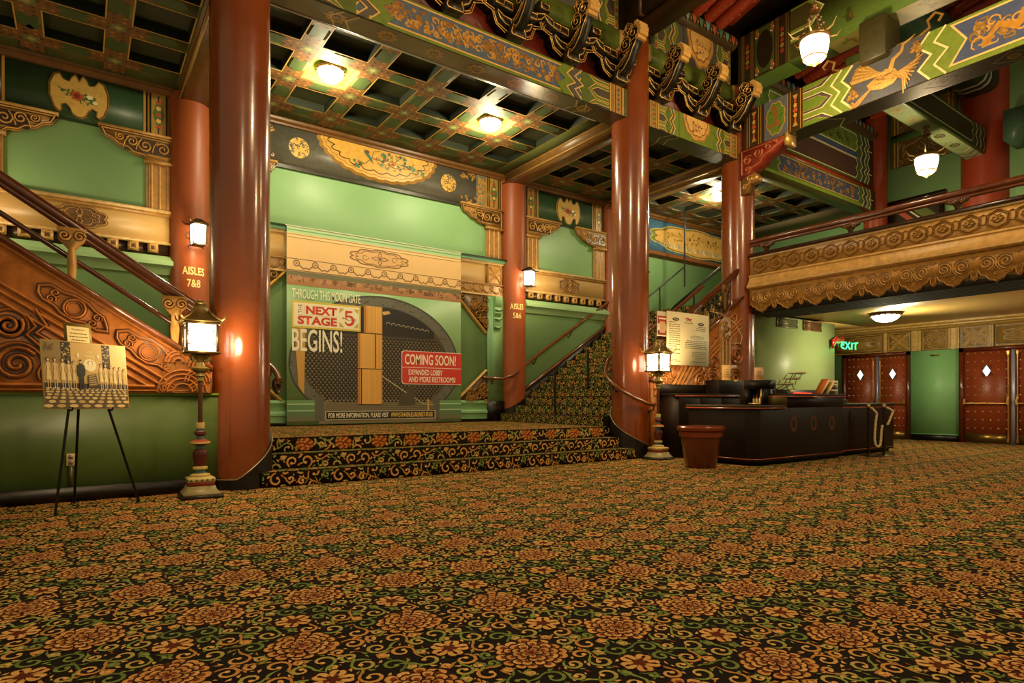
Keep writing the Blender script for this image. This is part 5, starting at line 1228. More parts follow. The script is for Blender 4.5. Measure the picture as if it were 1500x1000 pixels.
def neon():
    t = thing('exit_sign', 'red ribbon shaped sign with green neon exit letters on the green wall corner', 'sign', (15.05, 7.5, 2.4)); F = wallY(7.5)
    b = MB('#b03020').prism(F, [(14.75, 2.47), (14.87, 2.50), (14.95, 2.56), (15.04, 2.51), (15.14, 2.53), (15.26, 2.57), (15.36, 2.48), (15.34, 2.40), (15.24, 2.36), (15.12, 2.39), (15.0, 2.36), (14.9, 2.38), (14.80, 2.28), (14.76, 2.24)], -.02, .02); b.build('red_ribbon', M['plastic'], t)
    b = MB('#e0a868')
    for k in range(4): b.strip(F, lobed(14.98+.085*k, 2.46, .03, .035, 3, .2, 14), .010, .022, closed=True)
    b.build('ribbon_tracery', M['gilt'], t)
    b = MB('#2df07a'); G = wallY(7.46); x = 15.08
    for ch in ('E', 'X', 'I', 'T'):
        S_ = {'E': [[(.17, .20), (.06, .19), (.02, .11), (.04, .02), (.17, .0)], [(.03, .105), (.13, .11)]], 'X': [[(0, .20), (.09, .10), (.19, .0)], [(.18, .21), (.09, .11), (0, .0)]], 'I': [[(.06, .20), (.05, .0)]], 'T': [[(0, .19), (.10, .20), (.21, .22)], [(.11, .20), (.09, .10), (.10, .0)]]}[ch]
        for st in S_: b.tube([G.p(x+u, 2.265+v*.78) for u, v in st], .014, 6)
        x += {'E': .24, 'X': .24, 'I': .14, 'T': .2}[ch]
    b.build('neon_letters', M['neon'], t)
    MB('#3a3a2a').fbox(wallY(7.6), 15.0, 15.06, 2.3, 2.5, 0, .1).build('wall_arm', M['metal'], t)
neon()
# ------------------------------------------------------------------ carved stair sides and handrails
SL = RISE/TREAD
def stair_side(mir):
    S = (lambda x: 9.42-x) if mir else (lambda x: x)
    side = 'right' if mir else 'left'
    T = lambda x: 1.35+.655*(1.12-x)
    Y = 7.36; F = wallY(Y); x1 = 1.17; x0 = -1.9
    P2 = lambda L: [(S(x), z) for x, z in L]
    t = thing('carved_balustrade', ('carved orange wooden stair side behind the easel and lamp post' if not mir else 'carved golden brown stair side half hidden by the white notice sheet'), 'stair side', (S(0), Y, 1.07), 'carved sides of the two stairs')
    zb = 1.075 if not mir else 0
    b = MB('#a4622a'); b.prism(F, P2([(x0, zb), (x1, zb), (x1, T(x1)), (x0, T(x0))]), -.12, 0); b.build('panel', M['carved'], t)
    b = MB('#6b3a1c'); b.prism(F, P2([(x0, T(x0)), (x1, T(x1)), (x1, T(x1)+.06), (x0, T(x0)+.06)]), -.16, .05); b.build('cap_rail', M['wood'], t)
    b = MB('#b87438')
    for o, wd in ((.03, .03), (.40, .035), (.48, .03), (.57, .035)):
        xe = x1-.02 if o < .1 else min(x1-.45, 1.12-(1.14+o-1.35)/.655)
        b.ridge(F, P2([(x0, T(x0)-o), (xe, T(xe)-o)]), wd, .03)
    b.ridge(F, P2([(x0, 1.145), (.62, 1.145)]), .04, .035); b.ridge(F, P2([(x0, 1.10), (x1-.1, 1.10)]), .02, .02)
    b.build('raised_mouldings', M['carved'], t, smooth=50)
    ca, sa = cos(atan2(-.655, 1)), sin(atan2(-.655, 1))
    def rot(cx, cz, L): return P2([(cx+u*ca-v*sa, cz+u*sa+v*ca) for u, v in L])
    for cx, cz in ((-.06, 1.90), (.57, 1.50), (-1.0, 2.50)):
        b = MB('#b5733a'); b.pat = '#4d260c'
        O = [(-.34, .02), (-.27, .09), (-.15, .09), (-.06, .125), (.06, .125), (.15, .09), (.24, .08), (.30, .02), (.34, -.03), (.26, -.085), (.14, -.08), (.05, -.125), (-.06, -.125), (-.14, -.09), (-.25, -.09), (-.31, -.05)]
        O = [(u, v*.85) for u, v in O]
        b.ridge(F, rot(cx, cz, O), .026, .028, 0, closed=True); b.ridge(F, rot(cx, cz, arc(0, 0, .088, 0, 2*pi, 18)[:-1]), .024, .028, 0, closed=True); b.ridge(F, rot(cx, cz, arc(0, 0, .066, 0, 2*pi, 18)[:-1]), .014, .018, 0, closed=True)
        for s in (-1, 1):
            for q in (-1, 1): b.ridge(F, rot(cx, cz, spiral(s*.20, q*.035, .045, 1.2, 0, s*q, 10, .25)), .018, .022)
        b.build('carved_cartouche', M['carved'], t, smooth=50)
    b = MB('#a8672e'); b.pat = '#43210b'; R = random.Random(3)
    for x, z, r, d in ((-.50, 1.34, .165, 1), (-.56, 1.70, .115, -1), (-.22, 1.25, .085, -1), (-.85, 1.45, .17, -1), (-.88, 1.85, .14, 1), (-1.25, 1.4, .2, 1), (-1.3, 1.9, .2, -1), (.0, 1.22, .05, 1)):
        b.ridge(F, P2(spiral(x, z, r, 1.9, .6, d, 26, .15)), .036, .045); b.ridge(F, P2(arc(x, z, r+.035, -.3, 3.6, 14)), .026, .03)
    for L in ([(-.36, 1.86), (-.28, 1.72), (-.36, 1.64), (-.24, 1.56), (-.14, 1.48), (-.20, 1.40), (-.06, 1.36), (.04, 1.28), (.16, 1.20)], [(-.42, 1.80), (-.36, 1.70), (-.43, 1.62), (-.33, 1.52), (-.24, 1.44)]): b.ridge(F, P2(L), .03, .04)
    b.build('carved_clouds', M['carved'], t, smooth=50)
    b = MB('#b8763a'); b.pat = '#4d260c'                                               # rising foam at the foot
    for cx, cz, rr in ((.88, 1.085, (.235, .19, .145, .09)), (1.04, 1.36, (.10, .065)), (.84, 1.40, (.12, .085, .04)), (1.02, 1.2, (.12, .09))):
        for r in rr: b.ridge(F, P2([(cx+r*cos(a)*1.0, cz+r*sin(a)) for a in [pi*i/12 for i in range(13)]]), .026, .05-.05*r)
    for x in (.70, .76, .98, 1.05): b.ridge(F, P2(spiral(x, 1.13, .055, 1.6, 0, 1, 16, .15)), .022, .035)
    b.prism(F, P2([(.645, 1.08), (.66, 1.20), (.70, 1.30), (.72, 1.42), (.80, 1.54), (.90, 1.47), (1.0, 1.46), (1.15, 1.36), (1.15, 1.08)]), 0, .012, '#9a5f2a')
    b.build('carved_foam', M['carved'], t, smooth=50)
    if mir:
        b = MB('#a87a3c'); b.pat = '#3d240c'; b.fbox(F, 10.14, 10.46, .9, 2.62, 0, .05)
        G = wallY(Y-.05)
        for x in (10.20, 10.30, 10.40): b.ridge(G, [(x, .95), (x, 2.2)], .035, .03)
        for k in range(14): b.ridge(G, [(10.25, 1.0+.085*k), (10.35, 1.04+.085*k)], .02, .02)
        for x, z in ((10.24, 2.30), (10.36, 2.38), (10.28, 2.48), (10.22, 2.18), (10.38, 2.22)): b.ridge(G, spiral(x, z, .06, 1.4, 0, 1, 12, .2), .025, .03)
        b.build('carved_end_post', M['carved'], t, smooth=50)
        b = MB('#b5793a'); b.pat = '#4d2a0e'
        for k in range(4): b.ridge(F, [(8.62+.11*k, 1.05), (9.05+.11*k, 1.62)], .05, .04)
        for k in range(4): b.ridge(F, [(9.75+.10*k, 1.9+.1*k), (10.12, 2.2+.0*k)], .03, .03)
        for x, z, r in ((9.55, 1.35, .17), (9.85, 1.25, .14), (9.75, 1.6, .12), (8.45, 1.32, .12), (8.48, 1.1, .09)): b.ridge(F, spiral(x, z, r, 2., 0, 1, 24, .12), .034, .04)
        b.build('carved_diagonals', M['carved'], t, smooth=50)
    # handrail above it
    t = thing('stair_handrail', 'dark brown handrail on carved balusters over the %s stair side' % side, 'handrail', (S(0), Y, 2.3), 'handrails along the stairs')
    H = lambda x: 1.985+.655*(1.07-x)
    b = MB('#5a2c14').tube([(S(x), Y+.06, H(x)) for x in (1.20, .5, -.3, -1.9)], .052, 12); b.tube([(S(x), Y+.06, H(x)-.065) for x in (1.20, .5, -.3, -1.9)], .03, 8); b.build('top_rail', M['wood'], t, smooth=50)
    if not mir: b = MB('#4a2412').tube([(S(x), Y+.06, H(x)-.34) for x in (.85, -.3, -1.9)], .026, 8); b.build('lower_rail', M['wood'], t, smooth=50)
    for x in (.81, -.08, -.97):
        z0, z1 = T(x)+.05, H(x)-.05; G = Frame((S(x), Y+.03, 0), (1, 0, 0), (0, 0, 1), (0, -1, 0)); b = MB('#bd8a42' if not mir else '#6a4a26'); b.pat = '#4d2c0e'; h = z1-z0
        b.prism(G, [(-.03, z0), (.03, z0), (.04, z0+h*.3), (.03, z0+h*.6), (.11, z0+h*.78), (.12, z1), (-.12, z1), (-.11, z0+h*.78), (-.03, z0+h*.6), (-.04, z0+h*.3)], -.05, .04)
        for s in (-1, 1): b.ridge(Frame(G.o-np.array((0, .04, 0)), G.U, G.V, G.W), spiral(s*.06, z0+h*.84, .05, 1.3, 0, s, 12, .2), .022, .025)
        b.build('baluster', M['carved'], t)
    if mir:
        t = thing('iron_balustrade', 'gilded wrought iron scrollwork under the right stair handrail', 'balustrade', (9.4, 7.45, 2.3)); R = random.Random(8)
        b = MB('#2a2018'); g = MB('#c09a5a'); x = 8.30
        while x < 10.7:
            zb = T(9.42-x)+.07; zt = H(9.42-x)-.10
            for k in range(3):
                cz = zb+(zt-zb)*(.18+.32*k); r = .085*R.uniform(.8, 1.15); d = R.choice((-1, 1))
                (g if R.random() < .5 else b).tube([(x+u, 7.45, cz+v) for u, v in spiral(0, 0, r, 1.5, R.uniform(0, 6), d, 16, .2)], .013, 6)
                if R.random() < .3: g.ball((x+.05, 7.44, cz), .03, 8)
            b.tube([(x+.11, 7.45, T(9.42-x-.11)+.04), (x+.11, 7.45, H(9.42-x-.11)-.05)], .010, 6); x += .16
        b.build('dark_ironwork', M['metal'], t, smooth=50); g.build('gilded_scrolls', M['gilt'], t, smooth=50)
stair_side(False); stair_side(True)
def wall_rail(mir):
    S = (lambda x: 9.42-x) if mir else (lambda x: x)
    t = thing('wall_handrail', 'brown handrail on brackets along the green %s stair wall' % ('left' if mir else 'right'), 'handrail', (S(9), YW-.1, 2), 'handrails along the stairs')
    y = YW-.12; b = MB('#6b3a1c'); b.tube([(S(x), yy, z) for x, yy, z in ((7.20, YW-.05, 1.50), (7.26, y, 1.49), (7.5, y-.28 if False else y-.22, 1.47), (7.75, y-.24, 1.54), (8.1, y-.10, 1.72), (8.6, y, 2.03), (9.67, y, 2.71), (11.0, y, 3.55), (12.4, y, 4.44))], .034, 10); b.build('rail', M['wood'], t, smooth=50)
    for x, z, yy in ((7.38, 1.46, YW-.1), (8.6, 2.0, YW-.03), (9.67, 2.68, YW-.03), (10.7, 3.3, YW-.03)):
        b = MB('#7a5a2c').tube([(S(x), y, z), (S(x), y+.03, z-.10), (S(x), YW-.005, z-.13)], .014, 6); b.ball((S(x), YW-.01, z-.13), .035, 8); b.build('rail_bracket', M['brass'], t, smooth=50)
wall_rail(False); wall_rail(True)
def wrap_rail(x, sgn, label):
    """handrail that curls round a column foot and follows the stairs up"""
    t = thing('curved_handrail', label, 'handrail', (x, YC, 1), 'handrails curling round the columns'); r = R0+.10; P = []
    for a, z in ((-48, .93), (-70, .925), (-95, .95), (-120, 1.02), (-145, 1.12), (-170, 1.24), (-195, 1.36), (-218, 1.48), (-240, 1.62), (-262, 1.78)):
        if sgn < 0 and a > -160: continue
        A = radians(a); P.append((x+sgn*r*cos(A), YC+r*sin(A), z))
    if sgn > 0: P += [(x+.35, YC+.36, 2.0), (x+1.2, YC+.28, 2.55), (x+2.4, YC+.28, 3.32)]
    else: P += [(x-.35, YC+.36, 2.0), (x-1.2, YC+.28, 2.55), (x-2.4, YC+.28, 3.32)]
    Q = []
    for i in range(len(P)-1):
        for k in range(4):
            f = k/4; p0, p1, p2, p3 = [Vector(P[min(max(j, 0), len(P)-1)]) for j in (i-1, i, i+1, i+2)]
            Q.append(.5*((2*p1)+(-p0+p2)*f+(2*p0-5*p1+4*p2-p3)*f*f+(-p0+3*p1-3*p2+p3)*f**3))
    Q.append(Vector(P[-1])); b = MB('#6b3a1c').tube(Q, .032, 10); b.build('rail', M['wood'], t, smooth=50)
    for a, z in (((-62, .91), (-180, 1.27)) if sgn > 0 else ((-205, 1.38),)): A = radians(a); b = MB('#3a2414').tube([(x+sgn*r*cos(A), YC+r*sin(A), z), (x+sgn*(r-.01)*cos(A), YC+(r-.01)*sin(A), z-.08), (x+sgn*R0*cos(A), YC+R0*sin(A), z-.10)], .014, 6); b.ball((x+sgn*(R0+.01)*cos(A), YC+(R0+.01)*sin(A), z-.10), .03, 8); b.build('rail_bracket', M['metal'], t, smooth=50)
    if sgn < 0:
        b = MB('#4a2a18'); G = Frame((x+R0+.10, YC+.02, 1.16), (.577, .817, 0), (0, 0, 1), (-.8, .57, 0))
        for k, rr in ((0, .12), (1, .08)): b.tube([G.p(u, v, .03*k) for u, v in spiral(0, .02*k, rr, 1.3, .5, 1, 18, .3)], .018, 7)
        b.build('scrolled_end', M['metal'], t, smooth=50)
wrap_rail(XB, 1, 'brown handrail curling round the foot of the middle red column'); wrap_rail(XA, -1, 'brown handrail with a scrolled end curling round the left red column')
for x, y, z0, z1, lab in ((7.78, 9.5, Z1+RISE, 1.56, 'black iron post standing low on the carpeted stairs'), (8.67, 9.5, Z1+4*RISE, 2.06, 'black iron post standing higher on the carpeted stairs')):
    t = thing('stair_post', lab, 'post', (x, y, z0), 'black posts on the stairs'); b = MB('#16110c').tube([(x, y, z0), (x, y, z1)], .024, 10); b.build('shaft', M['metal'], t, smooth=50); b = MB('#16110c').lathe([(.06, 0), (.06, .02), (.03, .04)], x, y, z0, 14); b.build('foot', M['metal'], t, smooth=50)
t = thing('iron_handrail', 'thin black iron rail on the upper stairs against the green wall', 'handrail', (12.3, 10.5, 3.6)); b = MB('#1d160f').tube([(10.9, 10.5, 3.13), (11.67, 10.5, 3.63), (13.0, 10.5, 4.52)], .024, 8); b.build('rail', M['metal'], t, smooth=50); b = MB('#1d160f').tube([(12.05, 10.5, 3.3), (12.05, 10.5, 3.88)], .018, 8); b.build('post', M['metal'], t, smooth=50)
b = MB('#1d160f').tube([(13.02, 10.5, 4.0), (13.02, 10.5, 6.02)], .022, 8); b.build('tall_post', M['metal'], t, smooth=50)
t = thing('iron_handrail', 'dark iron centre rail with a curled lower end on the upper stairs', 'handrail', (11, 8.6, 2.4)); b = MB('#1d160f').tube([(10.05, 8.5, 2.80), (10.2, 8.5, 2.96), (11.75, 8.5, 3.98)], .034, 8); b.build('rail', M['metal'], t, smooth=50); b = MB('#1d160f').tube([(10.85, 8.5, 2.62), (10.85, 8.5, 3.38)], .02, 8); b.build('post', M['metal'], t, smooth=50)
b = MB('#1d160f').tube([(10.25, 8.48, 2.75)]+[(10.42+u, 8.46, 2.72+v) for u, v in spiral(0, 0, .12, .8, pi, -1, 12, .5)], .024, 8); b.build('curled_end', M['metal'], t, smooth=50)
t = thing('wall_outlet', 'beige electrical outlet with a cord on the green dado behind the easel', 'outlet', (-.09, 7.39, .42)); F = wallY(7.40)
MB('#c9b690').fbox(F, -.125, -.05, .355, .475, 0, .012).build('plate', M['plastic'], t, bevel=.004); b = MB('#8a6a50'); [b.fbox(F, -.105, -.07, z, z+.035, .012, .018) for z in (.37, .425)]; b.build('sockets', M['plastic'], t)
b = MB('#5a4a2a').fbox(F, -.10, -.075, .15, .36, 0, .015); b.build('cord_cover', M['plastic'], t)

# ------------------------------------------------------------------ lamps
def lamp_post(loc, label, power):
    x, y, _ = loc; t = thing('lamp_post', label, 'lamp', loc, 'pagoda lamp posts at the column feet')
    q = pi/4; s2 = sqrt(2)
    b = MB('#2a2014'); b.lathe([(.27, 0), (.27, .035)], x, y, 0, 4, rot=q); b.build('floor_plate', M['metal'], t)
    b = MB('#b09a62'); b.lathe([(.24, .035), (.24, .05), (.19, .09), (.175, .125)], x, y, 0, 4, rot=q, cols=[c('#8f8254')]*4)
    b.lathe([(.165, .125), (.165, .165)], x, y, 0, 4, rot=q, col='#8a2a1c'); b.lathe([(.175, .165), (.175, .205), (.12, .215)], x, y, 0, 4, rot=q, col='#c7ad68')
    for k in range(-2, 3):
        for s in (-1, 1): b.box(x+.05*k-.009, x+.05*k+.009, y+s*.120, y+s*.126, .176, .196, '#3a5a3a'); b.box(x+s*.120, x+s*.126, y+.05*k-.009, y+.05*k+.009, .176, .196, '#3a5a3a')
    b.build('stepped_base', M['paint'], t)
    prof = [(.115, .215), (.115, .235), (.06, .25), (.055, .28), (.085, .29), (.085, .31), (.062, .32), (.07, .37), (.085, .42), (.085, .46), (.07, .49), (.045, .50), (.045, .53), (.115, .555), (.115, .575), (.045, .60), (.04, .63), (.068, .65), (.068, .675), (.045, .69), (.05, .71), (.05, .77)]
    cl = [c(h) for h in ('#c7ad68', '#c7ad68', '#4a7078', '#4a7078', '#c7ad68', '#c7ad68', '#5a2416', '#5a2416', '#4a1c12', '#5a2416', '#5a2416', '#4a7078', '#8a3a22', '#d0b468', '#8a3a22', '#4a7078', '#4a2016', '#5a2416', '#4a2016', '#4a7078', '#c7ad68', '#c7ad68')]
    b = MB().lathe([(r*.84, h) for r, h in prof], x, y, 0, 20, cols=cl); b.build('turned_stem', M['paint'], t, smooth=40)
    b = MB('#4a2a18').lathe([(.022, .77), (.022, 1.24)], x, y, 0, 14); b.build('pole', M['metal'], t, smooth=40)
    b = MB('#7a6a3a').lathe([(.035, 1.20), (.035, 1.24), (.05, 1.25), (.045, 1.28), (.085, 1.31), (.09, 1.33), (.05, 1.35), (.035, 1.39), (.05, 1.41), (.07, 1.46), (.05, 1.485)], x, y, 0, 16)
    for k in range(4):
        a = q+k*pi/2; G = Frame((x, y, 1.43), (cos(a), sin(a), 0), (0, 0, 1), (-sin(a), cos(a), 0)); b.tube([G.p(u, v) for u, v in spiral(.085, .01, .045, 1.2, pi, 1, 12, .3)], .010, 5)
    b.build('collar', M['gilt'], t, smooth=50)
    gl = MB('#fff4d8'); h = .128; gl.box(x-h, x+h, y-h, y+h, 1.50, 1.775)
    b = MB('#4a3a1a'); e = .14
    for sx in (-1, 1):
        for sy in (-1, 1): b.box(x+sx*e-.012, x+sx*e+.012, y+sy*e-.012, y+sy*e+.012, 1.48, 1.79)
    for z0, z1, w in ((1.475, 1.50, .165), (1.775, 1.80, .165)): b.box(x-w, x+w, y-w, y+w, z0, z1)
    for k in range(4):
        a = k*pi/2; G = Frame((x, y, 0), (cos(a), sin(a), 0), (0, 0, 1), (sin(a), -cos(a), 0))
        for sx in (-1, 1):
            for z, dz in ((1.52, 1), (1.755, -1)):
                for r, dx, dv in ((.022, .10, .02), (.018, .065, .012), (.018, .112, .055), (.014, .035, .008), (.014, .118, .09)): b.ridge(G, spiral(sx*dx, z+dz*dv, r, 1.2, pi/2, sx, 9, .3), .008, .010, h+.002)
        for zz in (1.57, 1.64, 1.70): b.fbox(G, -.125, -.10, zz, zz+.008, h, h+.01); b.fbox(G, .10, .125, zz, zz+.008, h, h+.01)
    L_ = b.build('lantern_frame', M['gilt'], t); gl.build('glowing_glass', M['lantern'], L_)
    b = MB('#8a7440'); b.lathe([(.26, 1.80), (.245, 1.815), (.16, 1.85), (.11, 1.90), (.085, 1.95), (.08, 1.985), (.055, 1.99)], x, y, 0, 4, rot=q)
    for k in range(4):
        a = q+k*pi/2; b.tube([(x+r*cos(a), y+r*sin(a), z) for r, z in ((.10, 1.92), (.17, 1.86), (.25, 1.82), (.285, 1.845), (.295, 1.89))], [.014, .013, .013, .01, .004], 6)
    b.lathe([(.05, 1.985), (.065, 2.0), (.04, 2.02), (.0005, 2.04)], x, y, 0, 12); b.build('pagoda_roof', M['gilt'], L_)
    lamp('lamp_post_light', (x, y-.34, 1.62), power*.45, LAMPC, .10); lamp('lamp_post_light', (x+.34, y, 1.62), power*.35, LAMPC, .10); lamp('lamp_post_light', (x-.34, y, 1.62), power*.2, LAMPC, .10)
lamp_post((1.0, 7.0, 0), 'pagoda lamp post at the foot of the left column beside the easel', POST_W)
lamp_post((7.97, 6.98, 0), 'pagoda lamp post at the foot of the middle column beside the dark counter', POST_W)
def sconce(loc, ang, label):
    x, y, z = loc; t = thing('wall_sconce', label, 'wall lamp', loc, 'pagoda sconces on the half columns')
    b = MB('#fff4d8').lathe([(.115, -.16), (.13, .14)], x, y, z, 4, rot=pi/4+ang, caps=True); b.build('glowing_glass', M['sconce'], t)
    b = MB('#3a2c16')
    for k in range(4):
        a = pi/4+ang+k*pi/2; b.tube([(x+.125*cos(a), y+.125*sin(a), z-.18), (x+.14*cos(a), y+.14*sin(a), z+.16)], .009, 5)
        b.tube([(x+.14*cos(a), y+.14*sin(a), z+.165), (x+.22*cos(a), y+.22*sin(a), z+.165), (x+.26*cos(a), y+.26*sin(a), z+.23)], [.012, .010, .004], 5)
        b.tube([(x+.125*cos(a), y+.125*sin(a), z-.17), (x+.16*cos(a), y+.16*sin(a), z-.20), (x+.15*cos(a), y+.15*sin(a), z-.16)], [.01, .008, .004], 5)
    b.lathe([(.19, .15), (.15, .185), (.10, .21), (.06, .24), (.0005, .25)], x, y, z, 4, rot=pi/4+ang); b.lathe([(.125, -.19), (.12, -.165)], x, y, z, 4, rot=pi/4+ang)
    for k in range(4):
        a = ang+k*pi/2
        for zz in (-.06, .04): b.tube([(x+.09*cos(a)-.08*sin(a), y+.09*sin(a)+.08*cos(a), z+zz), (x+.09*cos(a)+.08*sin(a), y+.09*sin(a)-.08*cos(a), z+zz)], .004, 4)
    b.build('cage_and_roof', M['gilt'], t)
    b = MB('#5a4420').tube([(x, y+.11, z), (x, y+.2, z+.1), (x, y+.34, z+.05)], .018, 6); b.tube([(x-.1+u, y+.13, z-.02+v) for u, v in spiral(0, 0, .07, 1.2, 0, 1, 12, .3)], .010, 5); b.build('wall_arm', M['gilt'], t, smooth=50)
    lamp('sconce_light', (x, y-.25, z-.10), SCONCE_W, LAMPC, .10)
sconce((1.52, 10.86, 3.66), .15, 'lit pagoda sconce above the aisles seven and eight lettering'); sconce((8.14, 10.84, 3.72), .5, 'lit pagoda sconce above the aisles five and six lettering')
def ceiling_light(loc, label, power, r=.195, depth=.17, flat=False):
    x, y, z = loc; t = thing('ceiling_light', label, 'ceiling light', loc, 'scalloped globe ceiling lights')
    n = 32; b = MB('#5a3c1c').lathe([(r*1.02, 0), (r*1.16, -.015), (r*1.2, -.035), (r*1.12, -.06), (r*.95, -.065)], x, y, z, n)
    for k in range(16): a = 2*pi*k/16; b.ball((x+r*1.08*cos(a), y+r*1.08*sin(a), z-.06), .022, 7, '#8a6432')
    rim = b.build('scalloped_rim', M['gilt'], t, smooth=50)
    pr = [(r*cos(k*pi/16), -.05-depth*sin(k*pi/16)) for k in range(9)]; pr[-1] = (.002, pr[-1][1])
    b = MB('#ffffff').lathe(pr, x, y, z, n); b.build('glowing_globe', M['globe'], rim, smooth=70)
    lamp('ceiling_globe_light', (x, y, z-depth-.14), power, CEILC, .14)
ceiling_light((L1[0], L1[1], ZCEIL+.10), 'left scalloped ceiling light in the coffers above the moon gate banner', CEIL_W); ceiling_light((L2[0], L2[1], ZCEIL+.10), 'right scalloped ceiling light in the coffers above the carpeted steps', CEIL_W)
ceiling_light((L3[0], L3[1], ZCEIL+.10), 'scalloped ceiling light in the coffers beyond the upper stairs', CEIL_W); ceiling_light((14.3, 6.12, 2.90), 'wide scalloped ceiling light under the balcony near the doors', BALC_W, .27, .15)
ceiling_light((14.3, 2.2, 2.90), 'scalloped ceiling light under the balcony at the right edge', BALC_W, .27, .15)
sconce((-1.66, 10.86, 3.66), -.15, 'added pagoda sconce on the far left half column, unseen, lighting the left stair wall')  # sconce added out of view to light the left bay
def hanging_lantern(loc, top, label, power):
    x, y, z = loc; t = thing('hanging_lantern', label, 'lantern', loc, 'gilded lanterns hung on beaded chains'); n = 24
    b = MB('#fff6e0').lathe([(.205, .17), (.21, .10), (.19, -.02), (.165, -.10), (.13, -.15), (.05, -.175)], x, y, z, n); b.build('glowing_glass', M['lantern'], t, smooth=60)
    b = MB('#8a6a34'); b.lathe([(.215, .17), (.235, .19), (.235, .215), (.20, .225)], x, y, z, n); b.lathe([(.172, -.095), (.18, -.105), (.165, -.12)], x, y, z, n, caps=False)
    b.lathe([(.06, -.17), (.075, -.19), (.04, -.21), (.012, -.235)], x, y, z, 12)
    for k in range(12):
        a = 2*pi*k/12; G = Frame((x+.22*cos(a), y+.22*sin(a), z+.25), (-sin(a), cos(a), 0), (0, 0, 1), (cos(a), sin(a), 0)); b.tube([G.p(u, v) for u, v in spiral(0, 0, .04, 1.2, 0, 1, 9, .3)], .008, 5)
        if k % 2 == 0: b.tube([(x+.212*cos(a), y+.212*sin(a), z+.17), (x+.195*cos(a), y+.195*sin(a), z-.0), (x+.17*cos(a), y+.17*sin(a), z-.10)], .005, 4)
    b.build('filigree_cage', M['gilt'], t, smooth=50)
    b = MB('#c9a868')
    for k in range(6):
        a = 2*pi*k/6+.3; b.tube([(x+.22*cos(a), y+.22*sin(a), z+.22), (x+.33*cos(a), y+.33*sin(a), z+.24), (x+.40*cos(a), y+.40*sin(a), z+.33)], [.016, .014, .004], 6)
    b.build('curved_horns', M['gilt'], t, smooth=50)
    b = MB('#8a6238'); h = .62
    for k in range(6):
        a = 2*pi*k/6; p0 = Vector((x+.20*cos(a), y+.20*sin(a), z+.22)); p1 = Vector((x+.05*cos(a), y+.05*sin(a), z+h))
        b.tube([p0, p1], .006, 5)
        for f in (.25, .5, .75): q = p0.lerp(p1, f); b.ball(q, .022 if f != .5 else .028, 7, '#b09878')
    b.lathe([(.03, h-.02), (.075, h), (.085, h+.03), (.05, h+.06), (.06, h+.09), (.03, h+.12)], x, y, z, 12); b.tube([(x, y, z+h+.1), (x, y, top)], .010, 6); b.lathe([(.07, top-z-.03), (.05, top-z)], x, y, z, 12)
    b.build('beaded_chains', M['gilt'], t, smooth=50)
    lamp('lantern_light', (x, y, z-.42), power, LAMPC, .16)
hanging_lantern((9.44, 5.08, 6.50), 9.07, 'hanging lantern in front of the green upper beam under the red rafters', LANT_W)
hanging_lantern((14.15, 5.28, 5.80), 6.62, 'hanging lantern below the pale green beam over the balcony', LANT_W)
hanging_lantern((4.2, 3.6, 6.6), 9.4, 'added unseen lantern lighting the carpet in front of the steps', LOBBY_W); hanging_lantern((1.2, .8, 6.6), 10.1, 'added unseen lantern lighting the carpet near the viewer', LOBBY_W*.7); hanging_lantern((8.6, 1.6, 6.6), 9.9, 'added unseen lantern lighting the carpet toward the balcony', LOBBY_W*1.2)  # lanterns added out of view to light the carpet evenly
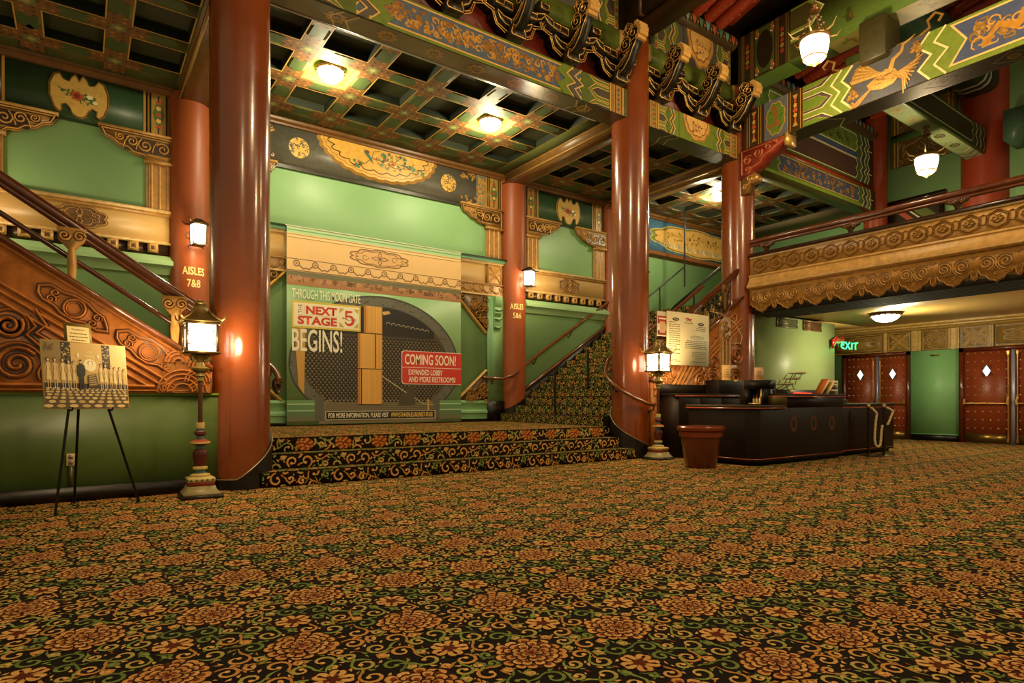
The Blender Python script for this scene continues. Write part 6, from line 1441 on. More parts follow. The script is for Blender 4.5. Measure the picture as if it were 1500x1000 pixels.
# ------------------------------------------------------------------ moon gate banner
def banner():
    YB = 11.10; F = wallY(YB); A = lambda x, y: (lambda p: (p[0], p[2]))(at(x, y, Y=YB))
    K1 = lambda x, y: A(415+x/7.69, 410+y/7.69); K2 = lambda x, y: A(520+x/5, 420+y/5)
    x0, x1 = A(420, 330)[0], A(675, 376)[0]; zt, zb = 4.10, .555
    t = thing('vinyl_banner', 'tall printed vinyl banner of a moon gate announcing the next stage and restrooms', 'banner', ((x0+x1)/2, YB, zb))
    b = MB('#8fbf86'); n = 40                                        # the sheet, gently rippled
    fr = lambda i: .012*sin(i*.9)+.008*sin(i*2.3)
    b.fbox(F, x0, x1, zb, zt, -.012, 0, '#93bd84'); b.build('sheet', M['vinyl'], t)
    b = MB()
    b.rect(F, x0, x1, 3.98, zt, .002, '#a9cc9a'); b.rect(F, x0, x1, 4.03, 4.05, .003, '#6f9a68')
    b.rect(F, x0, x1, 3.31, 3.98, .002, '#e6bd82')
    for z, w, cl in ((3.955, .012, '#a07444'), (3.92, .02, '#f0d09a'), (3.90, .010, '#8f6a3c'), (3.52, .012, '#6d4a28'), (3.315, .014, '#6d4a28')): b.rect(F, x0, x1, z, z+w, .003, cl)
    cx = A(556.5, 380)[0]; cz = 3.73; P = [(x, z) for x, z in lobed(cx, cz, .62, .165, 10, .14, 80)]
    b.poly(F, P, .003, '#dcae72'); b.strip(F, P, .02, .004, '#7a5630', closed=True); b.strip(F, scale_poly(P, .82), .014, .004, '#8a6438', closed=True)
    for k in range(4):
        a = k*pi/2; l = .13 if k % 2 else .17; b.strip(F, [(cx, cz), (cx+l*.5*cos(a)-.035*sin(a), cz+l*.5*sin(a)+.035*cos(a)), (cx+l*cos(a), cz+l*sin(a)), (cx+l*.5*cos(a)+.035*sin(a), cz+l*.5*sin(a)-.035*cos(a))], .012, .006, '#6d4a28', closed=True)
    for s in (-1, 1): b.strip(F, spiral(cx+s*.3, cz, .07, 1, 0, s, 12, .3), .012, .005, '#8a6438')
    for i in range(11):
        x = x0+.17+i*.335; b.strip(F, arc(x, 3.45, .05, 0, 2*pi, 14)[:-1], .018, .004, '#7a5630', closed=True); b.poly(F, arc(x, 3.45, .022, 0, 2*pi, 10)[:-1], .004, '#a07848')
        if x+.3 < x1: b.strip(F, [(x+.05, 3.42), (x+.12, 3.36), (x+.17, 3.38), (x+.22, 3.36), (x+.285, 3.42)], .022, .004, '#8a6438')
    b.rect(F, x0, x1, 3.08, 3.31, .002, '#6f6a4c'); b.rect(F, x0, x1, 3.06, 3.22, .003, '#a8764c')
    R = random.Random(4)
    for i in range(110): b.strip(F, spiral(x0+.05+(x1-x0-.1)*R.random(), 3.14+.06*R.random(), .04, 1, R.uniform(0, 6), 1, 7, .3), .014, .004+.00004*i, ('#6b4a2a', '#c9966a')[i % 2])
    # moon gate
    gx, gz, gr = 4.735, 1.65, 1.73; zb2 = .92; RY = lambda s: (.78 if s > 0 else .62)
    def clipc(r, n=90): return [(min(x1-.0, max(x0, gx+r*cos(a))), max(zb2, gz+r*sin(a)*RY(sin(a)))) for a in [2*pi*i/n for i in range(n)]]
    b.poly(F, clipc(gr), .006, '#64635a'); b.strip(F, clipc(gr), .03, .0065, '#3a3a32', closed=True)
    for i in range(240):
        a = R.uniform(0, 2*pi); r = gr-R.uniform(.03, .2); x, z = gx+r*cos(a), gz+r*sin(a)*RY(sin(a))
        if z > zb2+.03: b.poly(F, lobed(x, z, .03, .02, 3, .3, 9), .007, ('#62614f', '#47463c', '#6f6e5c')[i % 3])
    b.poly(F, clipc(gr-.23), .008, '#4f4634')
    r2 = gr-.25; top = [(gx+r2*cos(a), gz+r2*.78*sin(a)) for a in [radians(38)+radians(104)*i/30 for i in range(31)]]
    b.poly(F, top, .010, '#1e1c20'); zl = gz+r2*.78*sin(radians(38)); b.rect(F, gx-r2*.78, gx+r2*.78, zl-.12, zl, .010, '#27221a')
    for i in range(9): b.strip(F, arc(gx+.15+.105*i, zl+.12-.012*i, .04, 0, pi, 6), .014, .012, '#a89a70')
    b.poly(F, [(gx+.02, zl+.35), (gx+.16, zl+.38), (gx+.2, zl+.33), (gx+.05, zl+.29)], .012, '#d2a860')
    pit = .078; j = 0; z = zb2+.06
    while z < zl-.14:
        x = gx-r2+(pit/2 if j % 2 else 0)
        while x < gx+r2:
            if (x-gx)**2+((z-gz)/RY(z-gz))**2 < (r2-.02)**2:
                b.poly(F, [(x-.03, z), (x, z+.034), (x+.03, z), (x, z-.034)], .012, '#221c14'); b.poly(F, arc(x-.005, z-.034, .014, 0, 2*pi, 5)[:-1], .013, '#9a8a62' if R.random() > .05 else '#d07a40')
            x += pit
        z += pit*.62; j += 1
    b.poly(F, [(x0+.13, 2.25), (x0+.28, 2.5), (x0+.33, 2.6), (x0+.30, 1.1), (x0+.20, 1.25)], .014, '#c99a4a')
    # floor of the picture
    b.poly(F, [(gx-1.25, zb2), (gx-1.0, 1.02), (gx+1.0, 1.02), (gx+1.25, zb2), (gx+1.2, .57), (gx-1.2, .57)], .009, '#7d735a')
    for k in range(5): b.rect(F, gx-1.12+.02*k, gx+1.12-.02*k, .81+.04*k, .822+.04*k, .011, '#5d543f')
    for s in (-1, 1): b.poly(F, [(gx+s*1.28, 1.04), (gx+s*1.12, 1.10), (gx+s*1.12, .62), (gx+s*1.28, .62)], .012, '#5f5e52')
    for z, h, cl in ((.62, .08, '#6f6f58'), (.70, .10, '#5d7a56'), (.80, .02, '#a9cc9a'), (.82, .10, '#628a5c'), (.92, .02, '#b4d6a4'), (.94, .06, '#6f9a68')):
        b.rect(F, x0, gx-1.28, z, z+h, .010, cl); b.rect(F, gx+1.28, x1, z, z+h, .010, cl)
    # stair lines and ramp on the right
    q0, q1 = K2(198, 655), K2(375, 775); b.strip(F, [q0, q1], .02, .014, '#b8ac8c'); b.poly(F, [K2(320, 800), K2(400, 720), K2(440, 720), K2(440, 860), K2(320, 870)], .0135, '#4a4334')
    b.strip(F, [K2(432, 810), K2(500, 858), K2(575, 862)], .018, .014, '#b8ac8c'); b.rect(F, K2(528, 820)[0], K2(540, 820)[0], K2(528, 900)[1], K2(528, 820)[1], .014, '#c99a4a')
    for x in (480, 500, 515, 555, 568): b.strip(F, [K2(x, 860), K2(x, 900)], .012, .014, '#6d6448')
    # golden door leaves
    for (a, y0_, d, y1_) in ((62, 143, 198, 340), (18, 345, 198, 598), (18, 602, 198, 858)):
        p, q = K2(a, y0_), K2(d, y1_); zt_, zb_ = K2((a+d)/2, y0_)[1], K2((a+d)/2, y1_)[1]
        b.rect(F, p[0], q[0], zb_, zt_, .015, '#e0a850'); b.rect(F, p[0], p[0]+.05, zb_, zt_, .016, '#b87838'); b.rect(F, q[0]-.02, q[0], zb_, zt_, .016, '#c68a42')
        for k in range(9): x = p[0]+.06+(q[0]-p[0]-.09)*R.random(); b.rect(F, x, x+.008, zb_+.02, zt_-.02, .0165, ('#d19640', '#ecbc66')[k % 2])
        b.rect(F, p[0], q[0], zb_-.014, zb_, .017, '#2a1c0c')
    for a, y0_, y1_ in ((45, 143, 340), (145, 345, 598), (42, 602, 858)): p = K2(a, y0_)[0]; b.rect(F, p, p+.02, K2(a, y1_)[1], K2(a, y0_)[1], .017, '#2a1c0c')
    b.build('printed_moon_gate', M['vinyl'], t)
    # logo panel and lettering
    b = MB(); WH = '#f6f0d6'
    p, q = K1(92, 225), K1(868, 585); zT, zB = p[1], K1(92, 532)[1]
    b.rect(F, p[0], q[0], zB, zT, .018, '#d9c04a'); b.rect(F, p[0]+.03, q[0]-.03, zB+.035, zT-.035, .0184, '#f6efcf'); b.rect(F, p[0]+.045, q[0]-.045, zB+.05, zT-.05, .0188, '#efe8c4'); b.rect(F, p[0]+.055, q[0]-.055, zB+.06, zT-.06, .0192, '#f4edcd')
    RD = '#cf3a26'; W_ = q[0]-p[0]; H_ = zT-zB; X = lambda f: p[0]+W_*f; Z = lambda f: zB+H_*f
    b.text('NEXT', F, X(.195), Z(.545), H_*.28, .020, RD, W_*.445, bold=.045); b.text('STAGE', F, X(.08), Z(.155), H_*.28, .020, RD, W_*.56, bold=.045)
    Fv = Frame(F.p(X(.14), Z(.545), 0), (0, 0, 1), (-1, 0, 0), (0, -1, 0)); b.text('THE', Fv, 0, 0, W_*.05, .020, '#8a3a2a', H_*.33)
    b.rect(F, X(.165), X(.17), Z(.53), Z(.85), .020, '#c98a6a'); b.rect(F, X(.08), X(.645), Z(.475), Z(.485), .020, '#c98a6a')
    cx, cz = X(.82), Z(.49); r = H_*.30
    for s in (-1, 1):
        for d in (-1, 1): b.poly(F, [(cx+s*r*1.25, cz+d*r*1.2), (cx+s*r*.6, cz+d*r*1.2), (cx+s*r*1.25, cz+d*r*.55)], .020, '#c9b04a')
    b.poly(F, arc(cx, cz, r*1.12, 0, 2*pi, 30)[:-1], .0204, '#f4edcd')
    b.strip(F, [(cx+r*.45, cz+r*.85), (cx-r*.35, cz+r*.80), (cx-r*.42, cz+r*.15)], [.03, .05, .03], .021, RD)
    b.strip(F, arc(cx-.0, cz-r*.30, r*.55, radians(150), radians(-165), 20, r*.55), [.02+.035*sin(pi*k/20) for k in range(21)], .021, RD)
    for k in range(3): b.strip(F, [(cx-r*.9, cz-r*.15+.02*k), (cx-r*.4, cz-r*.05-.01*k), (cx, cz-r*.3), (cx+r*.5, cz-r*.15), (cx+r*.95, cz-r*.32+.02*k)], .008, .0215, '#b5654a')
    b.build('logo_panel', M['vinyl'], t)
    b = MB(WH); l = K1(95, 195); e = K1(865, 270); b.text('THROUGH THIS MOON GATE', F, l[0], l[1], .165, .018, WH, e[0]-l[0], bold=.006); b.build('white_heading', M['vinyl'], t); b = MB(WH)
    l = K1(95, 790); e = K1(660, 815); b.text('BEGINS!', F, l[0], l[1], .385, .018, WH, e[0]-l[0], bold=.012); b.build('white_lettering', M['vinyl'], t)
    b = MB(); p = K2(338, 465); q = K2(775, 720); zT = p[1]; zB = K2(338, 712)[1]; c4 = .06
    def rr(m): return [(p[0]+m+c4, zB+m), (x1, zB+m), (x1, zT-m), (p[0]+m+c4, zT-m), (p[0]+m+.015, zT-m-.015), (p[0]+m, zT-m-c4), (p[0]+m, zB+m+c4), (p[0]+m+.015, zB+m+.015)]
    b.poly(F, rr(0), .018, '#f3dcd0'); b.poly(F, rr(.012), .0186, '#d23a2e')
    zm = K2(338, 585)[1]; b.rect(F, p[0], x1, zm-.012, zm, .0195, '#f3dcd0')
    l = K2(362, 565); b.text('COMING SOON!', F, l[0], l[1], .20, .020, WH, K2(735, 580)[0]-l[0], bold=.015)
    l = K2(390, 643); b.text('EXPANDED LOBBY', F, l[0], l[1], .105, .020, WH, K2(638, 650)[0]-l[0], bold=.015); l = K2(390, 695); b.text('AND MORE RESTROOMS!', F, l[0], l[1], .105, .020, WH, K2(732, 700)[0]-l[0], bold=.015); b.build('red_coming_soon_panel', M['vinyl'], t)
    b = MB(); xa, xb = A(477.5, 605)[0], A(636, 609)[0]; b.rect(F, xa-.02, xb+.02, .63, .80, .018, '#bdb694'); b.rect(F, xa, xb, .645, .785, .0186, '#1d1912')
    b.text('FOR MORE INFORMATION, PLEASE VISIT', F, xa+.04, .675, .085, .020, WH, (xb-xa)*.53, bold=.015); b.text('WWW.5THAVENUE.ORG/NEXT-STAGE', F, xa+(xb-xa)*.57, .675, .085, .020, '#f0c860', (xb-xa)*.41, bold=.02); b.build('information_strip', M['vinyl'], t)
    b = MB('#d8d8c0').tube([(x0-.02, YB-.004, zt+.005), (x1+.02, YB-.004, zt+.005)], .012, 6); b.build('top_hem', M['vinyl'], t)
    b = MB('#20301f').fbox(wallY(YW), x0, x1, 4.02, 4.09, .0, YW-YB-.013); b.build('hanging_batten', M['dark'], t)
banner()
# ------------------------------------------------------------------ easel with the framed photograph
def easel_set():
    o = np.array((-.255, 6.50, .925)); Uv = np.array((.855, .515, -.010)); Vv = np.array((-.060, .085, 1.)); Wn = np.cross(Uv, Vv); Wn = Wn/np.linalg.norm(Wn)
    F = Frame(o, Uv, Vv, Wn); W_, H_ = .735, .60
    t = thing('mounted_photograph', 'mounted sepia group photograph resting on the black easel by the green dado', 'picture', (.05, 6.7, .93))
    b = MB('#d0b070').fbox(F, 0, W_, 0, H_, -.012, 0); b.build('board', M['paper'], t)
    b = MB(); b.rect(F, .008, W_-.008, .008, H_-.01, .001, '#b99a5c'); X = lambda f: f*W_; Z = lambda f: f*H_
    b.rect(F, .008, W_-.008, .008, Z(.30), .002, '#54432a')
    for r in range(7):
        z = .015+Z(.28)*(1-(1-r/7)**1.7); h = .026*(1-r/9); k = int(7+2.2*r)
        for i in range(k): x = (i+.5*(r % 2)+.25)/k*W_; w_ = W_/k*.36; b.poly(F, lobed(min(W_-.03, max(.03, x)), z+h*.5, w_, h*.55, 2, .0, 14), .003, ('#cbb078', '#b89c64')[i % 2])
    b.rect(F, .008, X(.21), Z(.66), H_-.01, .002, '#8a7142'); b.rect(F, X(.21), X(.32), Z(.66), H_-.01, .002, '#241a0e'); b.rect(F, X(.32), X(.69), Z(.55), H_-.01, .002, '#cbaa66'); b.rect(F, X(.69), X(.79), Z(.62), H_-.01, .002, '#2a1e10'); b.rect(F, X(.79), W_-.012, Z(.60), H_-.01, .002, '#d9ba78')
    R = random.Random(1)
    for xx0, xx1 in ((.22, .31), (.70, .78)):
        for i in range(26): b.poly(F, lobed(X(R.uniform(xx0, xx1)), Z(R.uniform(.66, .97)), .010, .008, 3, .3, 9), .003+.00005*i, ('#bfa468', '#7a6238')[i % 2])
    for i in range(22): b.strip(F, spiral(X(R.uniform(.03, .14)), Z(R.uniform(.84, .95)), .010, .9, 0, 1, 6, .4), .004, .003, '#5a482a')
    b.rect(F, .008, W_-.008, Z(.28), Z(.38), .0025, '#33271a')
    def lady(cx, foot, h, k):
        s = h; dress = ('#d9bf84', '#cdb278', '#e0c88e')[k % 3]
        b.poly(F, [(cx-.035*s, foot+.30*s), (cx+.045*s, foot+.30*s), (cx+.03*s, foot+.58*s), (cx+.055*s, foot+.82*s), (cx-.04*s, foot+.82*s), (cx-.03*s, foot+.58*s)], .006, dress)
        b.poly(F, [(cx-.075*s, foot+.27*s), (cx+.085*s, foot+.27*s), (cx+.035*s, foot+.60*s), (cx-.032*s, foot+.60*s)], .0062, dress)
        for d in (-.028, .035):
            b.strip(F, [(cx+d*s, foot+.28*s), (cx+d*s*1.1, foot+.12*s), (cx+d*s, foot+.02*s)], [.030*s, .026*s, .014*s], .0055, '#c9a878'); b.poly(F, [(cx+d*s-.02*s, foot), (cx+d*s+.03*s, foot), (cx+d*s+.012*s, foot+.03*s), (cx+d*s-.012*s, foot+.03*s)], .006, '#e8dcb8')
        for d in (-1, 1): b.strip(F, [(cx+d*.05*s, foot+.80*s), (cx+d*.075*s, foot+.62*s), (cx+d*.055*s, foot+.46*s)], [.026*s, .02*s, .014*s], .0066, '#cdae7c')
        b.poly(F, lobed(cx, foot+.93*s, .052*s, .060*s, 3, .05, 16), .0064, '#3a2a18'); b.poly(F, lobed(cx+.004*s, foot+.915*s, .033*s, .044*s, 2, 0, 14), .0068, '#d9b98a')
        b.rect(F, cx-.012*s, cx+.012*s, foot+.81*s, foot+.88*s, .0066, '#cdae7c')
        for d in (-.3, .3): b.poly(F, arc(cx+.004*s+d*.04*s, foot+.925*s, .005*s, 0, 2*pi, 5)[:-1], .0071, '#3a2a18')
    for k, (x, f, h) in enumerate(((.06, .30, .45), (.135, .30, .45), (.22, .30, .45), (.285, .30, .43), (.345, .30, .42), (.665, .30, .40), (.72, .30, .40), (.785, .30, .37), (.835, .30, .36), (.90, .30, .36), (.955, .30, .34))): lady(X(x), Z(f), h*H_, k)
    cx, f0, s = X(.425), Z(.30), .44*H_                                # man in the black suit
    for d in (-.045, .045): b.strip(F, [(cx+d*.7*s, f0+.48*s), (cx+d*1.1*s, f0+.03*s)], [.085*s, .065*s], .007, '#171210'); b.rect(F, cx+d*1.1*s-.04*s, cx+d*1.1*s+.045*s, f0-.005, f0+.03*s, .0072, '#0f0c0a')
    b.poly(F, [(cx-.085*s, f0+.42*s), (cx+.095*s, f0+.42*s), (cx+.10*s, f0+.80*s), (cx+.04*s, f0+.86*s), (cx-.04*s, f0+.86*s), (cx-.095*s, f0+.78*s)], .0074, '#1a1512')
    for d in (-1, 1): b.strip(F, [(cx+d*.09*s, f0+.80*s), (cx+d*.125*s, f0+.62*s), (cx+d*.10*s, f0+.45*s)], [.05*s, .045*s, .035*s], .0076, '#1a1512')
    b.poly(F, [(cx-.012*s, f0+.70*s), (cx+.016*s, f0+.70*s), (cx+.02*s, f0+.86*s), (cx-.016*s, f0+.86*s)], .0078, '#d9c294'); b.poly(F, lobed(cx, f0+.93*s, .04*s, .055*s, 2, 0, 14), .0078, '#d0b080'); b.poly(F, lobed(cx, f0+.965*s, .042*s, .03*s, 2, 0, 12), .008, '#241a10')
    b.poly(F, arc(X(.535), Z(.66), .056, 0, 2*pi, 30)[:-1], .005, '#eadcb0'); b.poly(F, lobed(X(.54), Z(.695), .026, .022, 4, .2, 20), .0055, '#9a8458'); b.poly(F, lobed(X(.54), Z(.69), .017, .018, 2, 0, 14), .006, '#f2e6c0')
    b.text('TEMPLE', F, X(.535), Z(.775), .017, .006, '#f4e8c4', .085, 'c'); b.strip(F, arc(X(.535), Z(.77), .055, radians(60), radians(120), 8), .008, .006, '#e4d4a4')
    b.poly(F, [(X(.50), Z(.325)), (X(.62), Z(.355)), (X(.60), Z(.53)), (X(.505), Z(.51))], .008, '#5a4a2e')
    for k in range(5): b.strip(F, [(X(.515), Z(.36+.032*k)), (X(.60-.004*k), Z(.38+.032*k))], .007, .0085, '#bfa468')
    for x in (.40, .64): b.poly(F, lobed(X(x), Z(.80), .012, .022, 3, .2, 14), .005, '#ead9a8')
    b.build('printed_picture', M['paper'], t)
    o2 = o + Vv*.60 + Uv*.215 - Wn*.03; G = Frame(o2-Vv*.03, Uv, Vv, Wn)
    t = thing('caption_card', 'small cream caption card in an olive mount above the sepia photograph', 'sign', tuple(o2)); b = MB('#7a6428').fbox(G, 0, .235, 0, .205, -.008, .0); b.build('mount', M['paper'], t)
    b = MB('#f0d898'); b.rect(G, .022, .213, .03, .175, .002, '#f0d898'); b.text('Photograph of the', G, .118, .142, .015, .003, '#5a4424', .11, 'c')
    for k, (a, d) in enumerate(((.045, .19), (.04, .197), (.055, .18))):
        x = a
        while x < d: l = R.uniform(.012, .03); b.rect(G, x, min(d, x+l), .108-.03*k, .116-.03*k, .003, '#6a5430'); x += l+.006
    b.build('card', M['paper'], t)
    t = thing('display_easel', 'thin black tripod easel standing on the carpet at the left', 'easel', (.05, 6.8, 0))
    tip = tuple(o + Vv*.66 + Uv*.36 - Wn*.04)
    for foot, top in (((-.19, 6.59, 0), tuple(o+Uv*.20+Vv*.0-Wn*.02)), ((.46, 7.0, 0), tuple(o+Uv*.55-Wn*.02)), ((-.06, 7.25, 0), tuple(o+Uv*.30-Wn*.05))):
        b = MB('#15110d').tube([foot, top], .011, 8); mid = tuple(np.array(top)+(np.array(tip)-np.array(top))*.9); b.tube([top, mid], .009, 8); b.build('leg', M['metal'], t, smooth=50)
    for u in (.20, .55):
        b = MB('#15110d').tube([tuple(o+Uv*(u-.0)-Wn*.03-Vv*.015), tuple(o+Uv*u+Wn*.03-Vv*.012), tuple(o+Uv*u+Wn*.04+Vv*.012)], .008, 6); b.build('support_peg', M['metal'], t, smooth=50)
easel_set()
# ------------------------------------------------------------------ notice boards by the counter
def notice():
    F = wallY(7.27); x0, x1, z0, z1 = 8.53, 9.72, 1.64, 2.60; R = random.Random(6)
    t = thing('notice_board', 'large white notice sheet hung on the right stair side above the counter', 'notice', (9.1, 7.27, z0)); b = MB('#eeddab').fbox(F, x0, x1, z0, z1, -.012, 0, '#efdfb0'); b.build('sheet', M['paper'], t)
    b = MB('#4a4434'); W_, H_ = x1-x0, z1-z0; X = lambda f: x0+W_*f; Z = lambda f: z1-H_*f
    def line(a, d, f, h=.012):
        x = X(a)
        while x < X(d): l = R.uniform(.03, .09); b.rect(F, x, min(X(d), x+l), Z(f)-h, Z(f), .002, '#5d553e'); x += l+.014
    for f in (.19, .235, .27, .315, .36, .40, .44, .48, .525, .56, .605, .645, .70, .775, .90, .925): line(.05 if f < .6 else .03, .30-.08*(f in (.19, .645, .90)), f)
    for f in (.24, .275, .31): line(.74-.06*(f > .25), .92, f)
    for f in (.52, .555, .59, .625, .66): line(.42+.04*(f < .54), .95, f)
    for f in (.735, .765, .805, .85, .92): line(.58+.08*(f == .85), .93, f)
    for cx, cz in ((.20, .14), (.80, .19)): b.poly(F, lobed(X(cx), Z(cz), .09, .030, 2, 0, 28), .003, '#3a3a34'); b.strip(F, [(X(cx)-.05, Z(cz)), (X(cx)-.02, Z(cz)+.008), (X(cx)+.02, Z(cz)-.006), (X(cx)+.05, Z(cz)+.004)], .008, .004, '#d8cfae')
    b.strip(F, lobed(X(.70), Z(.455), .19, .028, 2, 0, 30), .008, .003, '#8a8260', closed=True); line(.60, .8, .45, .008)
    b.strip(F, [(X(.42), Z(.12)), (X(.48), Z(.10)), (X(.53), Z(.13)), (X(.58), Z(.10))], [.012, .03, .035, .01], .003, '#b03a3a'); b.strip(F, [(X(.44), Z(.16)), (X(.50), Z(.125)), (X(.58), Z(.165))], [.008, .022, .008], .0035, '#b03a3a'); line(.40, .62, .185, .010)
    b.build('printed_text', M['paper'], t)
    t = thing('notice_board', 'small red and white poster peeking out behind the large notice sheet', 'notice', (8.36, 7.29, 2.1)); G = wallY(7.29)
    b = MB('#ddd0b8').fbox(G, 8.30, 8.56, 2.14, 2.58, -.01, 0); b.rect(G, 8.31, 8.55, 2.36, 2.50, .002, '#a82c22'); b.rect(G, 8.36, 8.50, 2.20, 2.40, .003, '#c9a27a'); b.rect(G, 8.31, 8.55, 2.16, 2.24, .0025, '#8a2c22'); b.rect(G, 8.33, 8.53, 2.44, 2.465, .004, '#e8d8c0'); b.build('sheet', M['paper'], t)
    t = thing('loose_cord', 'thin pale cord looping beside the notice sheet at the column', 'cord', (10, 7.2, 2.3)); b = MB('#c9ae84').tube([(9.7, 7.22, 2.68), (10.05, 7.22, 2.66), (10.42, 7.18, 2.5), (10.6, 7.15, 2.25), (10.55, 7.15, 2.12), (10.35, 7.18, 2.10)], .008, 6); b.build('cord', M['rope'], t, smooth=60)
notice()
# ------------------------------------------------------------------ dark concession counter
def slab(poly, z0, z1, col, grow=0.):
    b = MB(col); P = inset(poly, -grow) if grow else poly; b.prism(Frame((0, 0, 0), (1, 0, 0), (0, 1, 0), (0, 0, 1)), P, z0, z1); return b
def counter():
    BK = '#20150c'; RL = '#9a4424'
    t = thing('concession_counter', 'long dark brown counter with red trim lines and three oval emblems', 'counter', (9.5, 5.8, 0))
    P = [(8.22, 6.55), (8.22, 5.50), (8.36, 5.33), (10.84, 5.33), (10.84, 6.2), (9.2, 6.2), (9.2, 6.55)]
    slab(inset(P, .06), 0, .07, '#120c07').build('kick_base', M['counter'], t); slab(P, .06, .885, BK).build('body', M['counter'], t, bevel=.006)
    L = [(8.22, 6.55), (8.22, 5.50), (8.36, 5.33), (9.0, 5.33), (9.0, 5.7), (9.3, 5.7), (9.3, 6.55)]
    slab(L, .885, .925, '#3a2e1c', .03).build('lower_top', M['counter'], t, bevel=.006); slab(L, .868, .886, RL, .034).build('red_trim', M['plastic'], t); slab(P, .095, .11, RL, .006).build('red_base_line', M['plastic'], t)
    Rz = [(9.05, 5.33), (10.84, 5.33), (10.84, 5.66), (9.05, 5.66)]
    slab(Rz, .885, 1.068, BK, .002).build('raised_front', M['counter'], t); slab(Rz, 1.068, 1.107, '#2e2416', .03).build('raised_top', M['counter'], t, bevel=.006); slab(Rz, 1.052, 1.068, RL, .034).build('red_trim', M['plastic'], t)
    MB('#54441f').box(9.02, 9.055, 5.31, 5.68, .925, 1.10).build('end_panel', M['counter'], t)
    F = wallY(5.33)
    for x in (9.28, 9.87, 10.46):
        b = MB('#6b3218'); b.poly(F, lobed(x, .62, .10, .128, 10, .06, 50), .002, '#54260f'); b.poly(F, lobed(x, .62, .055, .08, 2, 0, 30), .004, '#20160c'); b.strip(F, lobed(x, .62, .075, .10, 2, 0, 30), .014, .004, '#7a3a1c', closed=True); b.build('oval_emblem', M['paint'], t)
    MB(BK).box(9.3, 11.4, 5.98, 6.32, .88, 1.19).build('back_shelf', M['counter'], t)
    t = thing('low_counter', 'lower dark counter wing behind the two rope posts', 'counter', (11.9, 5.8, 0))
    P = [(10.86, 5.42), (13.0, 5.42), (13.0, 6.2), (10.86, 6.2)]
    slab(inset(P, .06), 0, .07, '#120c07').build('kick_base', M['counter'], t); slab(P, .06, .90, '#26150d').build('body', M['counter'], t, bevel=.006); slab(P, .90, .94, '#2e2416', .02).build('top', M['counter'], t, bevel=.006); slab(P, .86, .88, RL, .006).build('red_trim', M['plastic'], t); slab(P, .095, .11, RL, .006).build('red_base_line', M['plastic'], t)
    t = thing('low_box', 'small dark box on the lower counter wing beside the papers', 'box', (11.05, 5.6, .94)); MB('#3a3a34').box(10.95, 11.3, 5.48, 5.8, .94, 1.02).build('case', M['counter'], t, bevel=.008)
    t = thing('back_counter', 'dark back counter with cupboard doors against the right stair side', 'counter', (9.6, 7.1, 0))
    MB(BK).box(8.36, 10.9, 6.92, 7.30, 0, 1.09).build('body', M['counter'], t); MB('#120c07').box(8.32, 10.95, 7.24, 7.31, 1.09, 1.285).build('upstand', M['counter'], t)
    MB('#2a2014').box(8.33, 10.93, 6.89, 7.30, 1.09, 1.115).build('top', M['counter'], t, bevel=.005); MB(RL).box(8.33, 10.93, 6.885, 6.93, 1.068, 1.084).build('red_trim', M['plastic'], t)
    for x0, x1 in ((8.42, 8.98), (9.0, 9.6), (9.62, 10.2)): MB('#1a120b').box(x0, x1, 6.905, 6.925, .12, 1.05).build('cupboard_door', M['counter'], t, bevel=.004)
    t = thing('dispenser_cabinet', 'tall black cabinet on the back counter with a small yellow tag', 'cabinet', (9.9, 7.05, 1.115)); MB('#1b130b').box(9.55, 10.3, 6.92, 7.22, 1.115, 1.375).build('case', M['counter'], t, bevel=.008); MB('#d8b868').fbox(wallY(6.92), 10.0, 10.1, 1.345, 1.385, 0, .006).build('tag', M['paper'], t)
    # bottle display
    t = thing('bottle_display', 'black display box with a lit window of small bottles on the lower counter', 'display case', (9.1, 5.81, .925))
    b = MB('#120d08'); x0, x1, y0, y1 = 8.95, 9.25, 5.62, 6.0
    b.box(x0+.2, x1, y0, y1, .925, 1.33); b.box(x0, x1, y0, y1, 1.18, 1.33); b.box(x0, x1, y0, y0+.07, .925, 1.18); b.box(x0, x1, y1-.08, y1, .925, 1.18); b.build('case', M['counter'], t)
    b = MB('#c9b070'); b.box(x0-.004, x0+.006, y0+.07, y1-.08, .935, .955); b.box(x0-.004, x0+.006, y0+.065, y0+.08, .935, 1.18); b.build('window_edge', M['brass'], t); MB('#8a7440').box(x0+.19, x0+.199, y0+.07, y1-.08, .93, 1.18, '#6a4a2a').build('back_panel', M['paper'], t)
    for k in range(4):
        y = y1-.12-.058*k; b = MB('#c98a3a').lathe([(.019, 0), (.021, .02), (.021, .10), (.008, .13), (.008, .17)], x0+.09, y, .927, 12, cols=[c('#6a3a1c'), c('#d8b878'), c('#6a3a1c'), c('#6a3a1c'), c('#d8c8a0')])
        o = b.build('bottle', M['plastic'], None, (x0+.09, y, .927), smooth=50); tag(o, 'small brown bottle with a cream label inside the display box window', 'bottle', 'bottles in the display box')
    # cards, tags
    for (px, py, z, w_, h, cl, lab) in ((9.86, 6.99, 1.375, .16, .285, '#eec07a', 'tall white card coloured as if lit orange, standing on the black cabinet'), (9.12, 5.84, 1.33, .15, .21, '#c9a07a', 'small framed reddish card standing on the bottle display')):  # orange light is put into the white card's colour
        t = thing('display_card', lab, 'card', (px, py, z)); G = Frame((px, py, z), (SB, -CB, 0), (0, 0, 1), (-CB, -SB, 0)); b = MB(cl).fbox(G, -w_/2, w_/2, 0, h, -.006, 0)
        for k in range(5): b.rect(G, -w_*.3, w_*.3, h*(.25+.11*k), h*(.28+.11*k), .002, '#8a6a42')
        b.fbox(G, -w_/2, w_/2, 0, .012, -.05, .03); b.build('card', M['paper'], t)
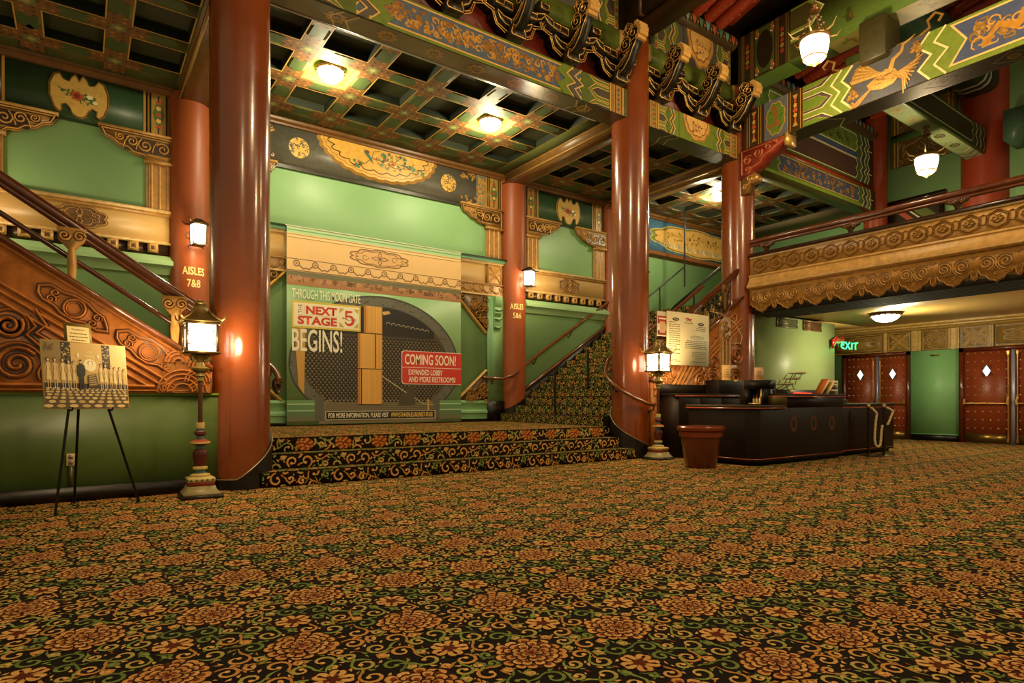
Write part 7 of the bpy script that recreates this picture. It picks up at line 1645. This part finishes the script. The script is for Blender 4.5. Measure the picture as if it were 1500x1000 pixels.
    t = thing('price_tag', 'little cream tag on the edge of the shelf below the tiered trays', 'tag', (10.5, 5.97, 1.15)); MB('#e6cf8a').fbox(wallY(5.98), 10.30, 10.46, 1.135, 1.18, 0, .008).build('tag', M['paper'], t)
    # tiered tray stand
    cx, cy = 10.62, 6.14; e = np.array((SB, -CB, 0.))
    t = thing('tiered_stand', 'black wire stand with three stepped trays on the counter shelf', 'stand', (cx, cy, 1.19))
    for k, (off, z) in enumerate(((-.13, 1.275), (-.01, 1.375), (.09, 1.475))):
        p = np.array((cx, cy, 0))+e*off; b = MB('#d8d2bc').lathe([(.05, 0), (.20, .006), (.225, .022), (.215, .024), (.19, .012), (.05, .008)], p[0], p[1], z, 24, sy=.55); b.lathe([(.10, .012), (.11, .03), (.05, .045), (.001, .046)], p[0]+.06, p[1]-.03, z, 14, '#d8c08a'); b.build('tray', M['paper'], t, smooth=50)
    b = MB('#1a1510')
    for s in (-1, 1):
        for s2 in (-.06, .06):
            q = lambda o, z: tuple(np.array((cx, cy+s2, z))+e*o)
            b.tube([q(-.13+s*.12, 1.192), q(-.07+s*.02, 1.275)], .007, 5); b.tube([q(-.10+s*.10, 1.28), q(-.06+s*.09, 1.375)], .007, 5); b.tube([q(-.02+s*.08, 1.38), q(.05+s*.08, 1.475)], .007, 5)
    b.build('wire_frame', M['metal'], t, smooth=50)
    # folders, papers, card reader, lit strips
    for k, (o, cl) in enumerate(((0, '#b8621e'), (.10, '#a8862a'))):
        p = np.array((10.33, 5.52, 1.107))+e*o; G = Frame(p, e, (0, 0, 1), (-CB, -SB, 0)); h = .25-.05*k
        t = thing('folder', ('taller orange folder leaning at the counter end', 'shorter mustard folder leaning behind the orange one')[k], 'folder', tuple(p), 'folders leaning on the counter')
        b = MB(cl).prism(G, [(0, 0), (.05, 0), (.05+h*.55, h), (h*.55, h+.01)], -.11, .11); b.prism(G, [(.012, 0), (.04, 0), (.04+h*.55, h-.006), (.012+h*.55, h-.002)], -.112, .112, '#e8d8b0'); b.build('cover', M['paper'], t)
    p = np.array((10.66, 5.53, 1.107)); G = Frame(p, e, (0, 0, 1), (-CB, -SB, 0)); t = thing('paper_tray', 'stack of white papers in trays at the counter end behind the card box', 'paper stack', tuple(p)); b = MB()
    for k in range(4): b.fbox(G, -.02, .16, .05+.05*k, .072+.05*k, -.10, .08, ('#e8dcc0', '#3a3226', '#f0e6cc', '#f4ead2')[k])
    b.fbox(G, .0, .13, 0, .05, -.10, .06, '#5a4a2e'); b.build('papers', M['paper'], t)
    p = np.array((10.78, 5.44, 1.107)); G = Frame(p, e, (0, 0, 1), (-CB, -SB, 0)); t = thing('leaflet_box', 'narrow cream box with dark print standing at the counter corner', 'box', tuple(p)); b = MB('#e9c98f').fbox(G, -.045, .045, 0, .235, -.05, .02); [b.rect(G, -.03, .03, .06+.03*k, .07+.03*k, .022, '#7a5a38') for k in range(5)]; b.build('box', M['paper'], t)
    for k, (a, d) in enumerate(((9.75, 10.05), (10.09, 10.28))):
        t = thing('light_strip', ('longer', 'shorter')[k] + ' glowing red strip on the raised counter top', 'light strip', ((a+d)/2, 5.60, 1.107), 'glowing red strips on the counter'); MB('#ff3a20').box(a, d, 5.58, 5.61, 1.112, 1.128).build('lit_face', M['red_led'], t); MB('#2a1610').box(a-.01, d+.01, 5.57, 5.63, 1.107, 1.113).build('holder', M['counter'], t)
counter()
def bin_():
    x, y = 7.56, 5.80; t = thing('waste_bin', 'reddish brown round bin with thick glossy rim before the counter', 'bin', (x, y, 0))
    b = MB('#5e2811').lathe([(.215, 0), (.225, .01), (.295, .50)], x, y, 0, 40); b.build('body', M['plastic'], t, smooth=40)
    b = MB('#7a3216').lathe([(.29, .455), (.312, .46), (.316, .53), (.30, .54), (.335, .55), (.348, .57), (.345, .60), (.325, .615), (.29, .61), (.285, .50)], x, y, 0, 40); b.build('rim', M['plastic'], t, smooth=40)
    MB('#120d08').lathe([(.283, .56), (.002, .56)], x, y, 0, 30, caps=False).build('bag_liner', M['plastic'], t)
bin_()
def stanchions():
    e = np.array((SB, -CB, 0.)); pts = ((11.49, 5.20), (11.74, 5.05))
    for k, (x, y) in enumerate(pts):
        t = thing('rope_post', ('left', 'right')[k] + ' slim bronze rope post before the low counter wing', 'stanchion', (x, y, 0), 'rope posts by the counter')
        MB('#4a3c22').lathe([(.16, 0), (.16, .012), (.05, .03), (.03, .05)], x, y, 0, 24).build('base', M['brass'], t, smooth=40); MB('#3a2e1a').lathe([(.022, .03), (.022, .88)], x, y, 0, 14).build('pole', M['brass'], t, smooth=40); MB('#b09868').lathe([(.03, .87), (.036, .89), (.03, .92), (.012, .935), (.0005, .937)], x, y, 0, 14).build('cap', M['brass'], t, smooth=40)
    for k, (base, L, lab) in enumerate(((pts[0], [(.02, .87), (.09, .80), (.12, .76), (.10, .62), (.085, .45), (.08, .30), (.10, .20), (.14, .17), (.18, .20), (.195, .32), (.20, .45), (.22, .56)], 'cream rope drooping in a long loop between the two rope posts'), (pts[1], [(.02, .87), (.10, .83), (.13, .80), (.10, .72), (.06, .62), (.03, .56)], 'short end of cream rope hanging from the right rope post'))):
        o = np.array((base[0]-.03, base[1]-.04, 0)); Q = []; V3 = [Vector(tuple(o+e*a+np.array((0, 0, z)))) for a, z in L]
        for i in range(len(V3)-1):
            for q in range(4): Q.append(V3[i].lerp(V3[i+1], q/4))
        Q.append(V3[-1]); rr = [.017+.005*(i % 2) for i in range(len(Q))]; tag(MB('#d8bd8a').tube(Q, rr, 8).build('barrier_rope', M['rope'], None, tuple(Q[0]), smooth=60), lab, 'rope', 'ropes on the rope posts')
stanchions()
